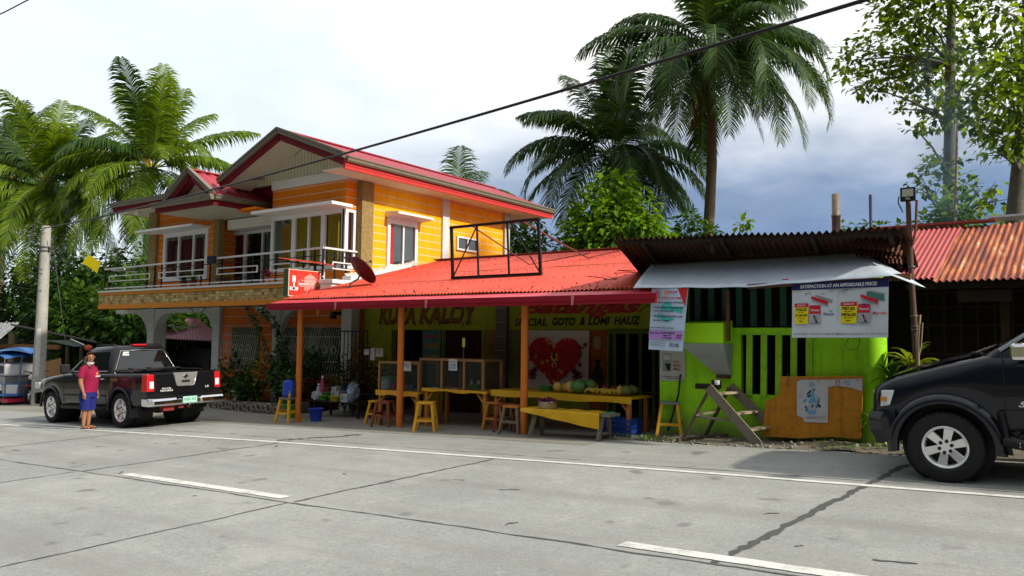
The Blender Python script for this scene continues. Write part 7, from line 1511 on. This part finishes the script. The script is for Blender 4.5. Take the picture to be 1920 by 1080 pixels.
palm('coconut palm at the extreme left edge with upright new fronds', c, f, specs([(100, 82, 1.05, 18), (75, 75, 1.05, 25), (125, 72, 1.0, 30), (50, 55, 1.0, 50), (20, 30, 1.0, 80), (150, 50, 1.0, 50), (260, 60, 1.0, 60), (300, 30, 1.0, 90), (330, 5, 1.0, 95), (350, 10, 1.0, 90), (230, 10, 1.0, 100), (270, -20, 1.05, 60), (310, -25, 1.05, 60)]), 12, 5.4, (PALM_B, PALM_A), 4, 1)
c = at(858, 384, Y=34); f = G(c.x, 34)
palm('distant coconut palm whose top peeps over the house roof', c, f, specs([(165, 40, .9, 60), (140, 55, .9, 50), (95, 80, .9, 25), (60, 60, .9, 50), (20, 35, .9, 70), (0, 15, .9, 80), (185, 10, .9, 80), (270, 30, .9, 90), (320, 10, .9, 80), (230, 10, .9, 80)]), 15, 4.2, (PALM_B, PALM_A), 0, 0, 46)
def crown(mb, c, rad_, n, size, q, mi=0, lo=.45, droop=.35, gap=0):
    c = V(c); rad_ = V(rad_)
    for i in range(n):
        while True:
            d = V((q.gauss(0, 1), q.gauss(0, 1), q.gauss(0, 1)))
            if d.length > .01: break
        d.normalize(); r_ = (lo**3 + (1-lo**3)*q.random())**(1/3)
        wob = 1 + .22*math.sin(d.x*5+c.x)*math.sin(d.y*4+1) + .16*math.sin(d.z*7+c.z*3+d.x*6)
        p = c + V((d.x*rad_.x, d.y*rad_.y, d.z*rad_.z))*r_*wob
        ld = (d*.7 + V((q.uniform(-.8, .8), q.uniform(-.8, .8), q.uniform(-.6, .5)-droop))).normalized(); s = size*q.uniform(.6, 1.25)
        mb.leaf(p, ld, (q.uniform(-.5, .5), q.uniform(-.5, .5), 1), s, s*.62, mi)
def tree(name, label, cat, foot, crowns, n, size, leafm, seed, tr=.16, group=None, droop=.35, lo=.3, branch=True):
    t = thing(name, label, cat, foot, group); q = random.Random(seed); ft = V(foot); cs = [V(c_[0]) for c_ in crowns]; tot = sum(max(c_[1])**2 for c_ in crowns)
    top = max(cs, key=lambda c_: c_.z); k = MB(); mid = ft.lerp(top, .5)+V((q.uniform(-.2, .2), q.uniform(-.2, .2), 0)); k.tube([ft+V((0, 0, -.1)), mid, top], [tr, tr*.75, tr*.3], 10)
    for c_ in cs:
        if c_ is not top: j = ft.lerp(top, q.uniform(.35, .6)); k.tube([j, j.lerp(c_, .5)+V((0, 0, .15)), c_], [tr*.45, tr*.3, tr*.1], 7)
    k.build('trunk', BARK, t); lb = MB()
    for c_, r_ in crowns: crown(lb, c_, r_, int(n*max(r_)**2/tot), size, q, 0, lo, droop)
    lb.build('crown', leafm, t); return t
# trees behind the shed at left
LW = [((128, 560), 17, (2.1, 2.0, 1.9), LF_DK), ((205, 560), 18, (2.0, 2.0, 1.9), LF_DK), ((258, 585), 16.5, (1.9, 1.6, 1.7), LF_MD), ((160, 600), 16.2, (2.0, 1.4, 1.4), LF_MD), ((45, 560), 18, (2.4, 2, 2.4), LF_DK), ((330, 545), 22, (3.2, 2.2, 2.2), LF_MD), ((100, 520), 21, (2.4, 2, 2.0), LF_DK), ((240, 525), 22.5, (2.4, 2, 1.9), LF_DK)]
LAB = ['dark leafy tree just right of the concrete pole, behind the shed', 'dark leafy tree behind the yellow flag', 'mid green leafy tree at the left end of the balcony', 'mid green bushy tree low behind the tarpaulin', 'dark leafy tree at the far left behind the shed', 'bright leafy tree seen through the carport arches', 'tall dark tree under the left palm crowns', 'tall dark tree under the palm with flower stalks']
for i, ((px, py), Y, r_, lm_) in enumerate(LW):
    c = at(px, py, Y=Y); tree('leafy_tree', LAB[i], 'tree', G(c.x, Y), [(c, r_), (c+V((r_[0]*.7, .3, -r_[2]*.55)), tuple(k*.6 for k in r_)), (c+V((-r_[0]*.7, .2, -r_[2]*.5)), tuple(k*.6 for k in r_)), (c+V((0, -.4, -r_[2]*.95)), tuple(k*.7 for k in r_))], 3600, .34, lm_, 100+i, .15, droop=.5)
wd = MB(); q = random.Random(44)
for i in range(26):
    x = -74 + i*2.3; Y = 31 + q.uniform(-2, 3); crown(wd, (x, Y, q.uniform(.6, 3.2)), (2.6, 2.2, q.uniform(2.6, 4.2)), 520, .6, q, 0, .5)
o = wd.build('distant_wood', LF_DK, None, (-45, 31, -1)); tag(o, 'dark mass of woodland far behind the shed and house', 'wood', kind='stuff')
# climber covered mass under the second palm and bushes behind the roofs
def P_(px, py, Y): return at(px, py, Y=Y)
tree('vine_bush', 'bright green climber mass swallowing the trunk of the second palm', 'climber', G(P_(1150, 400, 25.0).x, 25.0), [(P_(1150, 352, 25.0), (.95, .9, .8)), (P_(1140, 395, 24.9), (1.5, 1.0, 1.2)), (P_(1165, 430, 24.7), (2.0, 1.2, 1.2)), (P_(1105, 440, 24.7), (1.3, 1.0, 1.1)), (P_(1205, 450, 24.9), (1.2, 1.0, 1.0)), (P_(1145, 470, 24.7), (2.2, 1.2, 1.3))], 5200, .30, LF_BR, 61, .15, droop=.7)
tree('shade_tree', 'dark green small tree behind the far corner of the house', 'tree', G(P_(985, 450, 23).x, 23), [(P_(975, 440, 23), (.9, .8, .9)), (P_(992, 470, 23), (1.2, .9, .9)), (P_(960, 470, 23.2), (.9, .8, .9))], 1300, .26, LF_DK, 62, .07)
tree('shrub', 'small bush peeping beside the foot of the tallest palm', 'shrub', G(P_(1292, 425, 26).x, 26), [(P_(1290, 418, 26), (.55, .5, .5)), (P_(1312, 440, 26), (.8, .6, .5))], 420, .24, LF_MD, 63, .05)
tree('shrub', 'sprig of bright leaves above the rusty roof right of the palm trunk', 'shrub', G(P_(1392, 420, 20).x, 20), [(P_(1392, 421, 20), (.22, .2, .18)), (P_(1402, 416, 20), (.14, .14, .12))], 46, .20, LF_BR, 64, .02)
tree('shrub', 'low bright leaves behind the thin pipe on the rusty roof', 'shrub', G(P_(1640, 425, 16).x, 16), [(P_(1632, 425, 16), (.22, .2, .12)), (P_(1652, 428, 16), (.2, .2, .1)), (P_(1580, 424, 16), (.10, .1, .09)), (P_(1692, 425, 16), (.15, .1, .09))], 150, .14, LF_BR, 65, .02)
tree('papaya_bush', 'bright bush at the foot of the tall straight tree', 'shrub', G(P_(1785, 400, 17).x, 17), [(P_(1785, 398, 17), (.42, .4, .32)), (P_(1760, 418, 17), (.42, .4, .2)), (P_(1815, 416, 17), (.4, .4, .2)), (P_(1795, 380, 17), (.2, .2, .15))], 620, .17, LF_BR, 66, .04)
tree('shrub', 'few leaves behind the pale ridge at the right edge', 'shrub', G(P_(1900, 412, 17).x, 17), [(P_(1900, 414, 17), (.3, .2, .1))], 70, .14, LF_BR, 67, .02)
# two tall thin trees on the right
def tall_tree(label, Y, trunk, r0, r1, clusters, seed, n):
    pts = [at(px, py, Y=Y) for px, py in trunk]; foot = G(pts[0].x, Y); t = thing('tall_tree', label, 'tree', foot); q = random.Random(seed); pts = [foot] + pts; k = len(pts)
    b_ = MB().tube(pts, [r0+(r1-r0)*i/(k-1) for i in range(k)], 14); lb = MB()
    for (px, py, r_) in clusters:
        c = at(px, py, Y=Y+q.uniform(-1.2, 1.2)); rr = r_/75
        j = min(pts[1:], key=lambda p_: abs(p_.z-(c.z-.35)))
        mid = j.lerp(c, .5)+V((0, 0, q.uniform(-.05, .2))); b_.tube([j, mid, c], [.035, .022, .008], 6)
        for s in range(3):
            e = c+V((q.uniform(-1, 1)*rr, q.uniform(-1, 1)*rr, q.uniform(-.6, .6)*rr)); b_.tube([mid.lerp(c, .6), e], [.012, .004], 4)
        crown(lb, c, (rr*1.15, rr*1.1, rr*.62), max(12, int(n*(r_/40)**2)), .165, q, 0, .1, .35)
    b_.build('trunk', BARK, t); lb.build('crown', LF_TREE, t); return t
CA = [(1600, 112, 34), (1630, 92, 40), (1590, 140, 22), (1672, 70, 42), (1690, 110, 44), (1655, 140, 36), (1640, 165, 28), (1612, 160, 20), (1730, 92, 52), (1700, 150, 36), (1745, 40, 50), (1700, 30, 40), (1775, 75, 45), (1725, 135, 40), (1770, 150, 46), (1745, 178, 34), (1795, 180, 36), (1720, 195, 22), (1745, 225, 32), (1715, 240, 18), (1785, 215, 36), (1815, 205, 34), (1830, 100, 34), (1760, 8, 40), (1800, 20, 28), (1680, 205, 14), (1760, 290, 24), (1748, 315, 22), (1775, 310, 20), (1730, 345, 22), (1745, 355, 18), (1800, 335, 22), (1815, 350, 16), (1735, 330, 16), (1832, 360, 12), (1845, 380, 14), (1870, 375, 16), (1868, 350, 12), (1830, 395, 10), (1815, 40, 14), (1650, 20, 26), (1700, 2, 36)] + [(1700+37*(k%6)-12*(k%4), -30-23*k, 52) for k in range(11)]
tall_tree('tall straight tree with spreading leafy boughs behind the hut', 17.5, [(1779, 430), (1780, 330), (1781, 230), (1782, 120), (1784, 0), (1786, -120), (1788, -230)], .14, .05, CA, 71, 115)
CB = [(1830, 160, 36), (1860, 110, 40), (1890, 90, 40), (1905, 140, 40), (1870, 160, 40), (1850, 195, 34), (1890, 200, 40), (1850, 240, 26), (1880, 255, 34), (1905, 260, 36), (1870, 285, 20), (1900, 290, 22), (1845, 265, 16), (1925, 110, 40), (1935, 180, 44), (1930, 240, 34), (1875, 20, 26), (1905, 5, 34), (1890, 45, 18), (1915, 55, 20), (1840, 225, 20), (1860, 75, 22)] + [(1850+41*(k%5)-9*(k%3), -30-25*k, 52) for k in range(11)]
tall_tree('thick pale trunked tree at the right edge of the picture', 16, [(1902, 425), (1912, 320), (1918, 240), (1922, 150), (1926, 40), (1928, -100), (1930, -240)], .17, .05, CB, 72, 110)
st_ = MB().tube([at(1790, 440, Y=16.6), at(1793, 330, Y=16.6), at(1795, 225, Y=16.6)], [.03, .026, .018], 8); tag(st_.build('bamboo_pole', mat('pale_bamboo', (.32, .24, .14)), None, at(1790, 440, Y=16.6)), 'thin bare pole standing against the tall straight tree', 'pole')
# planter in front of the house
PLW = thing('planter_wall', 'low rubble stone planter edging with pale mortar rings along the house front', 'planter', G(-16.5, 11.9))
pts_ = [(-18.9, 12.4), (-18.3, 12.02), (-17.2, 11.75), (-16.0, 11.5), (-14.9, 11.36), (-14.35, 11.42), (-14.25, 11.8)]
q = random.Random(17); w_ = MB(); st2 = MB(); mr_ = MB()
for (x0, y0), (x1, y1) in zip(pts_, pts_[1:]):
    w_.beam((x0, y0+.08, gz(x0, y0)+.11), (x1, y1+.08, gz(x1, y1)+.11), .16, .27)
    n = max(1, int(math.hypot(x1-x0, y1-y0)/.2))
    for i in range(n):
        t = (i+.5)/n; x = x0+(x1-x0)*t; y = y0+(y1-y0)*t; r_ = q.uniform(.06, .09); c = V((x, y-.0, gz(x, y)+.11+q.uniform(-.03, .04)))
        st2.ball(c, r_, 9, 6, sc=(1.15, .35, 1)); mr_.tube([c+V((math.cos(a)*r_*1.2, -.012, math.sin(a)*r_*1.08)) for a in [2*PI*k/12 for k in range(13)]], .011, 5, cap=False)
w_.build('wall', mat('planter_mortar', (.13, .115, .10), .9, var=.3, scale=8, bump=.6), PLW); st2.build('rubble', mat('rubble_brown', (.10, .065, .05), .85, var=.5, scale=5, bump=.5), PLW); mr_.build('mortar_ring', mat('pale_mortar', (.36, .35, .31), .9, var=.2), PLW)
MB().add([(x, y+.1, gz(x, y)+.16) for x, y in pts_] + [(x, 12.8, gz(x, 12.8)+.16) for x, y in pts_], [(i, i+1, 8+i, 7+i) for i in range(6)]).build('soil', mat('planter_soil', (.03, .022, .015), .95, var=.3), PLW)
def plant(label, x, y, h, r_, n, size, m, seed, dz=.16, droop=.2, cat='plant', name='potted_plant', stems=5, group=None):
    b = G(x, y, dz); t = thing(name, label, cat, b, group); q = random.Random(seed); s_ = MB(); l_ = MB()
    for k in range(stems):
        a = q.uniform(0, 6.28); e = b+V((math.cos(a)*r_*.6, math.sin(a)*r_*.5, h*q.uniform(.6, 1))); s_.tube([b, b.lerp(e, .5)+V((0, 0, .05)), e], [.012, .009, .004], 5)
    s_.build('stem', mat('plant_stem', (.07, .06, .03), .8), t); crown(l_, b+V((0, 0, h*.62)), (r_, r_*.8, h*.48), n, size, q, 0, .15, droop); l_.build('leaves', m, t); return t
LF_PL = leafmat('leaf_planter', (.010, .028, .008), (.06, .12, .015), .3); LF_YE = leafmat('leaf_variegated', (.10, .13, .01), (.40, .36, .03), .3); LF_RD = leafmat('leaf_reddish', (.05, .012, .012), (.16, .04, .03), .25)
for a_ in (('bushy shrub at the left end of the planter', -17.9, 12.3, 1.05, .42, 420, .13, LF_PL, 1), ('broad leafed plant in the planter under the left grille', -17.1, 12.2, .75, .40, 380, .15, LF_PL, 2), ('low dark plant near the front planter edge', -16.6, 11.9, .55, .38, 320, .14, LF_PL, 3), ('yellow variegated croton in the middle of the planter', -16.35, 12.1, 1.05, .22, 150, .12, LF_YE, 4), ('tall dark plant against the grey column', -15.9, 12.3, 1.2, .38, 420, .13, LF_PL, 5), ('dense dark bush right of the grey column', -15.0, 12.1, .9, .42, 420, .13, LF_PL, 6), ('reddish leaved plant at the right end of the planter', -14.6, 11.9, .55, .30, 220, .12, LF_RD, 7), ('feathery dark plant before the right grille', -14.7, 12.35, 1.25, .35, 420, .12, LF_PL, 8)): plant(*a_, name='garden_plant')
for a_ in (('dark bush behind the low table', -13.5, 12.3, 1.1, .4, 420, .12, LF_PL, 9), ('wine red leaved shrub beside the first display case', -12.3, 12.2, 1.05, .45, 480, .10, LF_RD, 10), ('dry golden brown hanging plant left of the paper notes', -12.9, 12.0, 1.35, .26, 260, .11, leafmat('leaf_golden', (.10, .06, .015), (.28, .18, .05), .2), 11), ('dark red orchid spray in front of the right grille', -13.0, 12.4, 1.45, .30, 240, .09, LF_RD, 12)): plant(*a_, name='garden_plant', dz=0)
vb = thing('climbing_vine', 'dark leafy vine climbing the grey column and hanging under the balcony', 'vine', G(-15.6, 11.95)); q = random.Random(23); s_ = MB(); l_ = MB()
for path in ([(470, 575), (474, 592), (484, 610), (492, 625), (500, 650), (508, 672), (515, 700), (520, 730)], [(492, 585), (506, 588), (515, 598), (522, 615), (530, 635), (528, 660), (525, 690), (522, 720)], [(520, 615), (535, 640), (533, 670), (520, 690), (510, 712)], [(540, 650), (536, 680), (530, 700), (545, 730)]):
    pp = [at(px, py, Y=11.96) for px, py in path]; s_.tube(pp, .012, 6)
    for p0, p1 in zip(pp, pp[1:]):
        for k in range(16): p = p0.lerp(p1, q.random())+V((q.uniform(-.11, .11), q.uniform(-.1, .02), q.uniform(-.1, .1))); l_.leaf(p, (q.uniform(-1, 1), q.uniform(-1, .3), q.uniform(-1, .2)), (0, -1, .4), q.uniform(.08, .16), .09)
s_.build('stem', mat('plant_stem', (.07, .06, .03)), vb); l_.build('leaves', LF_DK, vb)
wire('dry_tendril', 'bare looping tendril hanging beneath the balcony band', [at(px, py, Y=11.9) for px, py in ((340, 578), (352, 577), (360, 580), (366, 590), (378, 586), (386, 577))], .012, mat('plant_stem', (.07, .06, .03)))
def flowerpot(label, x, y, r_, h, m, dz): return pot('flower_pot', label, 'pot', G(x, y, dz), [(r_*.68, 0), (r_*.95, h*.85), (r_*1.08, h*.86), (r_*1.08, h), (r_*.95, h), (r_*.85, h*.8), (0, h*.8)], m, 20)
p = at(441, 746, Y=11.9); flowerpot('white plastic flower pot on the planter wall', p.x, 11.98, .15, .23, mat('pot_white', (.5, .51, .5), .5), .24)
p = gat(545, 783); flowerpot('lime green flower pot behind the yellow stool', p.x, 10.95, .16, .30, mat('pot_lime', (.10, .30, .03), .45), .0); plant('leafy plant growing in the lime green pot', p.x, 10.95, .65, .28, 220, .12, LF_MD, 31, .25)
# balcony plants
for px, Y, lab, m_, h in ((345, 12.0, 'small potted plant on the balcony left of the centre', LF_DK, .3), (362, 12.0, 'spiky blue green plant on the balcony floor', LF_MD, .4), (425, 12.0, 'pale grassy plant behind the balcony rail', LF_YE, .25), (498, 12.1, 'pink flowering plant at the right of the balcony', leafmat('leaf_pink', (.2, .01, .06), (.5, .03, .15)), .28)):
    p = at(px, 525, Y=Y); b = V((p.x, Y, 2.80)); t = thing('potted_plant', lab, 'plant', b); q = random.Random(px); MB().lathe(b, [(.07, 0), (.10, .16), (.11, .16), (.11, .18), (.08, .18), (0, .15)], 14).build('pot', mat('terracotta', (.22, .05, .025), .7), t); l_ = MB()
    for k in range(46): a = q.uniform(0, 6.28); l_.leaf(b+V((0, 0, .16)), (math.cos(a), math.sin(a), q.uniform(.4, 2.2)), (math.cos(a), math.sin(a), -1), h*q.uniform(.6, 1.2), .035)
    l_.build('leaves', m_, t)
bc = at(397, 487, Y=11.75); tag(MB().box(bc+V((-.16, -.05, -.1)), bc+V((.14, .06, .1))).build('dark_cloth', mat('navy_cloth', (.02, .025, .04), .8), None, bc, bevel=.03), 'dark folded cloth hung over the balcony rail', 'cloth')
# bird's nest ferns by the hut
def nest_fern(label, b, n, ln, seed, m):
    t = thing('nest_fern', label, 'fern', b); q = random.Random(seed); l_ = MB(); b = V(b)
    for k in range(n):
        a = q.uniform(0, 6.28); e = q.uniform(.25, 1.35); L_ = ln*q.uniform(.7, 1.1); p = b.copy(); prev = None; S = 9; vs = []
        side = V((-math.sin(a), math.cos(a), 0))
        for i in range(S+1):
            s = i/S; ee = e - 1.5*s*s*q.uniform(.8, 1.2); d = V((math.cos(a)*math.cos(ee), math.sin(a)*math.cos(ee), math.sin(ee))); w = ln*.13*math.sin(PI*min(.97, .12+s*.86))*(1+.12*math.sin(i*2.6)); up = side.cross(d)
            vs += [p-side*w*.5+V((0, 0, w*.15)), p, p+side*w*.5+V((0, 0, w*.15))]; p = p+d*L_/S
        l_.add(vs, [(3*i+j, 3*i+j+1, 3*i+j+4, 3*i+j+3) for i in range(S) for j in (0, 1)], 0, True)
    l_.build('leaves', m, t); MB().lathe(b+V((0, 0, -.2)), [(.05, 0), (.09, .15), (.06, .25)], 10).build('root_ball', BARK, t); return t
LF_FERN = leafmat('leaf_fern', (.10, .17, .015), (.30, .38, .04), .45)
nest_fern("bright bird's nest fern spreading around the lamp pole", at(1712, 690, Y=10.95), 26, .48, 41, LF_FERN)
nest_fern("dark drooping fern below the bright one beside the lime pillar", at(1672, 715, Y=11.0), 14, .42, 42, LF_MD)
nest_fern('leafy green fern at the foot of the lime pillar by the vehicle', at(1650, 800, Y=10.75), 20, .46, 43, leafmat('leaf_fern_low', (.03, .09, .01), (.14, .26, .02), .4))
MB_g = MB(); q = random.Random(52)
for (px, py, rr, n) in ((1212, 826, .22, 160), (1600, 846, .12, 50), (1648, 846, .10, 40), (1560, 842, .2, 30), (1520, 830, .3, 40)):
    c = gat(px, py)
    for k in range(n): p = c+V((q.gauss(0, rr), q.gauss(0, rr*.35), .02)); MB_g.leaf(p, (q.uniform(-.6, .6), q.uniform(-.6, .6), 1), (1, 0, 0), q.uniform(.04, .10), .012)
o = MB_g.build('grass_tufts', LF_BR, None, gat(1212, 826)); tag(o, 'sparse tufts of short grass at the edge of the dirt verge', 'grass', kind='stuff')
lt_ = MB()
for k in range(90): x = q.uniform(-5, -1.8); y = q.uniform(10.3, 10.95); lt_.leaf(V((x, y, dirtz(x, y)+.012)), (q.uniform(-1, 1), q.uniform(-1, 1), .1), (0, 0, 1), q.uniform(.02, .06), .03)
for k in range(420): x = q.uniform(-5.8, -1.2); y = 10.15+.85*q.random()**1.6; s = q.uniform(.005, .03)**1.0*q.choice((.6, .6, 1)); lt_.ball((x, y, dirtz(x, y)+s*.4), s, 5, 4, 1)
o = lt_.build('litter_and_pebbles', [mat('dry_leaf', (.22, .15, .07), .9, var=.4), mat('pebble', (.22, .21, .19), .9, var=.3)], None, (-3.5, 10.5, 0)); tag(o, 'dry leaves and pebbles scattered on the dirt verge', 'litter', kind='stuff')
# bluish smoke drifting before the tall tree
sm_ = MB().ball(at(1785, 250, Y=15.2), 1.0, 20, 12, sc=(.85, .6, 2.0)); so_ = sm_.build('smoke', [], None, at(1785, 250, Y=15.2))
m_ = bpy.data.materials.new('drifting_smoke'); m_.use_nodes = True; nt_ = m_.node_tree; nt_.nodes.remove(nt_.nodes['Principled BSDF'])
pvn = nt_.nodes.new('ShaderNodeVolumePrincipled'); pvn.inputs['Color'].default_value = (.42, .74, 1.0, 1); pvn.inputs['Anisotropy'].default_value = .2
co = coords(nt_, 'Object'); mp = N(nt_, 'ShaderNodeMapping'); mp.inputs['Scale'].default_value = (1/.85, 1/.6, 1/2.0); L(nt_, co, mp.inputs[0]); ln_ = N(nt_, 'ShaderNodeVectorMath', operation='LENGTH'); L(nt_, mp.outputs[0], ln_.inputs[0])
fall = ramp(nt_, ln_.outputs['Value'], [(.0, .9), (.6, .35), (.98, 0.)]); nz = ramp(nt_, noise(nt_, co, 1.3, 4, .6), [(.42, 0.), (.68, 1.)])
dn_ = mth2m(nt_, fall, nz); d2 = N(nt_, 'ShaderNodeMath', operation='MULTIPLY', i_1=1.5); L(nt_, dn_, d2.inputs[0]); L(nt_, d2.outputs[0], pvn.inputs['Density']); L(nt_, pvn.outputs[0], nt_.nodes['Material Output'].inputs['Volume'])
so_.data.materials.clear(); so_.data.materials.append(m_); tag(so_, 'thin bluish smoke drifting in front of the tall straight tree', 'smoke', kind='stuff')
# ------------------------------------------------------------------ groups for repeats
GR = {'coconut_palm': 'coconut palms around the house and shop', 'leafy_tree': 'leafy trees behind the shed', 'tall_tree': 'tall trees behind the hut', 'shrub': 'shrubs behind the roofs', 'garden_plant': 'garden plants before the house and shop', 'potted_plant': 'potted plants', 'nest_fern': 'ferns by the lime pillar', 'wooden_table': 'wooden tables in the eatery', 'display_case': 'lath framed display cases', 'paper_note': 'paper notes and cards in the eatery', 'plastic_cup': 'plastic cups on the leftmost table', 'saucer': 'saucers on the middle table', 'sauce_bottle': 'small condiment bottles', 'melon': 'melons on the fruit table', 'squash': 'squashes on the fruit table', 'carton': 'white cartons on the low table', 'plastic_basin': 'plastic basins', 'plastic_bottle': 'bottles on the low table', 'plastic_bag': 'plastic bags on the low table', 'plastic_tray': 'plastic trays on the back shelf', 'power_cable': 'black power cables', 'thin_wire': 'thin wires at the utility pole', 'flower_pot': 'flower pots', 'watermelon': 'melons on the fruit table'}
for o in list(COL.objects):
    if o.parent is None and 'label' in o and 'group' not in o:
        b_ = o.name.split('.')[0]
        if b_ in GR: o['group'] = GR[b_]
